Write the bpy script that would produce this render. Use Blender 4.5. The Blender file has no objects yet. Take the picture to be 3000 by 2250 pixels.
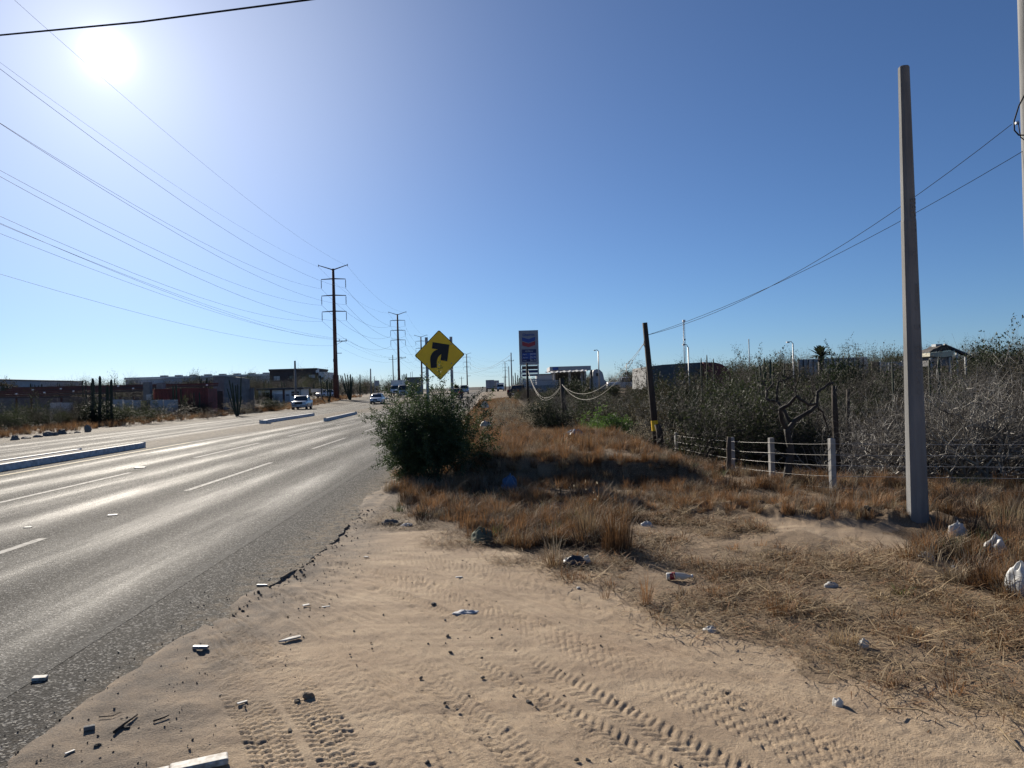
import bpy, math, random
import numpy as np
from mathutils import Vector, Matrix
random.seed(7); RNG = np.random.default_rng(7)
SC = bpy.context.scene; COL = SC.collection
# ------------------------------------------------------------------ camera
H_CAM, F_PX, V_HOR, ROLL = 1.8, 2170.0, 1140.0, math.radians(1.6)
cam_d = bpy.data.cameras.new('camera'); cam = bpy.data.objects.new('camera', cam_d); COL.objects.link(cam)
cam_d.sensor_width = 36.0; cam_d.lens = 36.0 * F_PX / 3000.0; cam_d.clip_end = 9000; cam_d.clip_start = 0.05
CAM_R = Matrix.Rotation(math.radians(90) + math.atan((V_HOR - 1125) / F_PX), 4, 'X') @ Matrix.Rotation(-ROLL, 4, 'Z')
cam.matrix_world = Matrix.Translation((0, 0, H_CAM)) @ CAM_R
SC.camera = cam
def ray(u, v):
    return CAM_R.to_3x3() @ Vector(((u - 1500) / F_PX, (1125 - v) / F_PX, -1.0))
# ------------------------------------------------------------------ world, sun, exposure
sun_dir = ray(312, 162).normalized()
SUN_EL = math.asin(sun_dir.z); SUN_AZ = math.atan2(sun_dir.x, sun_dir.y)
W = bpy.data.worlds.new('World'); SC.world = W; W.use_nodes = True
nt = W.node_tree; nt.nodes.clear()
wo = nt.nodes.new('ShaderNodeOutputWorld'); bg = nt.nodes.new('ShaderNodeBackground')
sky = nt.nodes.new('ShaderNodeTexSky'); sky.sky_type = 'NISHITA'; sky.sun_disc = False
sky.sun_elevation = SUN_EL; sky.sun_rotation = SUN_AZ; sky.altitude = 0
sky.air_density = 0.8; sky.dust_density = 0.08; sky.ozone_density = 8
bg.inputs['Strength'].default_value = 0.050
# glow painted into the sky round the sun, for lens bloom plus aureole
geo = nt.nodes.new('ShaderNodeTexCoord')
dot = nt.nodes.new('ShaderNodeVectorMath'); dot.operation = 'DOT_PRODUCT'
nrm = nt.nodes.new('ShaderNodeVectorMath'); nrm.operation = 'NORMALIZE'
nt.links.new(geo.outputs['Generated'], nrm.inputs[0]); nt.links.new(nrm.outputs[0], dot.inputs[0]); dot.inputs[1].default_value = sun_dir
mx = nt.nodes.new('ShaderNodeMath'); mx.operation = 'MAXIMUM'; mx.inputs[1].default_value = 0.0
nt.links.new(dot.outputs['Value'], mx.inputs[0])
acc = None
for n_, k_ in ((12000, 60.0), (3000, 5.0), (300, 2.6), (26, 4.0), (7, 1.3)):
    p_ = nt.nodes.new('ShaderNodeMath'); p_.operation = 'POWER'; p_.inputs[1].default_value = n_
    nt.links.new(mx.outputs[0], p_.inputs[0])
    m_ = nt.nodes.new('ShaderNodeMath'); m_.operation = 'MULTIPLY'; m_.inputs[1].default_value = k_
    nt.links.new(p_.outputs[0], m_.inputs[0])
    if acc is None: acc = m_
    else:
        a_ = nt.nodes.new('ShaderNodeMath'); a_.operation = 'ADD'
        nt.links.new(acc.outputs[0], a_.inputs[0]); nt.links.new(m_.outputs[0], a_.inputs[1]); acc = a_
sc_ = nt.nodes.new('ShaderNodeVectorMath'); sc_.operation = 'SCALE'; sc_.inputs[0].default_value = (1.0, 0.97, 0.92)
nt.links.new(acc.outputs[0], sc_.inputs['Scale'])
ad_ = nt.nodes.new('ShaderNodeVectorMath'); ad_.operation = 'ADD'
hs_ = nt.nodes.new('ShaderNodeHueSaturation'); hs_.inputs['Saturation'].default_value = 0.96; hs_.inputs['Value'].default_value = 1.02
nt.links.new(sky.outputs[0], hs_.inputs['Color']); nt.links.new(hs_.outputs[0], ad_.inputs[0]); nt.links.new(sc_.outputs[0], ad_.inputs[1])
nt.links.new(ad_.outputs[0], bg.inputs['Color']); nt.links.new(bg.outputs[0], wo.inputs[0])
sun_d = bpy.data.lights.new('sun', 'SUN'); sun_d.energy = 5.0; sun_d.angle = math.radians(0.53); sun_d.color = (1.0, 0.91, 0.78)
sun = bpy.data.objects.new('sun', sun_d); COL.objects.link(sun)
sun.rotation_euler = (-sun_dir).to_track_quat('-Z', 'Y').to_euler(); sun.location = sun_dir * 60
SC.view_settings.view_transform = 'Standard'; SC.view_settings.look = 'None'
SC.view_settings.exposure = 0.8; SC.view_settings.gamma = 1.0
try: SC.view_settings.use_curve_mapping = False
except Exception: pass
SC.cycles.max_bounces = 6; SC.cycles.transparent_max_bounces = 8

# ------------------------------------------------------------------ geometry helpers
RD = math.radians(1.7); CR, SR = math.cos(RD), math.sin(RD)     # the road runs 1.7 degrees left of straight ahead
def to_road(x, y): return x * CR + y * SR, -x * SR + y * CR
def from_road(xr, yr): return xr * CR - yr * SR, xr * SR + yr * CR
def _hash(ix, iy, s):
    n = (ix.astype(np.int64) * 374761393 + iy.astype(np.int64) * 668265263 + s * 1442695041) & 0x7fffffff
    n = (n ^ (n >> 13)) * 1274126177 & 0x7fffffff
    return ((n ^ (n >> 16)) & 0xffff) / 65535.0
def vnoise(x, y, s=0):
    x = np.asarray(x, float); y = np.asarray(y, float)
    ix = np.floor(x); iy = np.floor(y); fx = x - ix; fy = y - iy
    fx = fx * fx * (3 - 2 * fx); fy = fy * fy * (3 - 2 * fy)
    a = _hash(ix, iy, s); b = _hash(ix + 1, iy, s); c = _hash(ix, iy + 1, s); d = _hash(ix + 1, iy + 1, s)
    return (a + (b - a) * fx) * (1 - fy) + (c + (d - c) * fx) * fy
def fbm(x, y, o=4, s=0):
    v = 0; a = 0.5; t = 0
    for k in range(o):
        v = v + a * vnoise(np.asarray(x) * 2 ** k, np.asarray(y) * 2 ** k, s + k); t += a; a *= .5
    return v / t - 0.5
def sstep(a, b, x):
    t = np.clip((np.asarray(x, float) - a) / (b - a), 0, 1); return t * t * (3 - 2 * t)
def pix_gnd(u, v, z=0.0):
    d = ray(u, v); t = (z - H_CAM) / d.z; return d.x * t, d.y * t
def at(u, v, D):
    d = ray(u, v); t = D / d.y; return Vector((d.x * t, D, H_CAM + d.z * t))
def xat(u, D, v=1140): return at(u, v, D).x
def in_poly(x, y, poly):
    x = np.asarray(x); y = np.asarray(y); r = np.zeros(x.shape, bool); n = len(poly)
    for i in range(n):
        x1, y1 = poly[i]; x2, y2 = poly[(i + 1) % n]
        if y1 == y2: continue
        c = ((y1 > y) != (y2 > y)) & (x < (x2 - x1) * (y - y1) / (y2 - y1) + x1); r ^= c
    return r
def pdist(x, y, pl):
    """distance, signed side and arc length to a polyline"""
    best = np.full(np.shape(x), 1e9); side = np.zeros(np.shape(x)); arc = np.zeros(np.shape(x)); s0 = 0
    for (x1, y1), (x2, y2) in zip(pl[:-1], pl[1:]):
        L = math.hypot(x2 - x1, y2 - y1); ux, uy = (x2 - x1) / L, (y2 - y1) / L
        t = np.clip((x - x1) * ux + (y - y1) * uy, 0, L); px, py = x1 + ux * t, y1 + uy * t
        d = np.hypot(x - px, y - py); m = d < best
        best = np.where(m, d, best); side = np.where(m, (x - px) * uy - (y - py) * ux, side); arc = np.where(m, s0 + t, arc); s0 += L
    return best, side, arc
# terrain ---------------------------------------------------------------
def road_z(yr):
    yr = np.asarray(yr, float)
    return 1.15 * sstep(92, 155, yr) - 9.0 * sstep(245, 520, yr)
def edge_x(yr): return -2.32 + .34 * sstep(3.6, 9.0, yr)
VAL = [(-1.3, 62), (-0.9, 40), (-0.6, 33), (1.4, 24.5), (3.6, 19.6), (4.0, 16.2), (4.9, 13.8), (5.9, 12.6), (9.5, 11.6), (30, 10.5)]
VAL_POLY = VAL + [(60, 10), (80, 40), (70, 78), (30, 84), (8, 88), (2.5, 88), (-0.8, 78)]
BANK = [(-1.1, 15.2), (0.4, 14.5), (1.4, 14.2), (2.2, 13.7), (2.9, 13.5)]
def hz(x, y):
    x = np.asarray(x, float); y = np.asarray(y, float)
    xr, yr = to_road(x, y)
    zr = road_z(yr)
    rightside = sstep(-2.4, 12, xr)
    zside = zr + rightside * (0.9 * sstep(80, 100, yr) * (1 - sstep(92, 155, yr)) + 0.25 * sstep(92, 150, yr)) + 9.0 * sstep(245, 520, yr) * sstep(-3, 25, xr) * .9
    zside = zside + sstep(-24, -40, xr) * (0.35 * sstep(60, 160, yr) + 8.2 * sstep(245, 520, yr))
    # verge on the left of the carriageway
    z = zside + 0.10 * sstep(-25, -27.5, xr)
    # under the carriageway
    z = z - 0.12 * sstep(-26.0, -24.8, xr) * sstep(-0.02, -0.75, xr - edge_x(yr))
    # sand lip against the asphalt edge; a sharp broken edge between 6 and 10 m
    z = z - 0.028 * sstep(6.6, 7.4, yr) * (1 - sstep(10.0, 11.8, yr)) * sstep(-0.9, -1.8, xr)
    z = z + (0.05 * fbm(x * 2.6, y * 2.6, 4, 3) + .012) * sstep(-3.0, -2.2, xr) * sstep(-1.0, -1.9, xr) * (1 - sstep(60, 90, yr))
    # dry valley beyond the fence
    m = in_poly(x, y, VAL_POLY)
    d, _, _ = pdist(x, y, VAL)
    dep = np.where(m, sstep(0, 6.5, d), 0) * (1 - sstep(66, 84, y)) * (1 - 0.75 * sstep(9, 26, x) )
    z = z - 1.25 * dep
    # raised plateau behind the cut bank
    d2, s2, a2 = pdist(x, y, BANK)
    pl = (0.42 + 0.12 * fbm(x * 1.4, y * 1.4, 3, 11)) * sstep(-0.45, 0.25, -s2 + 0.7 * fbm(x * 1.6, y * 1.6, 4, 12)) * np.where(y > 12, 1, 0) * sstep(-1.5, -0.6, x) * (1 - sstep(2.6, 3.9, x)) * (1 - sstep(21, 27, y))
    z = z + pl
    z = z - 0.16 * np.exp(-((d2 / 0.55) ** 2)) * np.where(s2 > 0, 1, 0) * sstep(-0.9, 0, x)
    # spoil heap by the concrete pole
    for hx, hy, hr, ha in ((3.05, 10.4, .55, .12), (3.75, 9.85, .75, .15), (4.45, 9.35, .7, .13), (4.95, 9.2, .6, .12), (2.5, 10.6, .4, .08)):
        z = z + ha * np.exp(-(((x - hx) / hr) ** 2 + ((y - hy) / (hr * .62)) ** 2)) * (1 + 1.1 * fbm(x * 6, y * 6, 4, 21))
    # hummocks under the grass on the right
    rgt = sstep(0.2, 2.0, xr) * sstep(6.2, 8.5, y + 0.25 * x) * (1 - sstep(70, 100, y))
    z = z + rgt * 0.16 * fbm(x * .9, y * .9, 4, 31)
    z = z + sstep(14, 40, x) * sstep(30, 90, y) * 0.5
    return z
def hz1(x, y): return float(hz(np.array([x]), np.array([y]))[0])
# mesh helpers ------------------------------------------------------------
def mesh_np(name, V, Fq=None, Ft=None, smooth=False, mats=(), mat_idx=None):
    me = bpy.data.meshes.new(name); V = np.asarray(V, np.float32)
    nq = 0 if Fq is None else len(Fq); ntr = 0 if Ft is None else len(Ft)
    me.vertices.add(len(V)); me.vertices.foreach_set('co', V.ravel())
    loops = []; starts = []; c = 0
    if nq: loops.append(np.asarray(Fq, np.int32).ravel()); starts.append(np.arange(nq) * 4); c = nq * 4
    if ntr: loops.append(np.asarray(Ft, np.int32).ravel()); starts.append(c + np.arange(ntr) * 3)
    lp = np.concatenate(loops); st = np.concatenate(starts).astype(np.int32)
    me.loops.add(len(lp)); me.loops.foreach_set('vertex_index', lp)
    me.polygons.add(len(st)); me.polygons.foreach_set('loop_start', st)
    try: me.polygons.foreach_set('loop_total', np.concatenate([np.full(nq, 4), np.full(ntr, 3)]).astype(np.int32))
    except Exception: pass
    if smooth: me.polygons.foreach_set('use_smooth', np.ones(len(st), bool))
    for m in mats: me.materials.append(m)
    if mat_idx is not None: me.polygons.foreach_set('material_index', np.asarray(mat_idx, np.int32))
    me.update(calc_edges=True); me.validate(); return me
class MB:
    """collects simple solids and links them as one mesh object"""
    def __init__(s): s.v = []; s.f = []; s.sm = []
    def add(s, vs, fs, smooth=False):
        o = len(s.v); s.v += [tuple(p) for p in vs]; s.f += [tuple(i + o for i in f) for f in fs]; s.sm += [smooth] * len(fs); return s
    def box(s, c, d, rz=0, M=None, taper=1.0):
        x, y, z = d[0] / 2, d[1] / 2, d[2] / 2; vs = []
        for sz in (-1, 1):
            t = taper if sz > 0 else 1.0
            for sx, sy in ((-1, -1), (1, -1), (1, 1), (-1, 1)): vs.append(Vector((sx * x * t, sy * y * t, sz * z)))
        R = Matrix.Rotation(rz, 3, 'Z') if M is None else M
        vs = [R @ p + Vector(c) for p in vs]
        return s.add(vs, [(3, 2, 1, 0), (4, 5, 6, 7), (0, 1, 5, 4), (1, 2, 6, 5), (2, 3, 7, 6), (3, 0, 4, 7)])
    def tube(s, pts, r, n=6, cap=True, smooth=True):
        pts = [Vector(p) for p in pts]; rs = r if isinstance(r, (list, tuple)) else [r] * len(pts); vs = []; fs = []
        up = None
        for i, p in enumerate(pts):
            d = (pts[min(i + 1, len(pts) - 1)] - pts[max(i - 1, 0)])
            d = d.normalized() if d.length > 1e-9 else Vector((0, 0, 1))
            if up is None: up = Vector((1, 0, 0)) if abs(d.x) < .8 else Vector((0, 1, 0))
            a = (up - d * up.dot(d)); a = a.normalized() if a.length > 1e-6 else d.orthogonal().normalized(); up = a; b = d.cross(a)
            for k in range(n):
                t = 2 * math.pi * k / n; vs.append(p + (a * math.cos(t) + b * math.sin(t)) * rs[i])
        for i in range(len(pts) - 1):
            for k in range(n): fs.append((i * n + k, i * n + (k + 1) % n, (i + 1) * n + (k + 1) % n, (i + 1) * n + k))
        s.add(vs, fs, smooth)
        if cap:
            o = len(s.v) - len(vs); s.f.append(tuple(o + k for k in range(n))[::-1]); s.sm.append(False)
            s.f.append(tuple(o + (len(pts) - 1) * n + k for k in range(n))); s.sm.append(False)
        return s
    def prism(s, poly, a, b, fn):
        """polygon extruded between depths a and b; fn(p,q,depth)->point"""
        n = len(poly); vs = [fn(p, q, a) for p, q in poly] + [fn(p, q, b) for p, q in poly]
        fs = [tuple(range(n))[::-1], tuple(range(n, 2 * n))] + [(i, (i + 1) % n, n + (i + 1) % n, n + i) for i in range(n)]
        return s.add(vs, fs)
    def mesh(s, name, mat):
        me = bpy.data.meshes.new(name); me.from_pydata(s.v, [], s.f)
        me.polygons.foreach_set('use_smooth', np.array(s.sm, bool))
        if mat: me.materials.append(mat)
        me.update(); return me
    def build(s, name, mat, parent=None, bevel=0):
        o = bpy.data.objects.new(name, s.mesh(name, mat)); COL.objects.link(o)
        if parent: o.parent = parent
        if bevel:
            m = o.modifiers.new('bevel', 'BEVEL'); m.width = bevel; m.segments = 2; m.limit_method = 'ANGLE'
        return o
def obj(name, me, parent=None, loc=None, rot=None, scale=None):
    o = bpy.data.objects.new(name, me); COL.objects.link(o)
    if parent: o.parent = parent
    if loc is not None: o.location = loc
    if rot is not None: o.rotation_euler = rot
    if scale is not None: o.scale = scale if hasattr(scale, '__len__') else (scale,) * 3
    return o
def tag(o, label=None, cat=None, group=None, kind=None):
    if label: o['label'] = label
    if cat: o['category'] = cat
    if group: o['group'] = group
    if kind: o['kind'] = kind
    return o
def thing(name, label, cat, loc=(0, 0, 0), rz=0, group=None):
    o = bpy.data.objects.new(name, None); COL.objects.link(o); o.location = loc; o.rotation_euler = (0, 0, rz)
    o.empty_display_size = 0.2
    return tag(o, label, cat, group)
def dup(root, loc, rz=None, label=None, scale=None, group=None):
    r = root.copy(); COL.objects.link(r); r.location = loc
    if rz is not None: r.rotation_euler = (0, 0, rz)
    if label: r['label'] = label
    if group: r['group'] = group
    if scale is not None: r.scale = scale if hasattr(scale, '__len__') else (scale,) * 3
    for ch in root.children:
        c = ch.copy(); COL.objects.link(c); c.parent = r
        for g in ch.children:
            d = g.copy(); COL.objects.link(d); d.parent = c
    return r
def text_mesh(txt, size, mat, align='CENTER', bold=0.0):
    cu = bpy.data.curves.new('txt', 'FONT'); cu.body = txt; cu.size = size; cu.align_x = align; cu.align_y = 'CENTER'
    cu.extrude = 0.004; cu.offset = bold; cu.resolution_u = 2
    o = bpy.data.objects.new('txt', cu); COL.objects.link(o)
    bpy.context.view_layer.update()
    me = bpy.data.meshes.new_from_object(o.evaluated_get(bpy.context.evaluated_depsgraph_get()))
    bpy.data.objects.remove(o); bpy.data.curves.remove(cu)
    me.materials.clear(); me.materials.append(mat); return me
# material helpers -----------------------------------------------------------
def mat(name, c1, c2=None, scale=4.0, rough=0.8, bump=0.0, bscale=None, metal=0.0, spec=0.4, detail=4, translucent=0.0, rand=0.0, stretch=None, contrast=(0.35, 0.65)):
    m = bpy.data.materials.new(name); m.use_nodes = True; n = m.node_tree.nodes; l = m.node_tree.links
    p = n['Principled BSDF']; p.inputs['Roughness'].default_value = rough; p.inputs['Metallic'].default_value = metal
    p.inputs['Specular IOR Level'].default_value = spec
    c2 = c2 or tuple(v * .72 for v in c1)
    tc = n.new('ShaderNodeTexCoord'); no = n.new('ShaderNodeTexNoise'); no.inputs['Scale'].default_value = scale; no.inputs['Detail'].default_value = detail
    src = tc.outputs['Object']
    if stretch:
        mp = n.new('ShaderNodeMapping'); mp.inputs['Scale'].default_value = stretch; l.new(src, mp.inputs[0]); src = mp.outputs[0]
    l.new(src, no.inputs['Vector'])
    mr = n.new('ShaderNodeMapRange'); mr.inputs[1].default_value = contrast[0]; mr.inputs[2].default_value = contrast[1]; l.new(no.outputs[0], mr.inputs[0])
    mix = n.new('ShaderNodeMix'); mix.data_type = 'RGBA'; mix.inputs[6].default_value = (*c1, 1); mix.inputs[7].default_value = (*c2, 1)
    l.new(mr.outputs[0], mix.inputs[0]); col = mix.outputs[2]
    if rand:
        oi = n.new('ShaderNodeObjectInfo'); hs = n.new('ShaderNodeHueSaturation'); r2 = n.new('ShaderNodeMapRange')
        r2.inputs[3].default_value = 1 - rand; r2.inputs[4].default_value = 1 + rand; l.new(oi.outputs['Random'], r2.inputs[0])
        l.new(r2.outputs[0], hs.inputs['Value']); l.new(col, hs.inputs['Color']); col = hs.outputs[0]
    l.new(col, p.inputs['Base Color'])
    if bump:
        b = n.new('ShaderNodeBump'); b.inputs['Strength'].default_value = bump; b.inputs['Distance'].default_value = 0.02
        n2 = n.new('ShaderNodeTexNoise'); n2.inputs['Scale'].default_value = bscale or scale * 6; n2.inputs['Detail'].default_value = 5
        l.new(src, n2.inputs['Vector']); l.new(n2.outputs[0], b.inputs['Height']); l.new(b.outputs[0], p.inputs['Normal'])
    if translucent:
        t = n.new('ShaderNodeBsdfTranslucent'); l.new(col, t.inputs['Color']); ms = n.new('ShaderNodeMixShader'); ms.inputs[0].default_value = translucent
        l.new(p.outputs[0], ms.inputs[1]); l.new(t.outputs[0], ms.inputs[2]); l.new(ms.outputs[0], n['Material Output'].inputs['Surface'])
    return m
def glass(name, c=(.02, .025, .03)):
    m = mat(name, c, c, rough=.08, spec=.7); return m
# ------------------------------------------------------------------ ground
def PX(pts, z=0.0): return [pix_gnd(u, v, z) for u, v in pts]
G_FRONT = PX([(1168, 1395), (1172, 1450), (1165, 1520), (1290, 1555), (1400, 1595), (1520, 1612), (1640, 1660), (1770, 1645), (1840, 1570), (1850, 1490), (1830, 1450), (1640, 1455), (1450, 1440), (1300, 1405)])
G_BACK = [(-1.3, 60), (-1.3, 15.0), (-0.6, 14.9), (0.4, 14.7), (1.4, 14.5), (2.2, 13.9), (2.95, 12.6), (2.4, 11.6), (3.3, 10.9), (4.2, 10.4), (5.0, 9.9), (5.6, 10.0), (9.0, 9.4), (9.5, 11.9), (6.0, 12.9), (4.9, 14.1), (4.3, 16.5), (3.9, 19.8), (1.6, 25), (-0.4, 34), (-0.6, 60)]
G_RIGHT = PX([(2725, 1545), (2660, 1600), (2690, 1650), (2820, 1725), (3000, 1775), (3300, 1840), (3300, 1470), (2740, 1470)])
LITTER = PX([(1820, 1500), (1640, 1640), (1700, 1680), (1830, 1760), (2050, 1830), (2450, 1960), (2750, 2040), (3200, 2180), (3200, 1800), (2820, 1725), (2640, 1620), (2500, 1590), (2300, 1560), (2000, 1500)])
TRACKS = [  # pixel polyline, tyre width, kind, depth
    ([(900, 1662), (1080, 1712), (1240, 1775), (1400, 1850), (1560, 1945), (1750, 2045), (1930, 2140), (2120, 2235), (2300, 2330)], .20, 'chev', .0095),
    ([(1060, 1665), (1200, 1690), (1380, 1770), (1560, 1855), (1740, 1935), (1940, 2025), (2150, 2120), (2420, 2260)], .17, 'hex', .0085),
    ([(1330, 1905), (1480, 1985), (1640, 2075), (1800, 2160), (1960, 2250), (2100, 2330)], .16, 'chev', .009),
    ([(1200, 2030), (1360, 2110), (1500, 2190), (1600, 2260)], .22, 'rib', .008),
    ([(690, 1850), (790, 1935), (860, 2010), (930, 2100), (990, 2190), (1050, 2300)], .26, 'block', .0145),
    ([(640, 1925), (700, 2030), (760, 2120), (800, 2200), (840, 2300)], .24, 'block', .013),
    ([(1060, 1590), (1300, 1640), (1520, 1690), (1750, 1800), (2050, 1930), (2400, 2080), (2700, 2220)], .20, 'rib', .007),
    ([(1350, 1735), (1600, 1835), (1760, 1890), (2000, 1990), (2300, 2110), (2560, 2240)], .19, 'rib', .009),
    ([(880, 1640), (1010, 1650), (1130, 1690), (1250, 1700)], .2, 'chev', .010),
    ([(800, 1730), (960, 1830), (1120, 1960), (1250, 2100), (1330, 2250)], .3, 'rib', .008),
    ([(900, 1640), (1300, 1700), (1700, 1850), (2200, 2010), (2700, 2160)], .3, 'soft', .014),
    ([(1000, 1620), (1350, 1665), (1700, 1770), (2100, 1900), (2600, 2050), (3000, 2180)], .22, 'rib', .006),
    ([(1000, 1755), (1200, 1830), (1420, 1950), (1620, 2080), (1800, 2230)], .2, 'rib', .007),
    ([(950, 1790), (1120, 1880), (1300, 2010), (1450, 2140), (1560, 2270)], .22, 'chev', .006),
    ([(780, 1800), (900, 1900), (1040, 2020), (1160, 2150), (1240, 2280)], .24, 'hex', .006),
    ([(1150, 1700), (1500, 1800), (1900, 1960), (2250, 2100), (2550, 2250)], .2, 'hex', .007),
    ([(850, 1720), (1150, 1830), (1500, 2060), (1800, 2280)], .3, 'soft', .02),
    ([(950, 1610), (1250, 1650), (1650, 1760), (2050, 1905), (2500, 2060), (2950, 2230)], .34, 'soft', .022),
    ([(860, 1690), (1150, 1760), (1450, 1890), (1750, 2050), (2000, 2200), (2150, 2300)], .42, 'soft', .02),
    ([(820, 1760), (1000, 1850), (1200, 2000), (1360, 2160), (1440, 2290)], .36, 'soft', .02),
]
def tread(x, y):
    z = np.zeros_like(x); darkish = np.zeros_like(x)
    for pl, w, kind, dep in TRACKS:
        pl = PX(pl); bx = [p[0] for p in pl]; by = [p[1] for p in pl]
        sel = (x > min(bx) - .4) & (x < max(bx) + .4) & (y > min(by) - .4) & (y < max(by) + .4)
        if not sel.any(): continue
        xs, ys = x[sel], y[sel]
        d, sd, s = pdist(xs, ys, pl); h = w / 2; t = sd / h
        inside = 1 - sstep(.92, 1.05, np.abs(t))
        fade = 0.38 + 0.62 * sstep(.28, .56, vnoise(xs * 1.3 + 7, ys * 1.3, 5) * .7 + .3 * vnoise(xs * 4, ys * 4, 6))
        wob = .006 * np.sin(s * 9 + 3)
        if kind == 'chev':
            ph = (s + wob) / .062 + .9 * np.abs(t) + .5 * (t > 0) + .10 * vnoise(xs * 14, ys * 14, 7); g = np.sin(2 * np.pi * ph)
            p = sstep(-.35, .25, g) * (1 - .5 * np.exp(-((t / .12) ** 2)))
        elif kind == 'hex':
            a = np.abs((s / .08 + .42 * np.abs((t * 1.6) % 1 - .5) * 2) % 1 - .5); p = sstep(.10, .25, a)
        elif kind == 'block':
            row = np.floor((t + 1) * 2); a = np.abs(((s + wob) / .058 + .4 * row + .3 * t + .15 * np.sin(t * 9)) % 1 - .5); p = sstep(.12, .24, a)
        elif kind == 'rib':
            p = .6 * sstep(-.2, .3, np.sin(np.pi * 6 * t)) + .4 * sstep(0, .4, np.sin(2 * np.pi * (s / .035 + .4 * t * t)))
        else:
            p = .5 + .2 * np.sin(np.pi * 4 * t)
        z[sel] += inside * dep * .7 * fade * (p - .85) * (.55 + .9 * vnoise(xs * 17, ys * 17, 8)) + dep * .35 * np.exp(-(((np.abs(t) - 1.15) / .16) ** 2)) * fade
    return z
th_f = np.radians(np.linspace(-37.5, 37.5, 900)); th_c = np.radians(np.concatenate([np.linspace(37.5, 322.5, 60)[1:-1]]))
TH = np.concatenate([th_f, th_c])
pxr = np.arange(430, 46, -1.15)
R_ = np.concatenate([[.02, .8, 1.8, 2.5, 2.9], 1.8 * 740 / pxr, np.geomspace(29.8, 5200, 84)])
TT, RR = np.meshgrid(TH, R_)
gx = (RR * np.sin(TT)).ravel(); gy = (RR * np.cos(TT)).ravel()
gz = hz(gx, gy)
near = (gy > 2.4) & (gy < 60) & (np.abs(gx) < 20)
xn, yn = gx[near], gy[near]; xrn, _ = to_road(xn, yn)
sandm = sstep(-2.3, -1.7, xrn)
dz = sandm * (.020 * fbm(xn * 1.1, yn * 1.1, 3, 41) + .012 * fbm(xn * 5, yn * 5, 3, 42) + .007 * fbm(xn * 22, yn * 22, 2, 43))
# drag ripples along the old wheel paths
a0 = math.radians(-52); ru = xn * math.cos(a0) + yn * math.sin(a0); rv = -xn * math.sin(a0) + yn * math.cos(a0)
dz += sandm * .013 * fbm(ru * .5, rv * 3.4, 3, 44) * (1 - sstep(7.5, 9.5, yn))
gd = in_poly(xn, yn, LITTER) | in_poly(xn, yn, G_RIGHT)
dz += np.where(gd, .045 * fbm(xn * 3, yn * 3, 4, 45), 0)
dz += tread(xn, yn) * sstep(-2.6, -2.15, xrn)
gz[near] += dz
nr, ncol = RR.shape
i = np.arange(nr - 1)[:, None] * ncol; j = np.arange(ncol)[None, :]; j2 = (np.arange(ncol) + 1) % ncol
Fq = np.stack([(i + j), (i + ncol + j), (i + ncol + j2[None, :]), (i + j2[None, :])], -1).reshape(-1, 4)[:, ::-1]
# litter / soil mask: what lies on the ground, from bare sand to matted dry litter and dark soil
mask = np.zeros(len(gx)); 
soft = .5 * fbm(gx * 1.7, gy * 1.7, 4, 51)
ex, ey = gx + .9 * fbm(gx * 2.2, gy * 2.2, 3, 52), gy + .9 * fbm(gx * 2.2 + 9, gy * 2.2, 3, 53)
for poly, w_ in ((LITTER, .66), (G_FRONT, .95), (G_BACK, .9), (G_RIGHT, .9)):
    mask = np.maximum(mask, np.where(in_poly(ex, ey, poly), w_, 0))
xr_, yr_ = to_road(gx, gy)
mask = np.maximum(mask, np.where((gy > 9.6) & (xr_ > -1.8), .9, 0)); mask = np.maximum(mask, np.where((gy > 16) & (xr_ > -1.8), 1.3, 0)); mask = np.maximum(mask, np.where(xr_ < -26.5, .8, 0))
mask = np.clip(mask * (1 + soft * 1.2), 0, 1)
mask = np.maximum(mask, np.clip(.95 * np.exp(-(((gx - 3.8) + (gy - 9.9) * .9) / 1.9) ** 2 - (((gy - 9.9) + (gx - 3.8) * .62) / .75) ** 2) * (1.1 + fbm(gx * 4, gy * 4, 3, 57)), 0, 1))
grit = sstep(-.9 + .9 * fbm(gx * .8, gy * .8, 3, 54), -2.0, xr_) * (xr_ < 0)
sandm_ = bpy.data.materials.new('sand_ground'); sandm_.use_nodes = True
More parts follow.
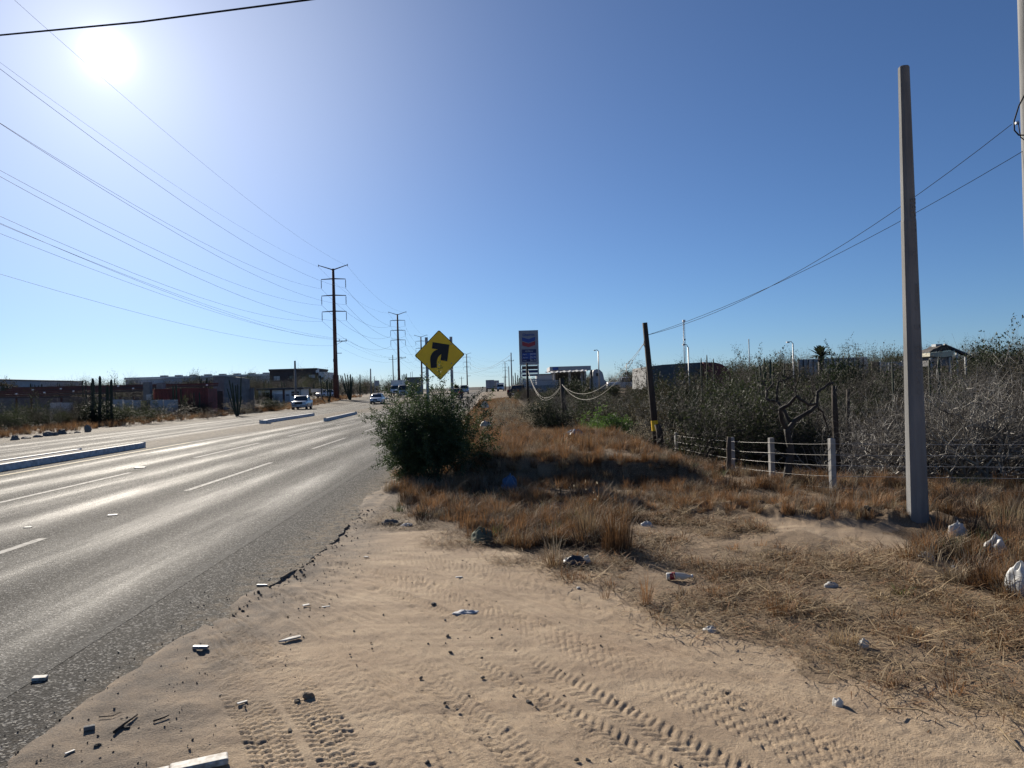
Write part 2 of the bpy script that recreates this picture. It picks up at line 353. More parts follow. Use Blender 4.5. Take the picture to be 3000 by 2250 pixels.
def ground_mat(m):
    n = m.node_tree.nodes; l = m.node_tree.links; p = n['Principled BSDF']; p.inputs['Roughness'].default_value = .95; p.inputs['Specular IOR Level'].default_value = .15
    tc = n.new('ShaderNodeTexCoord')
    def noise(s, d=6, r=.6):
        q = n.new('ShaderNodeTexNoise'); q.inputs['Scale'].default_value = s; q.inputs['Detail'].default_value = d; q.inputs['Roughness'].default_value = r; l.new(tc.outputs['Object'], q.inputs['Vector']); return q.outputs[0]
    def ramp(src, a, b, c, d):
        r = n.new('ShaderNodeMapRange'); r.inputs[1].default_value = a; r.inputs[2].default_value = b; r.inputs[3].default_value = c; r.inputs[4].default_value = d; l.new(src, r.inputs[0]); return r.outputs[0]
    def mix(f, a, b):
        q = n.new('ShaderNodeMix'); q.data_type = 'RGBA'
        if isinstance(f, float): q.inputs[0].default_value = f
        else: l.new(f, q.inputs[0])
        for k, v in ((6, a), (7, b)):
            if isinstance(v, tuple): q.inputs[k].default_value = (*v, 1)
            else: l.new(v, q.inputs[k])
        return q.outputs[2]
    def attr(a):
        q = n.new('ShaderNodeAttribute'); q.attribute_name = a; return q.outputs['Fac']
    sand = mix(ramp(noise(1.1), .35, .65, 0, 1), (.465, .36, .247), (.385, .29, .194))
    mp = n.new('ShaderNodeMapping'); mp.inputs['Rotation'].default_value = (0, 0, math.radians(52)); mp.inputs['Scale'].default_value = (.45, 5, 1); l.new(tc.outputs['Object'], mp.inputs[0])
    q0 = n.new('ShaderNodeTexNoise'); q0.inputs['Scale'].default_value = 1.2; q0.inputs['Detail'].default_value = 6; l.new(mp.outputs[0], q0.inputs['Vector'])
    sand = mix(ramp(q0.outputs[0], .42, .62, 0, .9), sand, (.30, .226, .155))
    sand = mix(ramp(noise(9), .45, .7, 0, .6), sand, (.39, .295, .20))
    sand = mix(ramp(noise(.55, 7, .7), .48, .66, 0, .55), sand, (.30, .215, .145))
    sand = mix(ramp(noise(32, 4, .7), .58, .72, 0, .6), sand, (.24, .19, .14))
    sand = mix(ramp(noise(120, 2), .57, .70, 0, .8), sand, (.16, .12, .09))
    sand = mix(ramp(noise(170, 1), .66, .74, 0, .8), sand, (.60, .52, .42))
    soil = mix(ramp(noise(5), .35, .65, 0, 1), (.165, .115, .072), (.075, .052, .034))
    soil = mix(ramp(noise(60, 3), .52, .66, 0, .75), soil, (.28, .20, .12))
    c = mix(attr('litter'), sand, soil)
    gr = mix(ramp(noise(90, 3), .4, .62, 0, 1), (.20, .165, .13), (.10, .09, .08))
    q = n.new('ShaderNodeMath'); q.operation = 'MULTIPLY'; l.new(attr('grit'), q.inputs[0]); l.new(ramp(noise(3.5), .3, .6, .35, .9), q.inputs[1])
    c = mix(q.outputs[0], c, gr)
    l.new(c, p.inputs['Base Color'])
    b = n.new('ShaderNodeBump'); b.inputs['Strength'].default_value = .9; b.inputs['Distance'].default_value = .014; l.new(noise(75, 5, .7), b.inputs['Height']); l.new(b.outputs[0], p.inputs['Normal'])
ground_mat(sandm_)
gme = mesh_np('ground', np.stack([gx, gy, gz], -1), Fq, smooth=True, mats=[sandm_])
for nm, ar in (('litter', mask), ('grit', grit)):
    a = gme.attributes.new(nm, 'FLOAT', 'POINT'); a.data.foreach_set('value', ar.astype(np.float32))
ground = tag(obj('ground', gme), 'bare sandy verge and dry soil', kind='structure')

# ------------------------------------------------------------------ carriageway
asph = bpy.data.materials.new('asphalt'); asph.use_nodes = True
def asphalt_mat(m):
    n = m.node_tree.nodes; l = m.node_tree.links; p = n['Principled BSDF']
    tc = n.new('ShaderNodeTexCoord')
    def noise(s, d=5, r=.6, st=None):
        q = n.new('ShaderNodeTexNoise'); q.inputs['Scale'].default_value = s; q.inputs['Detail'].default_value = d; q.inputs['Roughness'].default_value = r
        v = tc.outputs['Object']
        if st:
            mp = n.new('ShaderNodeMapping'); mp.inputs['Scale'].default_value = st; l.new(v, mp.inputs[0]); v = mp.outputs[0]
        l.new(v, q.inputs['Vector']); return q.outputs[0]
    def ramp(src, a, b, c, d):
        r = n.new('ShaderNodeMapRange'); r.inputs[1].default_value = a; r.inputs[2].default_value = b; r.inputs[3].default_value = c; r.inputs[4].default_value = d; l.new(src, r.inputs[0]); return r.outputs[0]
    def mix(f, a, b):
        q = n.new('ShaderNodeMix'); q.data_type = 'RGBA'; l.new(f, q.inputs[0])
        for k, v in ((6, a), (7, b)):
            if isinstance(v, tuple): q.inputs[k].default_value = (*v, 1)
            else: l.new(v, q.inputs[k])
        return q.outputs[2]
    vo = n.new('ShaderNodeTexVoronoi'); vo.inputs['Scale'].default_value = 72; l.new(tc.outputs['Object'], vo.inputs['Vector'])
    sep = n.new('ShaderNodeSeparateColor'); l.new(vo.outputs['Color'], sep.inputs[0])
    lane = noise(1.0, 4, .55, (1.1, .03, 1))          # wheel paths polished along the road
    c = mix(ramp(lane, .35, .65, 0, 1), (.036, .035, .034), (.060, .058, .054))
    c = mix(ramp(noise(.45, 5), .45, .7, 0, .7), c, (.080, .076, .068))
    c = mix(ramp(sep.outputs[0], .74, .88, 0, 1), c, (.27, .26, .24))
    c = mix(ramp(sep.outputs[1], .75, .95, 0, .9), c, (.012, .012, .012))
    vc = n.new('ShaderNodeTexVoronoi'); vc.feature = 'DISTANCE_TO_EDGE'; vc.inputs['Scale'].default_value = .42
    wn = n.new('ShaderNodeTexNoise'); wn.inputs['Scale'].default_value = 1.6; wn.inputs['Detail'].default_value = 6; l.new(tc.outputs['Object'], wn.inputs['Vector'])
    wm = n.new('ShaderNodeMix'); wm.data_type = 'VECTOR'; wm.inputs[0].default_value = .35; l.new(tc.outputs['Object'], wm.inputs[4]); l.new(wn.outputs['Color'], wm.inputs[5]); l.new(wm.outputs[1], vc.inputs['Vector'])
    ck = n.new('ShaderNodeMath'); ck.operation = 'MULTIPLY'; l.new(ramp(vc.outputs[0], .0, .007, 1, 0), ck.inputs[0]); l.new(ramp(noise(.16, 3), .5, .58, 0, .85), ck.inputs[1])
    c = mix(ck.outputs[0], c, (.012, .012, .012))
    c = mix(ramp(noise(.30, 6, .65), .60, .72, 0, .6), c, (.022, .022, .022))
    at_ = n.new('ShaderNodeAttribute'); at_.attribute_name = 'dust'
    q = n.new('ShaderNodeMath'); q.operation = 'MULTIPLY'; l.new(at_.outputs['Fac'], q.inputs[0]); l.new(ramp(noise(7, 8, .7), .42, .62, 0.05, .95), q.inputs[1])
    c = mix(q.outputs[0], c, (.27, .215, .15))
    l.new(c, p.inputs['Base Color'])
    pa = n.new('ShaderNodeAttribute'); pa.attribute_name = 'polish'
    pm = n.new('ShaderNodeMath'); pm.operation = 'MULTIPLY'; l.new(pa.outputs['Fac'], pm.inputs[0]); l.new(ramp(noise(.9, 6, .65, (1.6, .13, 1)), .32, .66, .1, 1.0), pm.inputs[1])
    l.new(ramp(pm.outputs[0], 0, 1, .80, .58), p.inputs['Roughness']); l.new(ramp(pm.outputs[0], 0, 1, .026, .085), p.inputs['Specular IOR Level'])
    b = n.new('ShaderNodeBump'); b.inputs['Strength'].default_value = .9; b.inputs['Distance'].default_value = .009
    ad = n.new('ShaderNodeMath'); ad.operation = 'ADD'; l.new(vo.outputs['Distance'], ad.inputs[0]); l.new(noise(160, 3), ad.inputs[1])
    l.new(ad.outputs[0], b.inputs['Height']); l.new(b.outputs[0], p.inputs['Normal'])
asphalt_mat(asph)
ys = np.concatenate([np.arange(-12, 2.5, .5), np.arange(2.5, 14, .07), np.arange(14, 40, .25), np.arange(40, 130, 2), np.arange(130, 420, 6)])
xs = np.concatenate([np.linspace(-25.1, -3, 110), np.linspace(-2.9, -2.0, 10)])
XX, YY = np.meshgrid(xs, ys)
ragr = .16 * fbm(YY * .9, YY * 0 + 3, 4, 61) + .16 * fbm(YY * 5, YY * 0 + 3, 4, 62); ragl = .5 * fbm(YY * .3, YY * 0, 3, 63)
XX = XX + (edge_x(YY) + 2.0) * sstep(-3.0, -2.0, XX)
XX = XX + ragr * sstep(-3.2, -1.92, XX) + ragl * sstep(-23, -25.1, XX)
ZZ = road_z(YY) - .05 * sstep(-2.16, -1.85, XX) * 0 + .002 * fbm(XX * .25, YY * .25, 2, 64)
nr, ncol = XX.shape; i = np.arange(nr - 1)[:, None] * ncol; j = np.arange(ncol - 1)[None, :]
Fq = np.stack([i + j, i + j + 1, i + ncol + j + 1, i + ncol + j], -1).reshape(-1, 4)
V = np.stack([XX, YY, ZZ], -1).reshape(-1, 3)
# broken right edge with thickness
re_ = np.arange(nr) * ncol + ncol - 1; lowv = V[re_] + np.array([.03, 0, -.08]); k0 = len(V); V2 = np.vstack([V, V[re_] + np.array([.001, 0, -.001]), lowv]); kk = np.arange(nr - 1)
Fe = np.stack([k0 + kk, k0 + nr + kk, k0 + nr + kk + 1, k0 + kk + 1], -1)
rme = mesh_np('road', V2, np.vstack([Fq, Fe]), smooth=True, mats=[asph])
dust = np.maximum(.75 * sstep(-2.75, -2.1, V2[:, 0]), np.maximum(sstep(-20.5, -23, V2[:, 0]) * .8, sstep(-12.5, -13, V2[:, 0]) * sstep(-15.2, -14.4, V2[:, 0]) * .95))
dust = np.maximum(dust, .75 * sstep(30, 40, V2[:, 1]) * sstep(-10.5, -12, V2[:, 0]) * sstep(-15.8, -14.9, V2[:, 0]) * (1 - sstep(75, 95, V2[:, 1])))
dust = np.maximum(dust, .3 * sstep(60, 110, V2[:, 1]))
pol = np.zeros(len(V2))
for x0_ in (-3.75, -5.15, -6.9, -8.2, -9.9, -11.3, -15.3, -16.7, -18.8, -20.3): pol = np.maximum(pol, (1.0 if x0_ > -13 else .55) * np.exp(-((V2[:, 0] - x0_) / .42) ** 2))
a = rme.attributes.new('polish', 'FLOAT', 'POINT'); a.data.foreach_set('value', pol.astype(np.float32))
a = rme.attributes.new('dust', 'FLOAT', 'POINT'); a.data.foreach_set('value', dust.astype(np.float32))
road = tag(obj('road', rme, rot=(0, 0, RD)), 'worn grey asphalt highway', kind='structure')
paint_w = mat('worn_white_paint', (.29, .283, .265), (.06, .06, .057), scale=11, rough=.8, spec=.1, contrast=(.42, .62))
paint_e = mat('faded_edge_paint', (.066, .064, .061), (.042, .042, .04), scale=30, rough=.8, contrast=(.3, .6), spec=.1)
paint_y = mat('worn_yellow_paint', (.5, .42, .24), (.14, .12, .09), scale=7, rough=.8, spec=.1, contrast=(.42, .66))
def stripe(x0, y0, y1, w, m, x1=None):
    n = max(2, int((y1 - y0) / 1.5)); yv = np.linspace(y0, y1, n); xv = np.linspace(x0, x0 if x1 is None else x1, n); zv = road_z(yv) + .0025
    zv = zv + .002 * fbm(xv * .25, yv * .25, 2, 64)
    V = np.concatenate([np.stack([xv - w / 2, yv, zv], -1), np.stack([xv + w / 2, yv, zv], -1)]); k = np.arange(n - 1)
    return obj('lane_marking', mesh_np('lane_marking', V, np.stack([k, n + k, n + k + 1, k + 1], -1), mats=[m]), road)
# the edge line is worn almost to the bare asphalt: the same aggregate with a trace of paint left
paint_e = asph.copy(); pn_ = paint_e.node_tree; pb_ = pn_.nodes['Principled BSDF']; lk_ = pb_.inputs['Base Color'].links[0].from_socket
mx_ = pn_.nodes.new('ShaderNodeMix'); mx_.data_type = 'RGBA'; mx_.inputs[0].default_value = .34; mx_.inputs[7].default_value = (.20, .195, .18, 1)
pn_.links.new(lk_, mx_.inputs[6]); pn_.links.new(mx_.outputs[2], pb_.inputs['Base Color'])
stripe(-3.07, -8, 120, .13, paint_e)
for k in range(-1, 16): stripe(-5.96, 14.6 - 10.2 + k * 10.2 - (0), 14.6 - 10.2 + k * 10.2 + 5.6, .13, paint_w)
for k in range(-1, 16): stripe(-8.95, 12.4 + k * 10.2, 12.4 + k * 10.2 + 6.2, .13, paint_w)
stripe(-12.25, -8, 30.5, .15, paint_y); stripe(-12.25, 30.5, 62, .13, paint_w, -10.3)
for k in range(0, 14): stripe(-17.9, 15 + k * 10.2, 19.8 + k * 10.2, .13, paint_w)
stripe(-21.7, -5, 140, .12, paint_e)
kerb_m = mat('kerb_paint', (.62, .62, .62), (.36, .36, .36), scale=6, rough=.7, bump=.3, bscale=40)
soil_d = mat('median_soil', (.085, .075, .065), (.05, .045, .04), scale=5, rough=.95, bump=.6, bscale=30)
def kerb(name, label, pts, w=.16, h=.19, group='kerbs of the median'):
    mb = MB(); prev = None
    for k in range(len(pts) - 1):
        (x0, y0), (x1, y1) = pts[k], pts[k + 1]; d = Vector((x1 - x0, y1 - y0, 0)); n_ = Vector((d.y, -d.x, 0)).normalized() * w / 2
        z0, z1 = float(road_z(y0)), float(road_z(y1)); a, b = Vector((x0, y0, z0)), Vector((x1, y1, z1)); up = Vector((0, 0, h))
        q = .8
        mb.add([a - n_, a + n_, a + n_ * q + up, a - n_ * q + up, b - n_, b + n_, b + n_ * q + up, b - n_ * q + up],
               [(0, 1, 2, 3)[::-1], (4, 5, 6, 7), (1, 5, 6, 2), (2, 6, 7, 3), (3, 7, 4, 0)])
    o = mb.build(name, kerb_m, bevel=.02); o.rotation_euler = (0, 0, RD); return tag(o, label, 'kerb', group)
kerb('kerb', 'long white painted kerb on the near side of the median, left foreground', [(-13.05, -6), (-13.05, 8), (-13.05, 18), (-13.05, 28.2)])
kerb('kerb', 'far white kerb of the median beside the oncoming lanes', [(-14.0, -6), (-14.0, 10), (-14.0, 25.6)], h=.185)
o = MB().add([(-13.95, -6, .155), (-13.11, -6, .155), (-13.11, 25.6, .155), (-13.95, 25.6, .155)], [(0, 1, 2, 3)]).build('median', soil_d); o.rotation_euler = (0, 0, RD); tag(o, 'dark filled strip between the median kerbs', kind='structure')
kerb('kerb', 'short white kerb end with a square block, beyond the median gap, oncoming side', [(-14.4, 48.6), (-15.0, 48.9), (-15.25, 64)], w=.3, h=.22)
kerb('kerb', 'short white kerb beyond the median gap, just left of the roadside bush', [(-11.0, 49.5), (-11.75, 65)], w=.2, h=.22)
# ------------------------------------------------------------------ materials shared by the built things
M = {}
M['steel_rust'] = mat('rust_red_steel', (.11, .045, .038), (.07, .034, .03), scale=1.2, rough=.7)
M['galv'] = mat('galvanised_steel', (.34, .35, .36), (.22, .23, .24), scale=6, rough=.5, metal=.6)
M['concrete'] = mat('cast_concrete', (.205, .205, .202), (.122, .122, .12), scale=1.5, rough=.9, bump=.35, bscale=40, stretch=(5, 5, .7), contrast=(.3, .7))
M['concrete_d'] = mat('grey_concrete', (.20, .20, .205), (.14, .14, .145), scale=2, rough=.9, bump=.2)
M['wood'] = mat('weathered_dark_wood', (.075, .055, .042), (.035, .028, .022), scale=3, rough=.9, bump=.6, bscale=22, stretch=(6, 6, .5))
M['wood2'] = mat('grey_brown_timber', (.13, .10, .075), (.06, .045, .035), scale=3, rough=.9, bump=.6, bscale=22, stretch=(6, 6, .5))
M['wire'] = mat('dark_wire', (.018, .018, .02), rough=.7, spec=.2)
M['wire_l'] = mat('zinc_wire', (.50, .48, .44), (.34, .32, .29), rough=.45, metal=.2)
M['cable_w'] = mat('pale_cable', (.34, .32, .28), (.26, .25, .22), rough=.7)
M['white'] = mat('white_paint', (.74, .74, .72), (.62, .62, .60), scale=2, rough=.6)
M['offwhite'] = mat('dusty_white_panel', (.38, .39, .41), (.31, .32, .34), scale=.6, rough=.7)
M['dark'] = mat('dark_paint', (.035, .033, .035), (.025, .024, .026), rough=.6)
M['black'] = mat('black_rubber', (.016, .016, .017), rough=.75)
M['brown_wall'] = mat('dark_brown_render', (.085, .068, .066), (.065, .052, .05), scale=.8, rough=.85)
M['glass'] = glass('window_glass'); M['glass_b'] = mat('bright_window', (.38, .42, .46), (.28, .31, .35), scale=.8, rough=.15, spec=.8)
M['yellow'] = mat('sign_yellow', (.98, .60, .010), (.92, .55, .010), scale=5, rough=.45, spec=.5)
M['sign_black'] = mat('sign_black', (.012, .012, .012), rough=.5)
M['blue'] = mat('panel_blue', (.030, .075, .32), rough=.4); M['navy'] = mat('panel_navy', (.012, .022, .12), rough=.4)
M['red'] = mat('panel_red', (.36, .035, .05), rough=.4); M['letter'] = mat('pale_letter', (.7, .72, .76), rough=.5)
M['container'] = mat('container_red', (.20, .05, .045), (.12, .036, .034), scale=1.5, rough=.7)
M['cactus'] = mat('cactus_skin', (.04, .052, .03), (.022, .03, .018), scale=3, rough=.75, bump=.4, bscale=12, rand=.25)
# ------------------------------------------------------------------ transmission line on the left
XR_L = -27.3
def catenary(a, b, sag, n=14):
    a, b = Vector(a), Vector(b); return [a.lerp(b, t) - Vector((0, 0, 4 * sag * t * (1 - t))) for t in [k / n for k in range(n + 1)]]
def wire(name, label, pts, r, m='wire', cat='cable', group=None, n=5):
    return tag(MB().tube(pts, r, n=n, cap=False).build(name, M[m]), label, cat, group)
ARMS = ((19.6 + 1.65, 2.12), (16.7 + 1.65, 2.12), (13.9 + 1.65, 2.12))
def make_tower(full=True):
    t = thing('transmission_pole', 'x', 'power pole', group='steel transmission poles in a line along the left of the road')
    MB().tube([(0, 0, -1), (0, 0, 8), (0, 0, 16), (0, 0, 23.1)], [.42, .36, .30, .22], n=10).build('pole', M['steel_rust'], t)
    MB().box((0, 0, 2.2), (.9, .5, 4.4)).build('sleeve', M['steel_rust'], t)
    for s in (-1, 1):
        MB().tube([(0, 0, 22.9), (s * 2.55, 0, 23.75)], [.11, .07], n=6).build('shield_wire_arm', M['steel_rust'], t)
        MB().tube([(s * 2.55, 0, 23.9), (s * 2.55, 0, 23.45)], .05, n=5).build('clamp', M['galv'], t)
    for z, w in ARMS:
        for s in (-1, 1):
            MB().tube([(0, 0, z + .1), (s * w, 0, z)], [.12, .07], n=6).build('cross_arm', M['steel_rust'], t)
            i_ = MB(); i_.tube([(s * w, 0, z), (s * w, 0, z - 1.62)], .035, n=5)
            for k in range(9): i_.tube([(s * w, 0, z - .25 - .14 * k), (s * w, 0, z - .31 - .14 * k)], .085, n=7)
            i_.build('insulator', M['dark'], t)
    MB().box((1.05, 0, 10.35), (2.1, .12, .14)).build('distribution_arm', M['steel_rust'], t)
    MB().tube([(.2, 0, 9.75), (1.3, 0, 10.3)], .04, n=5).build('brace', M['steel_rust'], t)
    for x in (.75, 1.95): MB().tube([(x, 0, 10.4), (x, 0, 10.72)], .06, n=6).build('pin_insulator', M['dark'], t)
    MB().box((-.25, 0, 7.0), (.28, .3, .5)).build('meter_box', M['galv'], t)
    return t
tower0 = make_tower()
TW = []
tspots = [(from_road(XR_L, 35.5), .0, 0.0), ((xat(985, 130), 130.0), .72, RD), ((xat(1170, 215), 215.0), 1.4, RD), ((xat(1237, 300), 300.0), 1.0, RD), ((xat(1369.5, 430), 430.0), -.2, -.05), ((xat(1481.5, 610), 610.0), 1.5, -.1)]
tl = ['', 'nearest and tallest rust red steel transmission pole, left of the road behind the parked pickup', 'second rust red transmission pole from the front, above the oncoming van',
      'third transmission pole, partly hidden behind the yellow arrow sign', 'far transmission pole just right of the yellow arrow sign', 'most distant transmission pole, near the gas station price sign']
first = True
for k, ((x, y), z, rz) in enumerate(tspots):
    TW.append((Vector((x, y, z)), rz))
    if k == 0: continue                      # stands outside the frame, only its wires are seen
    if first: o = tower0; o.location = (x, y, z); o.rotation_euler = (0, 0, rz); o['label'] = tl[k]; first = False
    else: o = dup(tower0, (x, y, z), rz, tl[k])
def tw_pt(k, lx, lz):
    p, rz = TW[k]; return p + Vector((lx * math.cos(rz), lx * math.sin(rz), lz))
nm_ = ('upper', 'middle', 'lower')
for k in range(len(TW) - 1):
    sag = 2.1 if k == 0 else (2.6 if k < 3 else 3.2); span = ('in the span nearest the camera', 'between the first two steel poles', 'between the second and third poles', 'between the third and fourth poles', 'in the farthest span')[k]
    for s, sd in ((-1, 'left'), (1, 'right')):
        for q, (z, w) in enumerate(ARMS):
            wire('power_line', f'{nm_[q]} {sd} transmission conductor {span}', catenary(tw_pt(k, s * w, z - 1.65), tw_pt(k + 1, s * w, z - 1.65), sag * (1 + .03 * q)), .012 if k == 0 else .018, cat='wire', group='transmission line conductors')
        wire('shield_wire', f'thin top shield wire on the {sd} {span}', catenary(tw_pt(k, s * 2.55, 23.5), tw_pt(k + 1, s * 2.55, 23.5), sag * .75), .008 if k == 0 else .011, cat='wire', group='shield wires')
    for lx, lz, nm in ((.75, 10.75, 'inner'), (1.95, 10.75, 'outer'), (.3, 9.6, 'neutral')):
        if k < 3: wire('distribution_line', f'{nm} low distribution wire {span}', catenary(tw_pt(k, lx - (1.0 if k == 0 else 0), lz + (1.1 if k == 0 and lz > 10 else 0)), tw_pt(k + 1, lx, lz), 1.5), .010, cat='wire', group='distribution wires')
wire('distribution_line', 'single low wire above the distribution wires on the left', catenary(tw_pt(0, -1.2, 13.0), tw_pt(1, .2, 10.6), 1.6), .011, cat='wire')
# timber pole leaning against the first steel pole
p = at(990, 1172, 129); MB_ = MB().tube([(p.x + .2, 128.6, -.2), (p.x - .15, 129.1, 10.6)], [.17, .12], n=7)
t = thing('utility_pole', 'slender timber pole standing tight against the nearest steel transmission pole', 'power pole', (0, 0, 0)); MB_.build('pole', M['steel_rust'], t)
MB().box((p.x + .45, 129.0, 8.9), (.9, .1, .1)).build('bracket', M['galv'], t)
# ------------------------------------------------------------------ other utility poles
def upole(label, u, D, vtop, z0=None, r=.14, m='concrete_d', arms=(), lean=0, arm_at=.96, name='utility_pole'):
    b = at(u, 1140, D); z0 = hz1(b.x, D) if z0 is None else z0; zt = at(u, vtop, D).z; xt = b.x + lean
    t = thing(name, label, 'power pole', (b.x, D, z0 - .3))
    MB().tube([(0, 0, 0), (lean * .5, 0, (zt - z0 + .3) * .5), (lean, 0, zt - z0 + .3)], [r, r * .85, r * .68], n=8).build('pole', M[m], t)
    for k, (w, dz) in enumerate(arms):
        MB().box((lean * .9, -.1, zt - z0 - dz), (w, .09, .1)).build('cross_arm', M['wood'], t)
        for s in (-1, 0, 1): MB().tube([(lean * .9 + s * w * .46, -.1, zt - z0 - dz + .05), (lean * .9 + s * w * .46, -.1, zt - z0 - dz + .3)], .05, n=6).build('insulator', M['dark'], t)
    return t
upole('plain grey concrete pole rising in front of the dark two storey building', 866, 112, 1057, r=.2)
upole('grey pole on the left verge beyond the oncoming white sedan', 1087, 135, 1080, r=.15)
upole('wooden pole with short cross arm between the first two transmission poles', 1153, 205, 1040, r=.16, m='wood', arms=((2.2, .9),))
upole('thin bare pole on the left skyline of scrub', 1098, 180, 1102, r=.10)
upole('far thin pole behind the low concrete building, left one of a pair', 1204, 230, 1090, r=.09); upole('far thin pole behind the low concrete building, right one of a pair', 1209, 232, 1088, r=.09)
upole('far wooden pole with cross arm right of the far white SUV', 1353, 330, 1103, r=.16, m='wood', arms=((2.0, .5),))
up1 = upole('tall grey pole with angled cable bracket on the right verge near the gas station', 1500, 170, 1033, r=.17, arms=((1.2, 1.6),))
upole('shorter plain pole beside the cacti left of the gas station sign', 1492, 172, 1073, r=.13)
upole('small far pole behind the trailers', 1478, 300, 1100, r=.12, m='wood', arms=((1.6, .4),))
a = at(1500, 1037, 170); b = at(1372, 1062, 425)
wire('distribution_line', 'cable from the grey right hand pole across to the far transmission pole', catenary(a, b, 3.5), .03, cat='wire')
wire('distribution_line', 'lower cable from the grey right hand pole towards the arrow sign', catenary(at(1499, 1050, 170), at(1290, 1075, 290), 3.0), .02, cat='wire')
# ------------------------------------------------------------------ yellow arrow sign
sc_c = at(1288, 1040, 17.2); HS = .585
t = thing('arrow_sign', 'yellow diamond road sign with a black arrow curving right, on two posts in the bush', 'road sign', (sc_c.x, 17.2, 0), rz=math.radians(2))
cz = sc_c.z
def rnd_diamond(h, r=.04):
    pts = []
    for k in range(4):
        a0 = math.pi / 2 * k; c = (h - r * 1.414) ; cx, cy = c * math.cos(a0), c * math.sin(a0)
        for q in range(-3, 4): pts.append((cx + r * math.cos(a0 + q * math.pi / 12), cy + r * math.sin(a0 + q * math.pi / 12)))
    return pts
f = lambda p, q, d: (p, d, cz + q)
MB().prism(rnd_diamond(HS), -.0, -.012, f).build('border', M['sign_black'], t)
MB().prism(rnd_diamond(HS - .022), -.010, -.0155, f).build('panel', M['yellow'], t)
def arc_pts(pts, n=6): return pts
HEAD = [(697, 323), (853, 352), (828, 508), (765, 497), (774, 440), (744, 393), (687, 383)]
OUT_ = [(687, 388), (744, 393), (715, 404), (692, 420), (676, 450), (668, 490), (673, 568)]
CO = [(668, 490), (671, 465), (677, 447), (688, 428), (702, 412), (722, 400), (746, 392)]; CI = [(730, 515), (732, 498), (737, 482), (745, 466), (755, 453), (765, 445), (776, 439)]
mbA = MB(); am = lambda x, y: ((x - 758) / 238 * HS, -(y - 446) / 238 * HS)
def quad(ps): mbA.prism([am(*p) for p in ps], -.0165, -.0225, f)
quad([(673, 568), (668, 490), (730, 515), (730, 565)])
for k in range(6): quad([CO[k], CO[k + 1], CI[k + 1], CI[k]])
quad([(697, 323), (853, 352), (744, 393), (687, 383)]); quad([(853, 352), (828, 508), (765, 497), (774, 440)]); quad([(853, 352), (776, 438), (744, 393)])
mbA.build('arrow', M['sign_black'], t)
for dx in (-.30, .27):
    MB().box((dx, .035, (cz + .42) / 2 - .2), (.065, .04, cz + .42 + .4)).build('post', M['galv'], t)
    for zz in (.25, -.2): MB().tube([(dx, -.02, cz + zz), (dx, .0, cz + zz)], .014, n=8).build('bolt', M['galv'], t)
for zz in (.24, -.22): MB().box((0, .012, cz + zz), (.62, .02, .045)).build('crossbar', M['galv'], t)
# ------------------------------------------------------------------ concrete pole right of centre
bx, by = at(2690, 1540, 9.0).x, 9.0; ztop = at(2655, 195, 9.0).z
z0 = hz1(bx, by)
t = thing('concrete_pole', 'tall pale octagonal concrete pole rising from the dry grass at right', 'pole', (bx, by, z0), rz=math.radians(-3))
def octa(w): c = w * .53; return [(-w, -c), (-c, -w), (c, -w), (w, -c), (w, c), (c, w), (-c, w), (-w, c)]
mb = MB(); Ht = ztop - z0; lv = [(-.5, .110), (0, .106), (Ht * .6, .077), (Ht * .655, .075), (Ht * .66, .071), (Ht - .012, .056), (Ht, .049)]
vs = []; fs = []
for z, w in lv: vs += [(px_, py_, z) for px_, py_ in octa(w)]
for k in range(len(lv) - 1):
    for q in range(8): fs.append((k * 8 + q, k * 8 + (q + 1) % 8, (k + 1) * 8 + (q + 1) % 8, (k + 1) * 8 + q))
fs.append(tuple((len(lv) - 1) * 8 + q for q in range(8)))
mb.add(vs, fs).build('shaft', M['concrete'], t)
M['stamp'] = mat('stamped_letter', (.20, .195, .19), rough=.9)
def pole_text(s, zc, size, m='stamp'):
    me = text_mesh(s, size, M[m]); w = .106 - .031 * max(zc, 0) / (Ht * .655)
    o = obj('lettering', me, t); o.rotation_euler = (math.radians(90 - .45), 0, 0); o.rotation_euler = Matrix.Rotation(math.radians(90), 3, 'X').to_euler()
    o.matrix_local = Matrix.Translation((0.028, -w - .0005, zc)) @ Matrix.Rotation(math.radians(90), 4, 'X') @ Matrix.Rotation(math.radians(90), 4, 'Z'); return o
pole_text('CR PC-6 00 2022', 1.78, .085); pole_text('C', 2.30, .10); pole_text('Concretos', 2.66, .075); pole_text('M', 3.2, .085); pole_text('MEGACABLE', 3.62, .085)
# pole cut by the right edge of the frame, with cable loops
DX = 11.2; px2 = at(2997, 260, DX).x + .16
t = thing('utility_pole', 'grey pole cut off by the right edge with black cable loops', 'power pole', (px2, DX, hz1(px2, DX) - .3))
MB().tube([(0, 0, 0), (0, 0, 5), (0, 0, 12)], [.2, .18, .15], n=12).build('pole', M['concrete'], t)
c1 = at(2962, 364, DX - .12); loc = lambda p: Vector(p) - t.location
MB().tube([loc(at(3006, 270, DX - .15)), loc(at(2985, 310, DX - .2)), loc(at(2971, 355, DX - .22)), loc(at(2972, 382, DX - .22)), loc(at(2985, 396, DX - .2)), loc(at(3010, 396, DX - .15))], .011, n=6).build('cable_loop', M['wire'], t)
MB().tube([loc(at(2982, 354, DX - .1)), loc(at(2986, 380, DX - .16)), loc(at(2990, 402, DX - .16)), loc(at(3008, 415, DX - .1))], .008, n=6).build('cable_loop', M['wire'], t)
MB().box(loc(at(2979, 361, DX - .1)), (.05, .04, .03)).build('clamp', M['galv'], t)
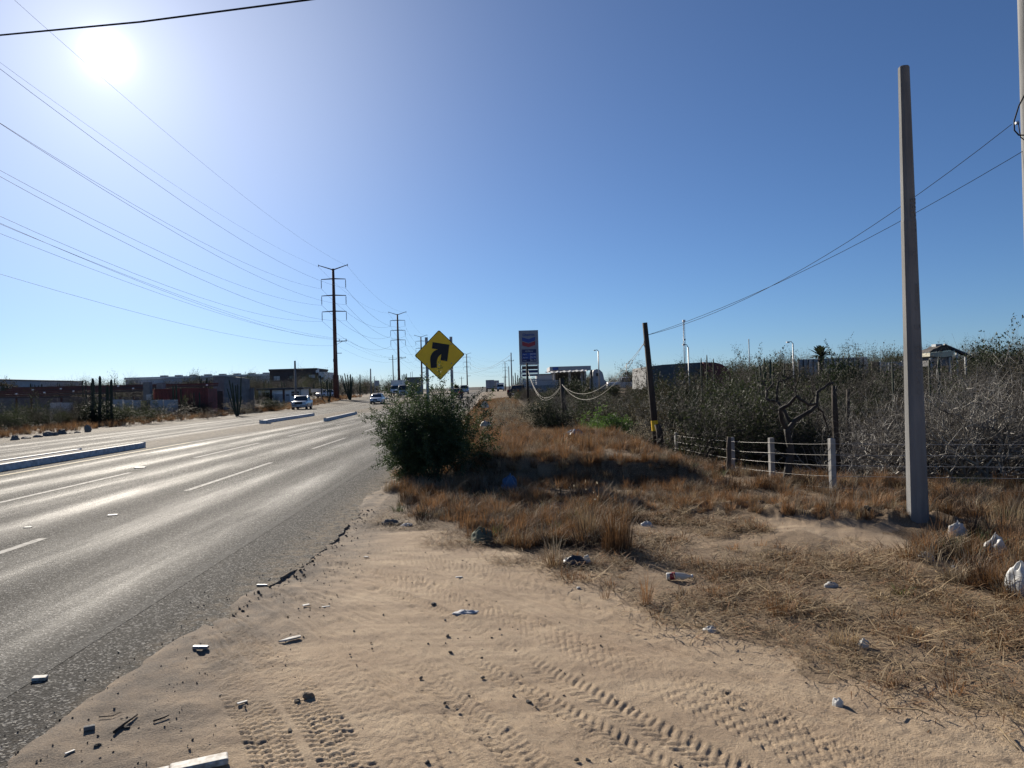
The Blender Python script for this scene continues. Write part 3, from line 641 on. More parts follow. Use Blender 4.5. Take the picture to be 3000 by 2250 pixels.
# leaning wooden pole with yellow band
D2 = 18.2; b2 = at(1928, 1345, D2); t2 = at(1889, 945, D2)
zb = hz1(b2.x, D2) - .25
t = thing('leaning_pole', 'leaning dark wooden pole with a yellow painted band, left end of the wire fence', 'pole', (b2.x, D2, zb))
L = lambda v, r0=None: Vector((np.interp(v, [945, 1345], [t2.x, b2.x]) - b2.x, 0, at(1910, v, D2).z - zb))
MB().tube([(0.01, 0, 0), L(1150), L(945)], [.088, .078, .062], n=10).build('pole', M['wood'], t)
MB().tube([L(1262), L(1232)], [.0885, .0865], n=10, cap=False).build('yellow_band', M['yellow'], t)
wp = Vector((t2.x + .02, D2, at(1889, 983, D2).z)); wp2 = Vector((t2.x, D2, at(1890, 1000, D2).z))
MB().tube([L(998) + Vector((-.07, -.05, 0)), L(1010) + Vector((-.09, -.06, 0)), L(1020) + Vector((-.05, -.06, 0))], .012, n=5).build('wire_coil', M['cable_w'], t)
# companion stake
bs = at(1938, 1352, 17.6); MB_ = MB().tube([(0, 0, -.2), (-.02, .02, .55), (-.07, .05, at(1928, 1243, 17.6).z - hz1(bs.x, 17.6))], [.085, .08, .07], n=8)
t = tag(MB_.build('stake', M['wood']), 'short dark timber stake tied to the foot of the leaning pole', 'post'); t.location = (bs.x, 17.6, hz1(bs.x, 17.6))
# the two cables from the leaning pole to the pole at the right edge
wire('service_cable', 'upper of two dark cables from the leaning pole to the right edge', catenary(wp, at(2964, 364, DX - .1), .46, 18), .005, m='wire')
wire('service_cable', 'lower of two dark cables from the leaning pole to the right edge', catenary(wp, at(3060, 405, 11.0), .26, 18), .0048, m='wire')
# two short poles across the valley carrying a slack pale cable
pA = upole('thin dark pole standing in front of the gas station price sign', 1546, 62, 1064, z0=at(1546, 1168, 62).z, r=.12, m='wood'); pB = None
xb = at(1656, 1215, 34); zt_ = at(1645, 1108, 34)
t = thing('utility_pole', 'short dark pole in the valley scrub with two slack pale cables', 'power pole', (xb.x, 34, xb.z - .6)); MB().tube([(0, 0, 0), (zt_.x - xb.x, 0, zt_.z - xb.z + .6)], [.13, .10], n=7).build('pole', M['wood'], t)
mid = at(1646, 1125, 33.9)
for k, (dv, sg, m_) in enumerate(((0, 1.05, 'cable_w'), (2, .8, 'cable_w'))):
    wire('service_cable', ('lower' if k == 0 else 'upper') + ' slack pale cable from the leaning pole down to the short valley pole', catenary(wp2, mid + Vector((0, -.02 * k, -.03 * k)), sg, 16), .0055, m=m_)
    wire('service_cable', ('lower' if k == 0 else 'upper') + ' slack pale cable sagging between the valley pole and the gas station sign', catenary(mid + Vector((0, 0, -.05 * k)), at(1547, 1085 + dv, 61.9), 1.35 + .08 * k, 16), .009, m=m_)
# heavy cable crossing the sky at top left
A_, B_ = at(0, 103, 10.0), at(900, 0, 8.4); dv = (A_ - B_)
wire('service_cable', 'thick dark cable crossing the top left corner above the sun', [B_ - dv * .9 + Vector((0, 0, .12)), B_, A_.lerp(B_, .5) - Vector((0, 0, .035)), A_, A_ + dv * 1.2 + Vector((0, 0, .25)), A_ + dv * 4 + Vector((0, 0, 1.2))], .0115, n=8)
# ------------------------------------------------------------------ wire fence on concrete posts
FP = [(1978, 1267, 19.0, .9), (2140, 1281, 15.2, 1.0), (2255, 1283, 13.4, 1.05), (2432, 1285, 12.0, 1.08)]
t = thing('wire_fence', 'wire fence with pale concrete posts along the edge of the scrub', 'fence', (0, 0, 0))
tops = []; M['post_c'] = mat('white_limed_post', (.34, .33, .31), (.22, .215, .205), scale=4, rough=.9, bump=.3)
for k, (u, v, D, h) in enumerate(FP):
    p = at(u, v, D); w = .085 if k else .08; lean = random.uniform(-.02, .02)
    zb = min(hz1(p.x, D), p.z - h) - .15
    MB().box((p.x + w * .35, D + .02, (p.z + zb) / 2), (w, .09, p.z - zb), rz=.15).build('post', M['post_c'], t, bevel=.008); tops.append(p + Vector((-.02, -.05, 0)))
pr = at(3010, 1292, 11.0) + Vector((1.2, -.2, 0.02)); p0 = at(1925, 1290, 17.7)
MB().box((pr.x, pr.y, pr.z - .55), (.115, .12, 1.3)).build('post', M['post_c'], t, bevel=.008)
line = [p0 + Vector((0, 0, .0))] + tops + [pr]
for k in range(len(line) - 1):
    for q, dz in enumerate((.08, .26, .43, .60, .79)):
        if k == 0 and q > 2: continue
        a = line[k] - Vector((0, 0, dz * (.80 if k == 0 else 1))); b = line[k + 1] - Vector((0, 0, dz * (.9 if k == 0 else 1)))
        if k == 1: a = line[k] - Vector((0, 0, dz * .9))
        pts = catenary(a, b, .003 + random.random() * .012, 10)
        MB().tube(pts, .0036 if k == 4 else .0024, n=4, cap=False).build('wire_strand', M['wire_l'], t)
def stick(label, u0, v0, u1, v1, D, r, m='wood2', name='timber_post', bend=.0, zpad=.2):
    a = at(u0, v0, D); b = at(u1, v1, D); a.z = hz1(a.x, D) - zpad; q = a.lerp(b, .5) + Vector((bend, 0, 0))
    o = MB().tube([a, a.lerp(q, .5) + Vector((bend * .4, 0, 0)), q, q.lerp(b, .5) - Vector((bend * .3, 0, 0)), b], [r, r * .95, r * .85, r * .9, r * .72], n=8).build(name, M[m]); return tag(o, label, 'post')
stick('rough brown timber post leaning beside the second concrete fence post', 2130, 1405, 2136, 1280, 15.0, .058, bend=.02)
stick('short broken timber stub at the foot of the rough timber fence post', 2122, 1400, 2118, 1365, 14.9, .035)
stick('thin grey stick standing alone in the dry grass of the plateau', 1790, 1340, 1796, 1296, 17.0, .022)
stick('thick black dead cactus trunk behind the fence, right of the bare tree', 2450, 1290, 2443, 1130, 14.6, .068, m='wood', name='dead_trunk')
stick('short dark stump in the scrub behind the concrete pole', 2480, 1180, 2484, 1140, 20, .06, m='wood', name='dead_trunk')
# ------------------------------------------------------------------ vegetation
def tubes_np(segs, sides=4):
    S = np.asarray(segs, float); N = len(S); p0, p1, r0, r1 = S[:, :3], S[:, 3:6], S[:, 6], S[:, 7]
    d = p1 - p0; d /= np.maximum(np.linalg.norm(d, axis=1, keepdims=True), 1e-9)
    ref = np.where(np.abs(d[:, 2:3]) < .9, np.array([[0, 0, 1.]]), np.array([[1., 0, 0]]))
    a = np.cross(d, ref); a /= np.maximum(np.linalg.norm(a, axis=1, keepdims=True), 1e-9); b = np.cross(d, a)
    V = np.zeros((N, 2 * sides, 3))
    for k in range(sides):
        t = 2 * math.pi * k / sides; o = a * math.cos(t) + b * math.sin(t)
        V[:, k] = p0 + o * r0[:, None]; V[:, sides + k] = p1 + o * r1[:, None]
    base = (np.arange(N) * 2 * sides)[:, None]
    F = np.concatenate([base + np.array([[k, (k + 1) % sides, sides + (k + 1) % sides, sides + k]]) for k in range(sides)])
    return V.reshape(-1, 3), F
def leaves_np(P, D, L, Wd, rng, droop=.3, flat=0.0):
    """diamond leaflets at points P pointing roughly along D"""
    P = np.asarray(P, float); N = len(P); D = np.asarray(D, float) + rng.normal(0, .55, (N, 3)); D[:, 2] -= droop * rng.random(N)
    D /= np.maximum(np.linalg.norm(D, axis=1, keepdims=True), 1e-9)
    r = rng.normal(0, 1, (N, 3)); 
    if flat: r[:, 2] += flat * 3
    s = np.cross(D, r); s /= np.maximum(np.linalg.norm(s, axis=1, keepdims=True), 1e-9)
    l = (L * rng.uniform(.6, 1.4, N))[:, None]; w = (Wd * rng.uniform(.7, 1.3, N))[:, None]
    V = np.stack([P, P + D * l * .5 + s * w, P + D * l, P + D * l * .5 - s * w], 1).reshape(-1, 3)
    return V, np.arange(N * 4).reshape(-1, 4)
def grow(rng, stems, H, spread, r0, levels, kids, kink=.25, up=.15, seglen=.16, ratio=.62, root_r=.1, out=.6):
    """bare branching skeleton: list of segments and list of (tip/twig point, direction)"""
    segs = []; tips = []; stack = []
    for s in range(stems):
        a = 2 * math.pi * (s + rng.random()) / stems; e = out * rng.uniform(.4, 1.3)
        d = np.array([math.cos(a) * e * spread, math.sin(a) * e * spread, 1.0]); d /= np.linalg.norm(d)
        p = np.array([math.cos(a), math.sin(a), 0]) * root_r * rng.random(); p[2] = -.05
        stack.append((p, d, H * rng.uniform(.7, 1.15), r0 * rng.uniform(.7, 1.2), 0))
    while stack:
        p, d, L, r, lv = stack.pop(); n = max(2, int(L / seglen)); sl = L / n; br = []
        for k in range(n):
            d = d + rng.normal(0, kink, 3); d[2] += up * (1 if lv < 2 else .4); d = d / np.linalg.norm(d)
            q = p + d * sl; f0, f1 = 1 - .75 * k / n, 1 - .75 * (k + 1) / n
            segs.append((*p, *q, max(r * f0, .0016), max(r * f1, .0014))); br.append((q.copy(), d.copy(), r * f1)); p = q
            if lv >= levels - 1: tips.append((q.copy(), d.copy()))
        if lv < levels:
            nk = max(1, int(round(kids * rng.uniform(.6, 1.4))))
            for _ in range(nk):
                k = int(rng.integers(max(0, n // 4), n)) if n > 2 else n - 1; q, dd, rr = br[k]
                v = rng.normal(0, 1, 3); v -= dd * v.dot(dd); v /= np.linalg.norm(v) + 1e-9
                nd = dd * .6 + v * rng.uniform(.5, 1.1); nd /= np.linalg.norm(nd)
                stack.append((q, nd, L * ratio * rng.uniform(.6, 1.15), max(rr * .7, .002), lv + 1))
    return segs, tips
M['twig_grey'] = mat('dry_grey_twigs', (.075, .062, .05), (.036, .03, .025), scale=6, rough=.7, rand=.25)
M['twig_pale'] = mat('bleached_and_lit_branches', (.38, .35, .30), (.045, .039, .033), scale=3.4, rough=.5, rand=.2)  # pale dead wood; sunlit edges and black gaps painted in as contrast
M['twig_dark'] = mat('dark_branches', (.06, .05, .042), (.035, .03, .026), scale=6, rough=.8, rand=.2)
M['leaf_bush'] = mat('mesquite_leaf', (.066, .10, .036), (.028, .048, .019), scale=1.6, rough=.65, translucent=.3)
M['leaf_green'] = mat('scrub_leaf', (.052, .066, .025), (.024, .032, .013), scale=1.2, rough=.7, translucent=.35, rand=.25)
M['leaf_dark'] = mat('dark_scrub_leaf', (.036, .05, .018), (.016, .023, .009), scale=1.2, rough=.7, translucent=.22, rand=.25)
M['leaf_lush'] = mat('fresh_leaf', (.10, .17, .035), (.05, .10, .022), scale=1.2, rough=.6, translucent=.4)
M['leaf_olive'] = mat('olive_leaf', (.06, .05, .025), (.03, .026, .014), scale=1.2, rough=.7, translucent=.3, rand=.2)
M['flower_pale'] = mat('dry_seed_head', (.32, .285, .21), (.20, .17, .115), scale=3, rough=.8, translucent=.4, rand=.15)
M['grass_dry'] = mat('dry_grass', (.27, .148, .066), (.12, .068, .035), scale=2.2, rough=.8, translucent=.28, rand=.5)
M['grass_straw'] = mat('straw', (.40, .30, .175), (.23, .165, .092), scale=2, rough=.8, translucent=.22, rand=.3)
M['palm'] = mat('palm_leaf', (.06, .075, .035), (.03, .04, .02), scale=2, rough=.6, translucent=.15)
M['bark'] = mat('bare_tree_bark', (.05, .042, .035), (.022, .018, .015), scale=7, rough=.85, bump=.7, bscale=30)
def twig_mesh(name, seed, stems, H, spread, r0, levels, kids, m, leaf=None, nleaf=0, L=.03, Wd=.009, sides=3, **kw):
    rng = np.random.default_rng(seed); segs, tips = grow(rng, stems, H, spread, r0, levels, kids, **kw)
    V, F = tubes_np(segs, sides); tw = mesh_np(name + '_twigs', V, F, smooth=True, mats=[m]); lf = None
    if leaf is not None:
        k = rng.integers(0, len(tips), nleaf); P = np.array([tips[i][0] for i in k]) + rng.normal(0, .025, (nleaf, 3)); D = np.array([tips[i][1] for i in k])
        P[:, 2] = np.maximum(P[:, 2], .02)
        LV, LF = leaves_np(P, D, L, Wd, rng); lf = mesh_np(name + '_leaves', LV, LF, mats=[leaf])
    return tw, lf
def joined(name, tw, lf):
    """one mesh with two materials, used for the uncountable scrub"""
    n1 = len(tw.vertices); c1 = np.zeros(n1 * 3, np.float32); tw.vertices.foreach_get('co', c1); f1 = np.zeros(len(tw.loops), np.int32); tw.loops.foreach_get('vertex_index', f1)
    n2 = len(lf.vertices); c2 = np.zeros(n2 * 3, np.float32); lf.vertices.foreach_get('co', c2); f2 = np.zeros(len(lf.loops), np.int32); lf.loops.foreach_get('vertex_index', f2)
    mi = np.concatenate([np.zeros(len(tw.polygons)), np.ones(len(lf.polygons))])
    return mesh_np(name, np.concatenate([c1, c2]).reshape(-1, 3), np.concatenate([f1, f2 + n1]).reshape(-1, 4), mats=[tw.materials[0], lf.materials[0]], mat_idx=mi)
VT = {}
VT['thicket'] = [twig_mesh(f'thicket{k}', 100 + k, 10, 1.75, .95, .030, 2, 6, M['twig_pale'], ratio=.55, kink=.36, up=.12, seglen=.13, sides=4)[0] for k in range(3)]
VT['brush'] = [twig_mesh(f'brush{k}', 200 + k, 11, 1.25, 1.0, .011, 2, 7, M['twig_grey'], kink=.22, up=.12, seglen=.14)[0] for k in range(3)]
VT['brushg'] = [twig_mesh(f'brushg{k}', 300 + k, 9, 1.2, 1.0, .011, 2, 6, M['twig_dark'], M['leaf_green'], 3600, .05, .014, kink=.22, up=.1, seglen=.15) for k in range(2)]
VT['olive'] = [twig_mesh(f'olive{k}', 330 + k, 9, 1.2, 1.0, .011, 2, 6, M['twig_grey'], M['leaf_olive'], 2600, .045, .012, kink=.22, up=.1, seglen=.15) for k in range(2)]
VT['pale'] = [twig_mesh(f'pale{k}', 400 + k, 14, .62, 1.15, .006, 2, 5, M['twig_grey'], M['flower_pale'], 1500, .022, .011, kink=.2, up=.08, seglen=.1) for k in range(2)]
VT['lush'] = [twig_mesh(f'lush{k}', 430 + k, 12, .7, 1.1, .007, 2, 6, M['twig_dark'], M['leaf_lush'], 4200, .045, .016, kink=.2, up=.06, seglen=.1) for k in range(1)]
VT['dense'] = [twig_mesh(f'dense{k}', 460 + k, 12, 1.15, 1.0, .014, 2, 8, M['twig_dark'], M['leaf_dark'], 9000, .05, .016, kink=.24, up=.06, seglen=.14) for k in range(2)]
# --- scatter: one object of instances for what nobody could count
def tuft(name, seed, nb, h, w, lean, m, rad=.05, curl=.5):
    rng = np.random.default_rng(seed); a = rng.random(nb) * 2 * math.pi; r = rad * np.sqrt(rng.random(nb)); hh = h * rng.uniform(.45, 1.1, nb); ln = lean * rng.uniform(.15, 1.2, nb)
    ad = a + rng.normal(0, .7, nb); dx, dy = np.cos(ad), np.sin(ad); sx, sy = -dy, dx
    b = np.stack([r * np.cos(a), r * np.sin(a), np.full(nb, -.02)], -1)
    md = b + np.stack([dx * ln * hh * .35, dy * ln * hh * .35, hh * .6], -1); tp = b + np.stack([dx * ln * hh, dy * ln * hh, hh * (1 - curl * ln * .4)], -1)
    s = np.stack([sx, sy, sx * 0], -1) * (w * rng.uniform(.6, 1.3, nb))[:, None] / 2
    V = np.stack([b - s, b + s, md + s * .8, md - s * .8, tp], 1).reshape(-1, 3); k = np.arange(nb)[:, None] * 5
    return mesh_np(name, V, k + np.array([[0, 1, 2, 3]]), k + np.array([[3, 2, 4]]), mats=[m])
def strawmat(name, seed, n, m):
    rng = np.random.default_rng(seed); p = np.stack([rng.normal(0, .16, n), rng.normal(0, .16, n), rng.random(n) * .02 + .004], -1); a = rng.random(n) * 6.28; L = rng.uniform(.05, .22, n)
    d = np.stack([np.cos(a), np.sin(a), rng.normal(.05, .18, n)], -1); s = np.stack([-np.sin(a), np.cos(a), a * 0], -1) * .0028
    q = p + d * (L * .5)[:, None] + np.stack([a * 0, a * 0, .012 * rng.random(n)], -1); e = p + d * L[:, None]
    V = np.stack([p - s, p + s, q + s, q - s, e], 1).reshape(-1, 3); k = np.arange(n)[:, None] * 5
    return mesh_np(name, V, k + np.array([[0, 1, 2, 3]]), k + np.array([[3, 2, 4]]), mats=[m])
_gn = 0
def scatter(name, label, cat, protos, pts, rot, scl, idx):
    global _gn; _gn += 1
    pc = bpy.data.collections.new(f'proto_{_gn}')
    for k, me in enumerate(protos):
        po = bpy.data.objects.new(f'proto_{_gn}_{k:02d}', me); pc.objects.link(po)
    me = bpy.data.meshes.new(name); pts = np.asarray(pts, np.float32); me.vertices.add(len(pts)); me.vertices.foreach_set('co', pts.ravel())
    for nm, tp, ar, key in (('rot', 'FLOAT_VECTOR', rot, 'vector'), ('scl', 'FLOAT_VECTOR', scl, 'vector'), ('idx', 'INT', idx, 'value')):
        a = me.attributes.new(nm, tp, 'POINT'); a.data.foreach_set(key, np.asarray(ar, np.int32 if tp == 'INT' else np.float32).ravel())
    o = obj(name, me); g = bpy.data.node_groups.new(f'scatter_{_gn}', 'GeometryNodeTree')
    g.interface.new_socket('Geometry', in_out='INPUT', socket_type='NodeSocketGeometry'); g.interface.new_socket('Geometry', in_out='OUTPUT', socket_type='NodeSocketGeometry')
    N = g.nodes; l = g.links; gi = N.new('NodeGroupInput'); go = N.new('NodeGroupOutput'); ip = N.new('GeometryNodeInstanceOnPoints'); ci = N.new('GeometryNodeCollectionInfo')
    ci.inputs['Collection'].default_value = pc; ci.inputs['Separate Children'].default_value = True; ci.inputs['Reset Children'].default_value = True
    def na(nm, tp):
        q = N.new('GeometryNodeInputNamedAttribute'); q.data_type = tp; q.inputs['Name'].default_value = nm; return q.outputs['Attribute']
    l.new(gi.outputs[0], ip.inputs['Points']); l.new(ci.outputs[0], ip.inputs['Instance']); ip.inputs['Pick Instance'].default_value = True
    l.new(na('idx', 'INT'), ip.inputs['Instance Index']); l.new(na('rot', 'FLOAT_VECTOR'), ip.inputs['Rotation']); l.new(na('scl', 'FLOAT_VECTOR'), ip.inputs['Scale']); l.new(ip.outputs[0], go.inputs[0])
    md = o.modifiers.new('scatter', 'NODES'); md.node_group = g
    return tag(o, label, cat, kind='stuff')
def spread_poly(rng, poly, n, jitter=None):
    P = np.array(poly); lo, hi = P.min(0), P.max(0); out = []
    while sum(len(q) for q in out) < n:
        q = rng.uniform(lo, hi, (n * 3, 2)); q = q[in_poly(q[:, 0], q[:, 1], poly)]; out.append(q)
        if len(out) > 60: break
    return np.concatenate(out)[:n]
def lay(rng, xy, smin, smax, nproto, tilt=.12, zoff=0.0, zscale=(.8, 1.2)):
    n = len(xy); z = hz(xy[:, 0], xy[:, 1]) + zoff; rot = np.stack([rng.normal(0, tilt, n), rng.normal(0, tilt, n), rng.random(n) * 6.28], -1)
    s = rng.uniform(smin, smax, n); S = np.stack([s, s, s * rng.uniform(*zscale, n)], -1); return np.column_stack([xy, z]), rot, S, rng.integers(0, nproto, n)
rg = np.random.default_rng(17)
M['grass_grey'] = mat('grey_straw', (.30, .245, .17), (.17, .135, .095), scale=2, rough=.85, translucent=.2, rand=.3)
TUFTS = [tuft('tuft0', 1, 70, .27, .0065, .85, M['grass_dry'], .10), tuft('tuft1', 2, 60, .20, .006, 1.1, M['grass_dry'], .12), tuft('tuft2', 3, 45, .34, .006, .7, M['grass_dry'], .08), tuft('tuft3', 4, 40, .26, .006, 1.0, M['grass_straw'], .09), tuft('tuft4', 5, 44, .22, .006, 1.2, M['grass_grey'], .11), tuft('tuft5', 6, 40, .3, .006, .9, M['grass_grey'], .08)]
# dense rust brown grass
def thin(rng, xy, sc, lo, hi, s):
    xy = xy + np.stack([fbm(xy[:, 0] * 1.9, xy[:, 1] * 1.9, 3, s + 5), fbm(xy[:, 0] * 1.9 + 7, xy[:, 1] * 1.9, 3, s + 6)], -1) * .9
    d = fbm(xy[:, 0] * sc, xy[:, 1] * sc, 3, s) + .5; return xy[rng.random(len(xy)) < sstep(lo, hi, d)]
xy = thin(rg, spread_poly(rg, G_FRONT, 2000), 1.5, .33, .56, 71)
P1 = lay(rg, xy, .35, 1.05, 6)
ed = [p for p in G_BACK if p[1] < 40]
xy = thin(rg, spread_poly(rg, G_BACK, 8500), 1.1, .30, .54, 72); P2 = lay(rg, xy, .35, 1.05, 6)
bk = (xy[:, 0] > -.3) & (xy[:, 0] < 2.9) & (xy[:, 1] < 15.0) & (xy[:, 1] > 13.2); P2[2][bk] *= .6
xy = spread_poly(rg, [(-.9, 15.4), (-.9, 14.2), (.3, 13.6), (1.5, 13.3), (2.9, 12.4), (3.1, 13.8), (1.4, 14.9)], 420); P6 = lay(rg, xy, .45, 1.0, 6)
xy = spread_poly(rg, [(2.1, 10.9), (3.4, 11.0), (5.0, 9.8), (4.9, 8.9), (4.2, 9.0), (3.2, 9.7), (2.2, 10.3)], 200); P7 = lay(rg, xy, .3, .8, 6)
xy = spread_poly(rg, [(.9, 12.8), (3.0, 12.6), (3.4, 11.2), (2.0, 10.6), (1.2, 9.2), (.7, 10.5)], 260); P8 = lay(rg, xy, .25, .8, 6)
xy = thin(rg, spread_poly(rg, G_RIGHT, 1000), 1.6, .34, .58, 77); P3 = lay(rg, xy, .4, 1.1, 6)
xr__ = rg.uniform(-30.5, -25.6, 2600); yr__ = rg.uniform(26, 150, 2600); X_, Y_ = from_road(xr__, yr__); P4 = lay(rg, np.stack([X_, Y_], -1), .9, 1.9, 4)
xr__ = rg.uniform(-1.6, 3.4, 4200); yr__ = rg.uniform(15.5, 110, 4200); X_, Y_ = from_road(xr__, yr__); P5 = lay(rg, np.stack([X_, Y_], -1), .6, 1.5, 4)
def cat_(*P): return [np.concatenate([p[k] for p in P]) for k in range(4)]
scatter('dry_grass', 'rust brown dry grass covering the verge and the plateau', 'grass', TUFTS, *cat_(P1, P2, P3, P5, P6, P7, P8))
scatter('dry_grass', 'low dry grass strip along the far left side of the road', 'grass', TUFTS, *P4)
M['grass_dark'] = mat('dark_dead_weed', (.10, .066, .042), (.055, .037, .026), scale=3, rough=.85, translucent=.15, rand=.3); M['weed_green'] = mat('green_weed', (.075, .095, .035), (.045, .06, .022), scale=3, rough=.8, translucent=.3, rand=.3)
WD = [tuft('weed_d0', 81, 40, .36, .007, .9, M['grass_dark'], .07), tuft('weed_d1', 82, 30, .28, .007, 1.2, M['grass_dark'], .09), tuft('weed_g', 83, 40, .2, .008, 1.2, M['weed_green'], .08)]; xw = np.concatenate([thin(rg, spread_poly(rg, G_FRONT, 120), 1.2, .3, .6, 75), thin(rg, spread_poly(rg, [p for p in G_BACK], 420), .7, .3, .6, 76), spread_poly(rg, G_RIGHT, 90)])
scatter('dry_weeds', 'small dark twiggy weeds mixed into the dry grass', 'weeds', WD, *lay(rg, xw, .6, 1.2, 3))
# sparse tufts and lying straw on the sandy ground at right
SM = [tuft('small0', 11, 26, .13, .0045, 1.3, M['grass_dry'], .05, .9), tuft('small1', 12, 18, .09, .0045, 1.6, M['grass_straw'], .06, 1.0), strawmat('straw0', 13, 26, M['grass_straw']), strawmat('straw1', 14, 20, M['grass_dry']), strawmat('straw2', 15, 30, M['grass_straw'])]
xy = thin(rg, spread_poly(rg, LITTER, 3000), 1.5, .40, .60, 73); Q1 = lay(rg, xy, .6, 1.35, 5, tilt=.1)
xy = thin(rg, spread_poly(rg, PX([(1140, 1480), (1120, 1550), (1400, 1640), (1650, 1720), (1900, 1830), (2500, 2010), (3100, 2230), (3100, 2120), (2050, 1810), (1640, 1650), (1300, 1560)]), 700), 1.6, .45, .62, 74); Q2 = lay(rg, xy, .35, .9, 5)
Q2[3][:] = np.where(Q2[3] < 2, Q2[3] + 2, Q2[3])
scatter('straw_litter', 'dry straw and low withered tufts strewn over the sandy ground at right', 'straw', SM, *cat_(Q1, Q2))
# --- scrub
SCR = VT['thicket'] + VT['brush'] + [joined('brushg_j%d' % k, *p) for k, p in enumerate(VT['brushg'])] + [joined('olive_j%d' % k, *p) for k, p in enumerate(VT['olive'])] + [joined('dense_j%d' % k, *p) for k, p in enumerate(VT['dense'])]
TH_, BR_, GR_, OL_, DE_ = [0, 1, 2], [3, 4, 5], [6, 7], [8, 9], [10, 11]
def scrub(rng, xy, smin, smax, kinds, zoff=-.05):
    p, r, s, _ = lay(rng, xy, smin, smax, 1, tilt=.1, zoff=zoff); hv = .55 + 1.0 * (fbm(xy[:, 0] * .16, xy[:, 1] * .11, 3, 95) + .5); s = s * np.stack([hv ** .5, hv ** .5, hv], -1); return p, r, s, rng.choice(kinds, len(xy))
R1 = scrub(rg, spread_poly(rg, [(6.9, 13.2), (7.4, 12.5), (10, 12), (18, 11.5), (19, 17), (9, 17.5), (7.4, 16.5)], 170), .75, 1.2, TH_ * 3 + BR_ * 2 + OL_)
R1b = scrub(rg, spread_poly(rg, [(8.2, 13), (12, 12.5), (18, 12), (19, 17), (10, 16.5)], 60), 1.1, 1.4, TH_)
R2 = scrub(rg, spread_poly(rg, [(5.2, 18.2), (8.5, 17.2), (26, 17), (40, 40), (14, 34), (8, 26), (5, 20)], 330), .6, 1.5, BR_ * 3 + OL_ * 2 + GR_ + DE_)
R3 = scrub(rg, spread_poly(rg, [(3.8, 21), (8, 24), (14, 33), (34, 45), (40, 75), (6, 75), (1.2, 60), (0.6, 36)], 520), .5, 1.25, BR_ * 2 + GR_ * 2 + OL_ * 2 + DE_ * 2)
R4 = scrub(rg, spread_poly(rg, [(14, 34), (60, 34), (95, 100), (40, 110), (18, 80), (10, 60)], 650), .8, 2.0, BR_ * 2 + GR_ * 2 + OL_ * 2 + DE_ * 2)
R4b = scrub(rg, spread_poly(rg, [(22, 90), (100, 90), (160, 190), (60, 200), (30, 130)], 260), 1.5, 2.6, BR_ * 2 + OL_ * 2 + GR_)
scatter('scrub', 'tangled mass of bleached bare branches behind the fence at right', 'scrub', SCR, *cat_(R1, R1b))
scatter('scrub', 'grey leafless scrub filling the valley and hillside at right', 'scrub', SCR, *cat_(R2, R3, R4, R4b))
def strip(n, xa, xb, ya, yb): 
    X_, Y_ = from_road(rg.uniform(xa, xb, n), rg.uniform(ya, yb, n)); return np.stack([X_, Y_], -1)
L1 = scrub(rg, strip(240, -36, -28.6, 34, 78), .4, .9, BR_ * 2 + GR_ * 2 + OL_ * 2)
L2 = scrub(rg, strip(260, -44, -31, 74, 125), .7, 1.2, BR_ * 3 + GR_ + OL_)
L2 = [a[~((L2[0][:, 0] > -40) & (np.abs(L2[0][:, 1] - 108) < 14) & (L2[0][:, 0] > -37.5))] for a in L2]
L3 = scrub(rg, strip(260, -80, -31, 125, 190), 1.3, 2.3, BR_ * 3 + GR_ + OL_)
L4 = scrub(rg, strip(200, -75, -45, 88, 130), 1.2, 2.1, BR_ * 3 + OL_)
L5 = scrub(rg, strip(300, -170, -33, 185, 330), 1.8, 3.2, BR_ * 2 + GR_ + OL_)
L6 = scrub(rg, strip(240, 12, 160, 200, 420), 1.8, 3.2, BR_ * 2 + GR_ + OL_)
L7 = scrub(rg, np.concatenate([strip(200, 3.5, 11, 58, 99), strip(280, 9, 36, 66, 98)]), .45, .9, BR_ + GR_ + OL_ * 2 + DE_)
scatter('scrub', 'grey brown desert scrub behind the left verge', 'scrub', SCR, *cat_(L1, L2, L3, L4))
scatter('scrub', 'distant desert scrub on both sides along the skyline', 'scrub', SCR, *cat_(L5, L6, L7))
# --- individual shrubs
def shrub(kind, v, label, u, D, scale, z=None, group='shrubs', name='shrub', cat='shrub', rz=None, dz=0):
    x = xat(u, D); tw, lf = VT[kind][v % len(VT[kind])] if isinstance(VT[kind][0], tuple) else (VT[kind][v % len(VT[kind])], None)
    zz = hz1(x, D) + dz - .04
    t = thing(name, label, cat, (x, D, zz), rz if rz is not None else random.random() * 6.28, group); t.scale = scale if hasattr(scale, '__len__') else (scale,) * 3
    obj('branches', tw, t)
    if lf: obj('foliage', lf, t)
    return t
shrub('dense', 0, 'round dark green bush just left of and behind the leaning wooden pole', 1955, 27, (1.45, 1.45, 1.5)); shrub('dense', 1, 'dark green bush adjoining the round one, right behind the leaning pole', 2010, 29, (1.1, 1.1, 1.15)); shrub('olive', 1, 'olive brown bush left of the leaning pole foot, in the valley', 1865, 28, 1.3)
shrub('brushg', 0, 'large airy green bush behind the fence, left of the bare tree', 2160, 18.0, (1.35, 1.35, 1.3)); shrub('brushg', 1, 'thinner green bush behind the second fence post', 2090, 17.0, 1.0); shrub('brushg', 1, 'green bush behind the bare tree trunk', 2250, 20, 1.3)
shrub('lush', 0, 'low fresh green bush at the far edge of the dry grass', 1800, 22.5, (1.15, 1.0, .95)); shrub('lush', 0, 'small fresh green bush left of the low green one', 1740, 24.5, .8)
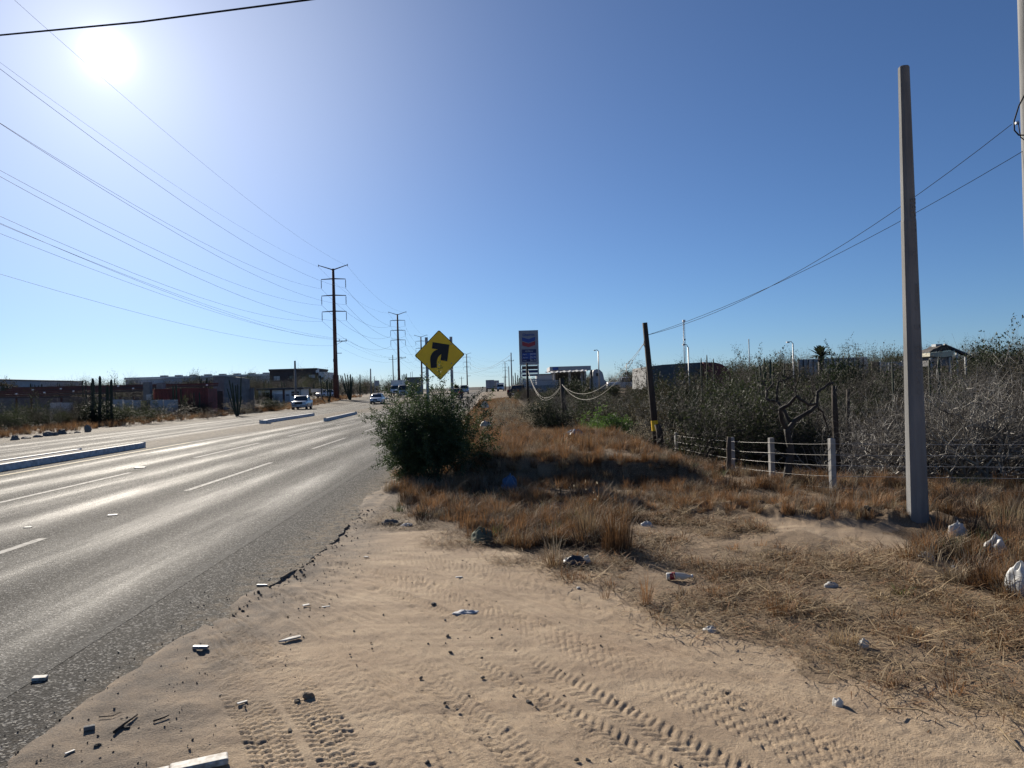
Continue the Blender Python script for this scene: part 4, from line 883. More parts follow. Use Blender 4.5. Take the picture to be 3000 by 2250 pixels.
for k, (u, D, s, tx) in enumerate(((1470, 44, 1.3, 'beside the road bend, right of the big bush top'), (1500, 36, 1.3, 'on the slope above the dry grass, left one'), (1545, 33, 1.5, 'on the slope above the dry grass, middle one'), (1590, 38, 1.5, 'on the slope below the price sign'), (1445, 31, 1.2, 'touching the right side of the big bush'), (1890, 20.5, 1.0, 'left of the leaning pole foot'), (1950, 20, .85, 'behind the leaning pole stake'), (1475, 60, 1.6, 'far up the verge near the trailers'), (1700, 30, 1.2, 'in the valley bottom'), (1530, 48, 1.5, 'below the thin dark pole'))):
    shrub('pale', k, f'pale dry seed-headed shrub {tx}', u, D, s, group='pale dry shrubs')
shrub('brush', 0, 'bare twiggy bush in front of the fence gap left of the timber post', 2050, 16.6, 1.05); shrub('thicket', 1, 'dark leafless spiky shrub on the valley slope below the gas station', 1660, 40, (1.0, 1.0, .9)); shrub('dense', 1, 'dark round tree on the gas station slope beside the white pickup', 1790, 82, (1.3, 1.3, 1.5)); shrub('dense', 0, 'broad dark tree in front of the gas station shop', 1680, 84, (2.1, 2.0, 1.9)); shrub('olive', 0, 'brownish tree by the gas station lamp post', 1840, 92, (1.9, 1.9, 2.2), dz=.3)
shrub('dense', 0, 'broad dark tree hiding the left end of the curved shed', 1925, 62, (1.5, 1.4, 2.5)); 
for q, (uu, dd, ss, tx) in enumerate(((1690, 36, 1.0, 'below the short valley pole'), (1770, 42, 1.3, 'in the middle of the valley'), (1830, 36, .9, 'behind the fresh green bush'), (1720, 55, 1.5, 'below the gas station canopy'), (1620, 58, 1.2, 'below the price sign'), (2060, 33, 1.4, 'left of the dead white tree'), (2140, 42, 1.7, 'under the cactus trio'), (2330, 34, 1.4, 'behind the bare tree crown'), (2520, 30, 1.3, 'left of the concrete pole, mid slope'), (2620, 38, 1.8, 'on the skyline left of the concrete pole'))):
    shrub('dense', q, f'dark clumped bush {tx}', uu, dd, (ss * 1.1, ss, ss * 1.1), group='dark valley bushes')
shrub('dense', 1, 'dense dark bush at the foot of the tall cactus on the left', 292, 54, (2.0, 1.6, 1.15)); shrub('brush', 2, 'bare twiggy tree left of the tall cactus', 232, 55, (1.6, 1.5, 1.7)); shrub('brushg', 1, 'sunlit yellow green bush at far left behind the rocks', 105, 52, (1.15, 1.15, 1.2)); shrub('brushg', 0, 'green bush right of the tall cactus', 365, 53, (1.5, 1.4, .95)); shrub('brushg', 1, 'green bush in front of the red container', 445, 55, (1.7, 1.4, .95)); shrub('olive', 0, 'olive bush in front of the concrete block building', 525, 60, (1.8, 1.5, .95))
shrub('pale', 0, 'pale bush on the left verge below the organ cactus', 700, 74, (2.6, 2.2, 1.9)); shrub('dense', 0, 'dark green bush on the verge left of the parked pickup', 795, 88, (1.6, 1.4, .95)); shrub('pale', 1, 'pale bush left of the dark green verge bush', 745, 84, (2.3, 2, 1.7)); shrub('olive', 1, 'low olive bush on the left verge edge', 610, 62, (1.3, 1.2, .7))
# the big roadside bush in front of the arrow sign
def big_bush():
    rng = np.random.default_rng(99); segs, tips = grow(rng, 30, 1.25, 1.0, .016, 2, 8, kink=.17, up=.06, seglen=.11, out=.72, root_r=.34)
    bx = xat(1258, 15.3); t = thing('roadside_bush', 'large dark green bushy shrub at the road edge hiding the arrow sign posts', 'bush', (bx, 15.3, hz1(bx, 15.3) - .03))
    A = np.array(segs); cl = lambda P: P * np.array([.74, .76, .90]); A[:, :3] = cl(A[:, :3]); A[:, 3:6] = cl(A[:, 3:6]); tips = [(cl(q[0]), q[1]) for q in tips]
    V, F = tubes_np(A, 3); obj('branches', mesh_np('bush_branches', V, F, smooth=True, mats=[M['twig_dark']]), t)
    T = np.array([q[0] for q in tips]); D = np.array([q[1] for q in tips]); n = 125000
    k = rng.integers(0, len(T), n); tt = rng.random(n)[:, None] * .13; P = T[k] + D[k] * tt + rng.normal(0, .028, (n, 3)); kp = (P[:, 2] > .03) & (vnoise(P[:, 0] * 3.1 + P[:, 2] * 1.7, P[:, 1] * 3.1 - P[:, 2] * 2.1, 90) * .6 + vnoise(P[:, 0] * 7 - P[:, 2] * 4, P[:, 1] * 7 + P[:, 2] * 5, 91) * .4 > .27); P = P[kp]; k = k[kp]
    LV, LF = leaves_np(P, D[k], .038, .0095, rng, droop=.2); obj('foliage', mesh_np('bush_leaves', LV, LF, mats=[M['leaf_bush']]), t)
    # long whippy shoots sticking out of the outline
    sg = []; LP = []; LD = []
    for q in range(40):
        j = rng.integers(0, len(T)); p = T[j].copy(); d = D[j] * .5 + np.array([p[0] * .3, p[1] * .3, .5]); d /= np.linalg.norm(d)
        for s in range(4):
            d = d + rng.normal(0, .12, 3); d /= np.linalg.norm(d); e = p + d * .06; sg.append((*p, *e, .0022, .0018))
            for w in range(6): LP.append(p + (e - p) * rng.random()); LD.append(d + rng.normal(0, .6, 3))
            p = e
    V, F = tubes_np(sg, 3); obj('shoots', mesh_np('bush_shoots', V, F, mats=[M['twig_dark']]), t); LV, LF = leaves_np(np.array(LP), np.array(LD), .03, .007, rng); obj('shoot_leaves', mesh_np('bush_shoot_leaves', LV, LF, mats=[M['leaf_bush']]), t)
    return t
bb = big_bush()
# bare tree by the fence
def zc(zx, zy): return 1850 + zx * .3497, 920 + zy * .3497
BT = [([(1300, 1470), (1310, 1290), (1335, 1200), (1330, 1100), (1300, 960)], .062, .045, 0, 0), ([(1300, 960), (1255, 870), (1250, 800), (1330, 750), (1380, 690), (1490, 760), (1555, 750)], .036, .016, 0, -.35), ([(1310, 970), (1370, 890), (1470, 830), (1550, 770), (1560, 650), (1640, 590), (1690, 575)], .036, .014, 0, .4),
      ([(1335, 915), (1270, 790), (1220, 740), (1130, 710), (1135, 640), (1190, 580)], .028, .011, .1, .5), ([(1220, 740), (1225, 570), (1290, 550), (1370, 510)], .018, .008, .35, .2), ([(1550, 780), (1600, 820), (1640, 950), (1650, 990)], .016, .008, .3, .2), ([(1380, 690), (1370, 620), (1375, 560)], .014, .006, -.2, .1), ([(1490, 760), (1530, 690), (1510, 620)], .013, .006, -.28, -.1), ([(1135, 650), (1120, 600), (1090, 560)], .010, .004, .45, .2), ([(1555, 660), (1520, 600), (1500, 540)], .012, .005, .4, .2), ([(1250, 810), (1200, 800), (1150, 790)], .012, .005, -.1, -.2), ([(1470, 830), (1480, 770), (1440, 720), (1430, 640)], .013, .005, .2, -.2)]
bt = thing('bare_tree', 'crooked leafless tree standing at the wire fence', 'tree', (xat(2302, 13.1), 13.1, hz1(xat(2302, 13.1), 13.1)))
rngt = np.random.default_rng(5)
for k, (pl, r0, r1, d0, dd) in enumerate(BT):
    pts = [at(*zc(*p), 13.1 + d0 + dd * i / max(1, len(pl) - 1)) for i, p in enumerate(pl)]; sm = []
    for a, b in zip(pts[:-1], pts[1:]):
        for q in range(3): sm.append(a.lerp(b, q / 3) + Vector(rngt.normal(0, .006, 3)))
    sm.append(pts[-1]); n = len(sm); MB().tube([p - bt.location for p in sm], [1.25 * (r0 + (r1 - r0) * i / (n - 1)) for i in range(n)], n=8).build('trunk' if k == 0 else 'branch', M['bark'], bt)
    if k:
        sg = []
        for q in range(10):
            p = np.array(sm[int(rngt.integers(n // 3, n))] - bt.location); d = rngt.normal(0, .6, 3) + np.array([0, 0, .5]); d /= np.linalg.norm(d)
            for s in range(5):
                d = d + rngt.normal(0, .25, 3); d /= np.linalg.norm(d); e = p + d * .07; sg.append((*p, *e, .005 - .0007 * s, .0045 - .0007 * s)); p = e
        V, F = tubes_np(sg, 4); obj('twigs', mesh_np('bare_tree_twigs', V, F, smooth=True, mats=[M['bark']]), bt)
# light open trees
def open_tree(label, u, D, vtop, seed, spread=1.0, leaf='leaf_olive', nl=2600, z=None, trunk='twig_dark', L=.09):
    rng = np.random.default_rng(seed); x = xat(u, D); zb = hz1(x, D) if z is None else z; H = at(u, vtop, D).z - zb
    segs, tips = grow(rng, 3, H * .62, .55 * spread, H * .022, 3, 4, kink=.16, up=.12, seglen=H * .09, out=.6, root_r=.1)
    A = np.array(segs); mz = A[:, 5].max(); A[:, :6] *= H / mz; V, F = tubes_np(A, 4)
    t = thing('tree', label, 'tree', (x, D, zb), 0, 'open trees'); obj('trunk', mesh_np('tree_trunk', V, F, smooth=True, mats=[M[trunk]]), t)
    k = rng.integers(0, len(tips), nl); P = np.array([tips[i][0] for i in k]) * H / mz + rng.normal(0, .05, (nl, 3)); Dd = np.array([tips[i][1] for i in k]); LV, LF = leaves_np(P, Dd, L, L * .2, rng, droop=.9)
    obj('crown', mesh_np('tree_crown', LV, LF, mats=[M[leaf]]), t); return t
open_tree('feathery open tree right behind the top of the leaning pole', 1893, 42, 1040, 31, 1.3, nl=2600); open_tree('feathery tree right of the leaning pole, lower and darker', 1985, 45, 1062, 32, 1.4, 'leaf_green', 5000, L=.12); open_tree('thin branched tree left of the palm', 2335, 62, 1012, 33, 1.5, nl=1800); open_tree('small leafless tree on the skyline left of the cactus group', 2180, 60, 1060, 34, 1.3, nl=500)
open_tree('low bare tree on the skyline below the antenna mast', 2010, 66, 1055, 35, 1.2, nl=900); open_tree('grey bare tree in front of the far corrugated wall', 2470, 44, 1062, 36, 1.4, nl=500); open_tree('bare tree on the left skyline beside the transmission pole', 968, 150, 1095, 37, 1.2, nl=700, L=.16); open_tree('small tree in front of the white warehouse', 560, 120, 1112, 38, 1.6, nl=800, L=.14); open_tree('tree at far left corner of the left warehouse', 8, 130, 1102, 39, 1.5, nl=3000, L=.18); open_tree('dead white branched tree below the tall cactus group at right', 2062, 34, 1110, 40, 1.0, nl=0 + 30, trunk='twig_pale'); open_tree('dark tree behind the trailers and the gas station', 1860, 140, 1085, 41, 1.6, 'leaf_green', 4000, L=.25)
for q, (uu, dd, vv, tx) in enumerate(((2835, 17.5, 1012, 'first from the concrete pole'), (2905, 16.5, 1000, 'second from the concrete pole'), (2968, 15.5, 996, 'nearest the right edge'), (2765, 21, 1035, 'directly behind the hopper conveyor'), (2560, 25, 1080, 'left of the concrete pole'), (2395, 27, 1085, 'below the palm'))):
    open_tree(f'bare pale branched tree in the right scrub, {tx}', uu, dd, vv, 60 + q, 1.7, nl=60, trunk='twig_pale' if q < 4 else 'twig_dark', L=.05)
open_tree('far bushy tree right of the arrow sign posts', 1338, 240, 1128, 42, 1.8, 'leaf_green', 2500, L=.4)
# palm
D = 62; x = xat(2408, D); zb = hz1(x, D); zt = at(2408, 1044, D).z
t = thing('palm_tree', 'palm with a spiky round crown on the right skyline', 'palm', (x, D, zb)); MB().tube([(0, 0, -.2), (0, 0, zt - zb)], [.3, .24], n=9).build('trunk', M['bark'], t)
rgp = np.random.default_rng(3)
for k in range(34):
    a = rgp.random() * 6.28; e = rgp.uniform(.05, 1.35); L = rgp.uniform(.95, 1.3); pts = []; p = np.array([0, 0, zt - zb]); d = np.array([math.cos(a) * math.cos(e), math.sin(a) * math.cos(e), math.sin(e)]); V = []; F = []
    for s in range(9):
        w = .10 * math.sin(math.pi * (s + .8) / 10.5) + .012; sd = np.array([-math.sin(a), math.cos(a), 0]); V += [p - sd * w - np.array([0, 0, w * .4]), p, p + sd * w - np.array([0, 0, w * .4])]; p = p + d * L / 8; d = d + np.array([0, 0, -.075]); d /= np.linalg.norm(d)
    for s in range(8):
        for c in (0, 1): F.append((s * 3 + c, s * 3 + c + 1, s * 3 + c + 4, s * 3 + c + 3))
    obj('frond', mesh_np('palm_frond', np.array(V), np.array(F), mats=[M['palm']]), t)
# columnar cacti
def cactus(label, D, cols, cat='cactus', group='columnar cacti'):
    """cols: (u_base, u_top, v_top, width_px)"""
    x0 = xat(cols[0][0], D); z0 = hz1(x0, D); t = thing('column_cactus', label, cat, (x0, D, z0 - .1), 0, group); cx = np.mean([c[0] for c in cols])
    for k, (ub, ut, vt, w) in enumerate(cols):
        b = at(ub, 1140, D); top = at(ut, vt, D); r = w * D / F_PX / 2; dy = random.uniform(-.3, .3); h = top.z - z0; pts = []; rs = []
        bx = b.x - x0; tx = top.x - x0; st = (cx - ub) * D / F_PX * .5
        for f_, rr in ((0, .85), (.12, .95), (.35, 1.05), (.6, 1.05), (.85, 1.0), (.95, .9), (.985, .6), (1.0, .15)):
            off = st * max(0, 1 - f_ * 5) if abs(st) > .05 else 0; pts.append((bx + (tx - bx) * f_ + off, dy * min(1, f_ * 4), h * f_)); rs.append(r * rr)
        n = 12; vs = []; fs = []
        for (px_, py_, pz_), rr in zip(pts, rs):
            for q in range(n):
                a = 2 * math.pi * q / n; rq = rr * (1.0 if q % 2 else .8); vs.append((px_ + math.cos(a) * rq, py_ + math.sin(a) * rq, pz_ + .1))
        for i in range(len(pts) - 1):
            for q in range(n): fs.append((i * n + q, i * n + (q + 1) % n, (i + 1) * n + (q + 1) % n, (i + 1) * n + q))
        fs.append(tuple((len(pts) - 1) * n + q for q in range(n))); MB().add(vs, fs).build('stem', M['cactus'], t)
    return t
cactus('tall dark cactus group with thick columns on the left verge', 57, [(290, 290, 1101, 8), (275, 266, 1121, 8), (308, 308, 1131, 9), (320, 322, 1111, 7.5), (283, 275, 1108, 6)])
cactus('slim pair of cactus columns left of the tall dark cactus group', 62, [(246, 243, 1113, 3), (249, 249, 1113, 3), (274, 275, 1107, 3)]); cactus('lone slim cactus leaning behind the steel beams', 80, [(340, 335, 1108, 3)]); cactus('thin twin cactus on the left skyline', 90, [(178, 171, 1121, 2), (179, 178, 1123, 3)]); cactus('row of small cacti in front of the far left warehouse', 95, [(14, 14, 1127, 5), (20, 20, 1130, 4), (9, 9, 1133, 4), (92, 92, 1123, 4), (103, 103, 1126, 3), (110, 110, 1128, 3), (126, 126, 1125, 4)])
cactus('organ pipe cactus in front of the concrete block building', 70, [(690, 672, 1113, 4), (690, 680, 1121, 4), (693, 687, 1128, 4), (694, 694, 1125, 4), (698, 704, 1102, 4), (690, 667, 1138, 3.5), (697, 709, 1160, 3)]); cactus('slender branching cactus in front of the white warehouse', 100, [(598, 585, 1101, 3), (598, 595, 1117, 3), (600, 601, 1107, 3), (602, 609, 1107, 3), (603, 615, 1116, 3), (599, 591, 1109, 3)]); cactus('dark short cactus pair in front of the red container', 73, [(510, 509, 1128, 5), (516, 516, 1126, 5), (529, 529, 1137, 4), (570, 570, 1150, 3), (588, 588, 1148, 4)])
cactus('branching cactus cluster right of the nearest transmission pole', 128, [(1022, 996, 1098, 3), (1022, 1002, 1100, 3), (1022, 1009, 1093, 3), (1024, 1017, 1097, 3.5), (1026, 1026, 1096, 4.5), (1028, 1032, 1103, 4), (1024, 1012, 1112, 4)]); cactus('organ cactus left of the nearest transmission pole', 118, [(962, 955, 1116, 3), (962, 960, 1110, 3), (964, 965, 1120, 3), (966, 971, 1113, 3), (942, 938, 1100, 3)]); cactus('single cactus column on the left skyline', 140, [(1054, 1054, 1096, 3)]); cactus('cactus cluster above the oncoming van', 200, [(1180, 1178, 1098, 3), (1184, 1183, 1095, 3), (1188, 1187, 1096, 3), (1191, 1191, 1094, 3)]); cactus('cacti in the scrub behind the white hut', 128, [(776, 775, 1117, 3), (788, 788, 1116, 3), (828, 826, 1118, 3), (835, 834, 1122, 3), (815, 815, 1130, 3), (922, 920, 1122, 4)])
cactus('cactus trio on the skyline above the curved shed roof', 44, [(2052, 2050, 1048, 4), (2068, 2068, 1039, 4), (2087, 2087, 1050, 4)]); cactus('thick clustered cactus with many arms on the right skyline', 36, [(2245, 2213, 1085, 5), (2248, 2220, 1072, 5), (2250, 2228, 1066, 5), (2250, 2240, 1046, 5), (2253, 2252, 1053, 6), (2257, 2261, 1066, 4), (2250, 2234, 1070, 5)]); cactus('short cactus stub on the skyline left of the palm', 46, [(2295, 2295, 1060, 4)]); cactus('cacti beside the plain pole left of the price sign', 165, [(1506, 1503, 1100, 2.5), (1512, 1509, 1091, 3), (1514, 1517, 1098, 3), (1517, 1522, 1106, 3)])
cactus('dark cactus posts in front of the aggregate hopper', 26, [(2722, 2722, 1050, 6), (2737, 2738, 1046, 7), (2604, 2604, 1057, 5)])
# ------------------------------------------------------------------ buildings, left side
def span(u0, u1, D): return xat(u0, D), xat(u1, D)
def zpx(u, v, D): return at(u, v, D).z
M['warehouse'] = mat('warehouse_panel', (.50, .515, .54), (.43, .445, .47), scale=.3, rough=.7)
# long white warehouse with ridge vents
D = 232; x0, x1 = span(368, 800, D); zt = zpx(500, 1103, D); zb = 0.0
t = thing('warehouse', 'long pale grey warehouse with a row of roof vents, left background', 'building', (x0, D, zb))
W_ = x1 - x0; n = 9
for k in range(n): MB().box((W_ * (k + .5) / n, .2 + (.0 if k % 2 else .03), (zt - .6) / 2), (W_ / n - .05, .3, zt - .6)).build('wall_panel', M['warehouse'], t)
MB().box((W_ / 2, 15, (zt - .9) / 2), (W_ - .3, 29, zt - .9)).build('hall', M['warehouse'], t)
MB().box((W_ / 2, 0, zt - .3), (W_ + .4, .7, .55)).build('eave_trim', M['white'], t)
rf = MB().add([(-.4, -.4, zt), (W_ + .4, -.4, zt), (W_ + .4, 15, zt + .25), (-.4, 15, zt + .25), (W_ + .4, 30, zt), (-.4, 30, zt)], [(0, 1, 2, 3), (3, 2, 4, 5)]).build('roof', M['white'], t)
for k in range(9): MB().box((8.0 + k * 4.75, 9, zt + .4), (2.0, 1.6, .55)).build('roof_vent', M['galv'], rf)
# dark two storey building
D = 200; x0, x1 = span(791, 929, D); zt = zpx(850, 1081, D); W_ = x1 - x0
t = thing('office_building', 'dark brown two storey building with a flat roof behind the white hut', 'building', (x0, D, 0))
MB().box((W_ / 2, 6, (zt - .5) / 2), (W_, 12, zt - .5)).build('wall', M['brown_wall'], t)
MB().box((W_ / 2, 6, zt - .25), (W_ + .3, 12.4, .5)).build('parapet', M['brown_wall'], t); MB().box((W_ / 2, -.25, zt + .03), (W_ + .4, .3, .06)).build('coping', M['offwhite'], t)
for u0, u1, v0, v1, m in ((803, 821, 1102, 1115, 'glass_b'), (849, 872, 1101, 1111, 'glass'), (884, 893, 1101, 1110, 'glass'), (905, 924, 1098, 1107, 'glass_b')):
    a, b = xat(u0, D) - x0, xat(u1, D) - x0; za, zb_ = zpx((u0 + u1) / 2, v1, D), zpx((u0 + u1) / 2, v0, D)
    w = MB().box(((a + b) / 2, -.02, (za + zb_) / 2), (b - a + .2, .12, zb_ - za + .2)).build('window', M['dark'], t)
    for q in range(2): MB().box((a + (b - a) * (q + .5) / 2, -.06, (za + zb_) / 2), ((b - a) / 2 - .07, .1, zb_ - za)).build('pane', M[m], w)
x2, x3 = xat(930, D), xat(947, D); MB().box(((x2 + x3) / 2 - x0 + .1, 8.0, (zt - 1) / 2), (x3 - x2, 14, zt - 1)).build('side_wing', M['white'], t)
for v0, v1 in ((1101, 1107), (1106, 1112)): MB().box((xat(936 if v0 < 1104 else 943, D) - x0, .93, zpx(938, (v0 + v1) / 2, D)), (.5, .2, .7)).build('wing_window', M['dark'], t)
MB().box((W_ + .15, .3, zt - .6), (.7, .8, 1.2)).build('corner_panel', M['white'], t)
# far left warehouse
D = 250; x0, x1 = span(-160, 119, D)
t = thing('warehouse', 'grey warehouse with a gently sloping roof line at the far left edge', 'building', (x0, D, 0)); za, zb_ = zpx(10, 1110, D), zpx(119, 1117, D)
W_ = x1 - x0; mb = MB().add([(0, 0, 0), (W_, 0, 0), (W_, 0, zb_), (0, 0, za + .5), (0, 25, 0), (W_, 25, 0), (W_, 25, zb_), (0, 25, za + .5)], [(0, 1, 2, 3), (1, 5, 6, 2), (5, 4, 7, 6), (4, 0, 3, 7)]); mb.build('wall', M['offwhite'], t)
MB().add([(-.3, -.3, za + .52), (W_ + .3, -.3, zb_ + .02), (W_ + .3, 25, zb_ + .02), (-.3, 25, za + .52), (-.3, -.3, za + .9), (W_ + .3, -.3, zb_ + .4), (W_ + .3, 25, zb_ + .4), (-.3, 25, za + .9)], [(3, 2, 1, 0), (4, 5, 6, 7), (0, 1, 5, 4), (1, 2, 6, 5), (2, 3, 7, 6), (3, 0, 4, 7)]).build('roof', M['concrete_d'], t)
for k in range(6): MB().box((W_ * (k + .5) / 6, -.05, za * .4), (.12, .12, za * .8)).build('wall_rib', M['concrete_d'], t)
# open steel frame with rows of rust coloured beams
D = 76; t = thing('steel_frame', 'long open shed frame of rust brown steel beams, left background', 'building', (0, 0, 0))
for k, (ua, va, ub, vb, dd) in enumerate(((-80, 1160, 210, 1157, 0), (-80, 1155, 330, 1146, .9), (-60, 1149, 420, 1139, 1.9), (20, 1142, 640, 1124, 3.2), (36, 1137, 560, 1126, 4.6))):
    a, b = at(ua, va, D + dd), at(ub, vb, D + dd); d = b - a; L_ = d.length; ang = math.atan2(d.z, d.x)
    MB().box((a + b) / 2, (L_, .14, .17), M=Matrix.Rotation(-ang, 3, 'Y')).build('beam', M['steel_rust'], t)
    MB().box((a + b) / 2 + Vector((0, -.03, -.2)), (L_ * .995, .05, .16), M=Matrix.Rotation(-ang, 3, 'Y')).build('purlin', M['brown_wall'], t)
for u in (-40, 48, 92, 180, 262, 352, 392): 
    a = at(u, 1162, D + .4); MB().box((a.x, D + .4, a.z / 2), (.14, .14, a.z)).build('post', M['steel_rust'], t)
for k in range(9):
    u0 = -70 + k * 60; a, b = at(u0, 1164, D + 6), at(u0 + 58, 1163 - (2 if k > 4 else 0), D + 6); MB().box(((a.x + b.x) / 2, D + 6, a.z / 2), (b.x - a.x, .08, a.z)).build('back_panel', M['concrete_d'], t)
lamp_m = mat('white_lamp_cover', (.85, .85, .85), rough=.3)
for k, (u, v) in enumerate(((48, 1154), (96, 1142), (130, 1150), (178, 1139), (215, 1146), (346, 1131), (390, 1138), (606, 1128))):
    p = at(u, v, D - .4); o = tag(MB().box(p, (.16, .12, .09), M=Matrix.Rotation(.5, 3, 'X')).build('floodlight', lamp_m), ['leftmost white floodlight on the steel beams', 'second white floodlight from the left on the steel beams', 'third white floodlight from the left on the steel beams', 'white floodlight on the beams left of the tall cactus', 'white floodlight just left of the twiggy tree', 'white floodlight right of the tall cactus group', 'white floodlight left of the grey concrete column', 'white floodlight above the red container, by the block building'][k], 'light', 'floodlights on the steel frame')
# concrete column, container, block building, low white walls
D = 74.5; a, b = at(423, 1120, D), at(442, 1120, D); o = thing('concrete_column', 'square grey concrete column between the steel frame and the red container', 'column', ((a.x + b.x) / 2, D, 0)); MB().box((0, 0, a.z / 2), (b.x - a.x, .6, a.z)).build('shaft', M['concrete_d'], o); MB().box((.25, -.33, 2.0), (.5, .04, .55)).build('notice', M['offwhite'], o)
a, b = at(462, 1122, 78), at(482, 1122, 78); tag(MB().box(((a.x + b.x) / 2, 78, a.z / 2), (b.x - a.x, .6, a.z)).build('concrete_column', M['concrete_d']), 'shorter grey column behind the red container', 'column')
x0, x1 = span(447, 610, 75); t = thing('shipping_container', 'dull red corrugated shipping container left of the concrete block building', 'container', ((x0 + x1) / 2, 76.2, .15)); W_ = x1 - x0
MB().box((0, 0, 1.32), (W_ - .1, 2.36, 2.5)).build('body', M['container'], t)
for k in range(20): MB().box((-W_ / 2 + .25 + k * (W_ - .5) / 19, -1.2, 1.32), (.14, .05, 2.3)).build('corrugation', M['container'], t)
for zz in (.1, 2.6): MB().box((0, -1.2, zz), (W_, .1, .14)).build('rail', M['container'], t)
MB().box((-W_ / 2 + .95, -1.25, 1.15), (.28, .02, .2)).build('notice', M['white'], t)
D = 84; x0, x1 = span(625, 660, D); x2 = xat(715, D + 3); zt = zpx(640, 1102, D)
t = thing('block_building', 'bare grey concrete block building with a corner towards the road', 'building', (0, 0, 0)); xm = xat(662, D)
MB().add([(x0, D, 0), (xm, D - .6, 0), (x2, D + 5, 0), (x0 + .5, D + 6, 0), (x0, D, zt), (xm, D - .6, zt), (x2, D + 5, zt - .25), (x0 + .5, D + 6, zt)], [(0, 1, 5, 4), (1, 2, 6, 5), (2, 3, 7, 6), (3, 0, 4, 7), (4, 5, 6, 7)]).build('wall', M['concrete_d'], t)
MB().box(((x0 + xm) / 2, D - .35, 1.3), (1.1, .15, 2.4), rz=-.3).build('door', M['dark'], t); x3 = xat(728, D + 4); MB().box(((x2 + x3) / 2, D + 5, 1.4), (x3 - x2 + .6, .3, 2.8)).build('low_wall', M['concrete_d'], t)
for k, (u0, u1, v, tx) in enumerate(((148, 212, 1180, 'behind the yellow green bush'), (325, 362, 1171, 'first of three right of the tall cactus'), (365, 390, 1172, 'second of three right of the tall cactus'), (392, 415, 1173, 'third of three right of the tall cactus'), (441, 520, 1172, 'in front of the red container'))):
    D = 70; a, b = at(u0, v, D), at(u1, v, D); o = thing('barrier', f'white weathered wall section {tx}', 'barrier', ((a.x + b.x) / 2, D, 0), group='white wall sections')
    w = b.x - a.x; n = max(1, int(w / .9))
    for q in range(n): MB().box((-w / 2 + w * (q + .5) / n, .02 * (q % 2), (a.z - .03 * (q % 3)) / 2), (w / n - .02, .35, a.z - .03 * (q % 3)), taper=.94).build('block', M['offwhite'], o)
a = at(421, 1174, 70); tag(MB().box((a.x, 70, a.z / 2), (.42, .3, a.z)).build('barrier', mat('faded_yellow', (.42, .32, .12), rough=.8)), 'faded yellow panel at the foot of the grey column', 'barrier')
# white hut
D = 118; x0, x1 = span(757, 884, D); xs_ = xat(896, D); zt = zpx(820, 1140, D); zb = 0; W_ = x1 - x0
t = thing('hut', 'small white flat roofed hut with brown stripes behind the parked pickup', 'building', (x0, D, zb)); 
MB().box((W_ / 2, 2.0, zt / 2), (W_, 4.0, zt)).build('wall', M['white'], t); MB().box((W_ / 2 + .1, 1.9, zt + .09), (W_ + .6, 4.6, .16)).build('roof', M['concrete_d'], t); MB().box((W_ / 2 + .1, -.42, zt + .0), (W_ + .6, .06, .2)).build('fascia', M['brown_wall'], t)
M['brown_trim'] = mat('brown_trim', (.12, .06, .05), rough=.8)
for u0, u1 in ((790, 797), (828, 834)): a, b = xat(u0, D) - x0, xat(u1, D) - x0; MB().box(((a + b) / 2, -.03, zt / 2), (b - a, .08, zt - .02)).build('stripe', M['brown_trim'], t)
for u0, u1, v0, v1 in ((768, 788, 1150, 1164), (854, 876, 1147, 1160)):
    a, b = xat(u0, D) - x0, xat(u1, D) - x0; za, zb_ = zpx(u0, v1, D), zpx(u0, v0, D); w = MB().box(((a + b) / 2, -.03, (za + zb_) / 2), (b - a, .1, zb_ - za)).build('window', M['dark'], t)
    for q in range(2):
        MB().box((a + (b - a) * (.27 + .46 * q), -.07, (za + zb_) / 2), ((b - a) * .38, .04, (zb_ - za) * .8)).build('pane', M['glass'], w)
    MB().box(((a + b) / 2, -.1, (za + zb_) / 2), (.07, .03, zb_ - za)).build('mullion', M['white'], w); MB().box(((a + b) / 2, -.1, (za + zb_) / 2), (b - a, .03, .05)).build('rail', M['white'], w)
a, b = xat(836, D) - x0, xat(849, D) - x0; dr = MB().box(((a + b) / 2, -.04, 1.02), (b - a - .05, .08, 2.05)).build('door', M['offwhite'], t); MB().box((b - .15, -.1, 1.0), (.05, .05, .12)).build('handle', M['galv'], dr); MB().box(((a + b) / 2, -.1, 1.85), ((b - a) * .6, .03, .16)).build('door_light', M['glass'], dr)
MB().box((xat(804, D) - x0 + .9, -.02, 1.05), (1.6, .06, 2.0)).build('shutter', M['offwhite'], t); MB().tube([(xat(880, D) - x0, -.15, 0), (xat(880, D) - x0, -.15, zt)], .05, n=6).build('downpipe', M['dark'], t)
# blank sign boards
def board(label, u0, u1, v0, v1, D, m='offwhite', feet=True):
    a, b = at(u0, v0, D), at(u1, v0, D); zb_ = zpx(u0, v1, D); t = thing('sign_board', label, 'sign', ((a.x + b.x) / 2, D, 0)); w = b.x - a.x
    MB().box((0, 0, (a.z + zb_) / 2), (w, .08, a.z - zb_)).build('panel', M[m], t)
    for s in (-.35, .35): MB().box((s * w, .08, (zb_ + .05) / 2), (.09, .06, zb_ + .1)).build('post', M['galv'], t)
board('blank pale sign board on the left verge right of the parked pickup', 911, 946, 1139.5, 1149.5, 124); board('pale square sign board on the left verge behind the oncoming sedan', 1096, 1111, 1115, 1131, 150)
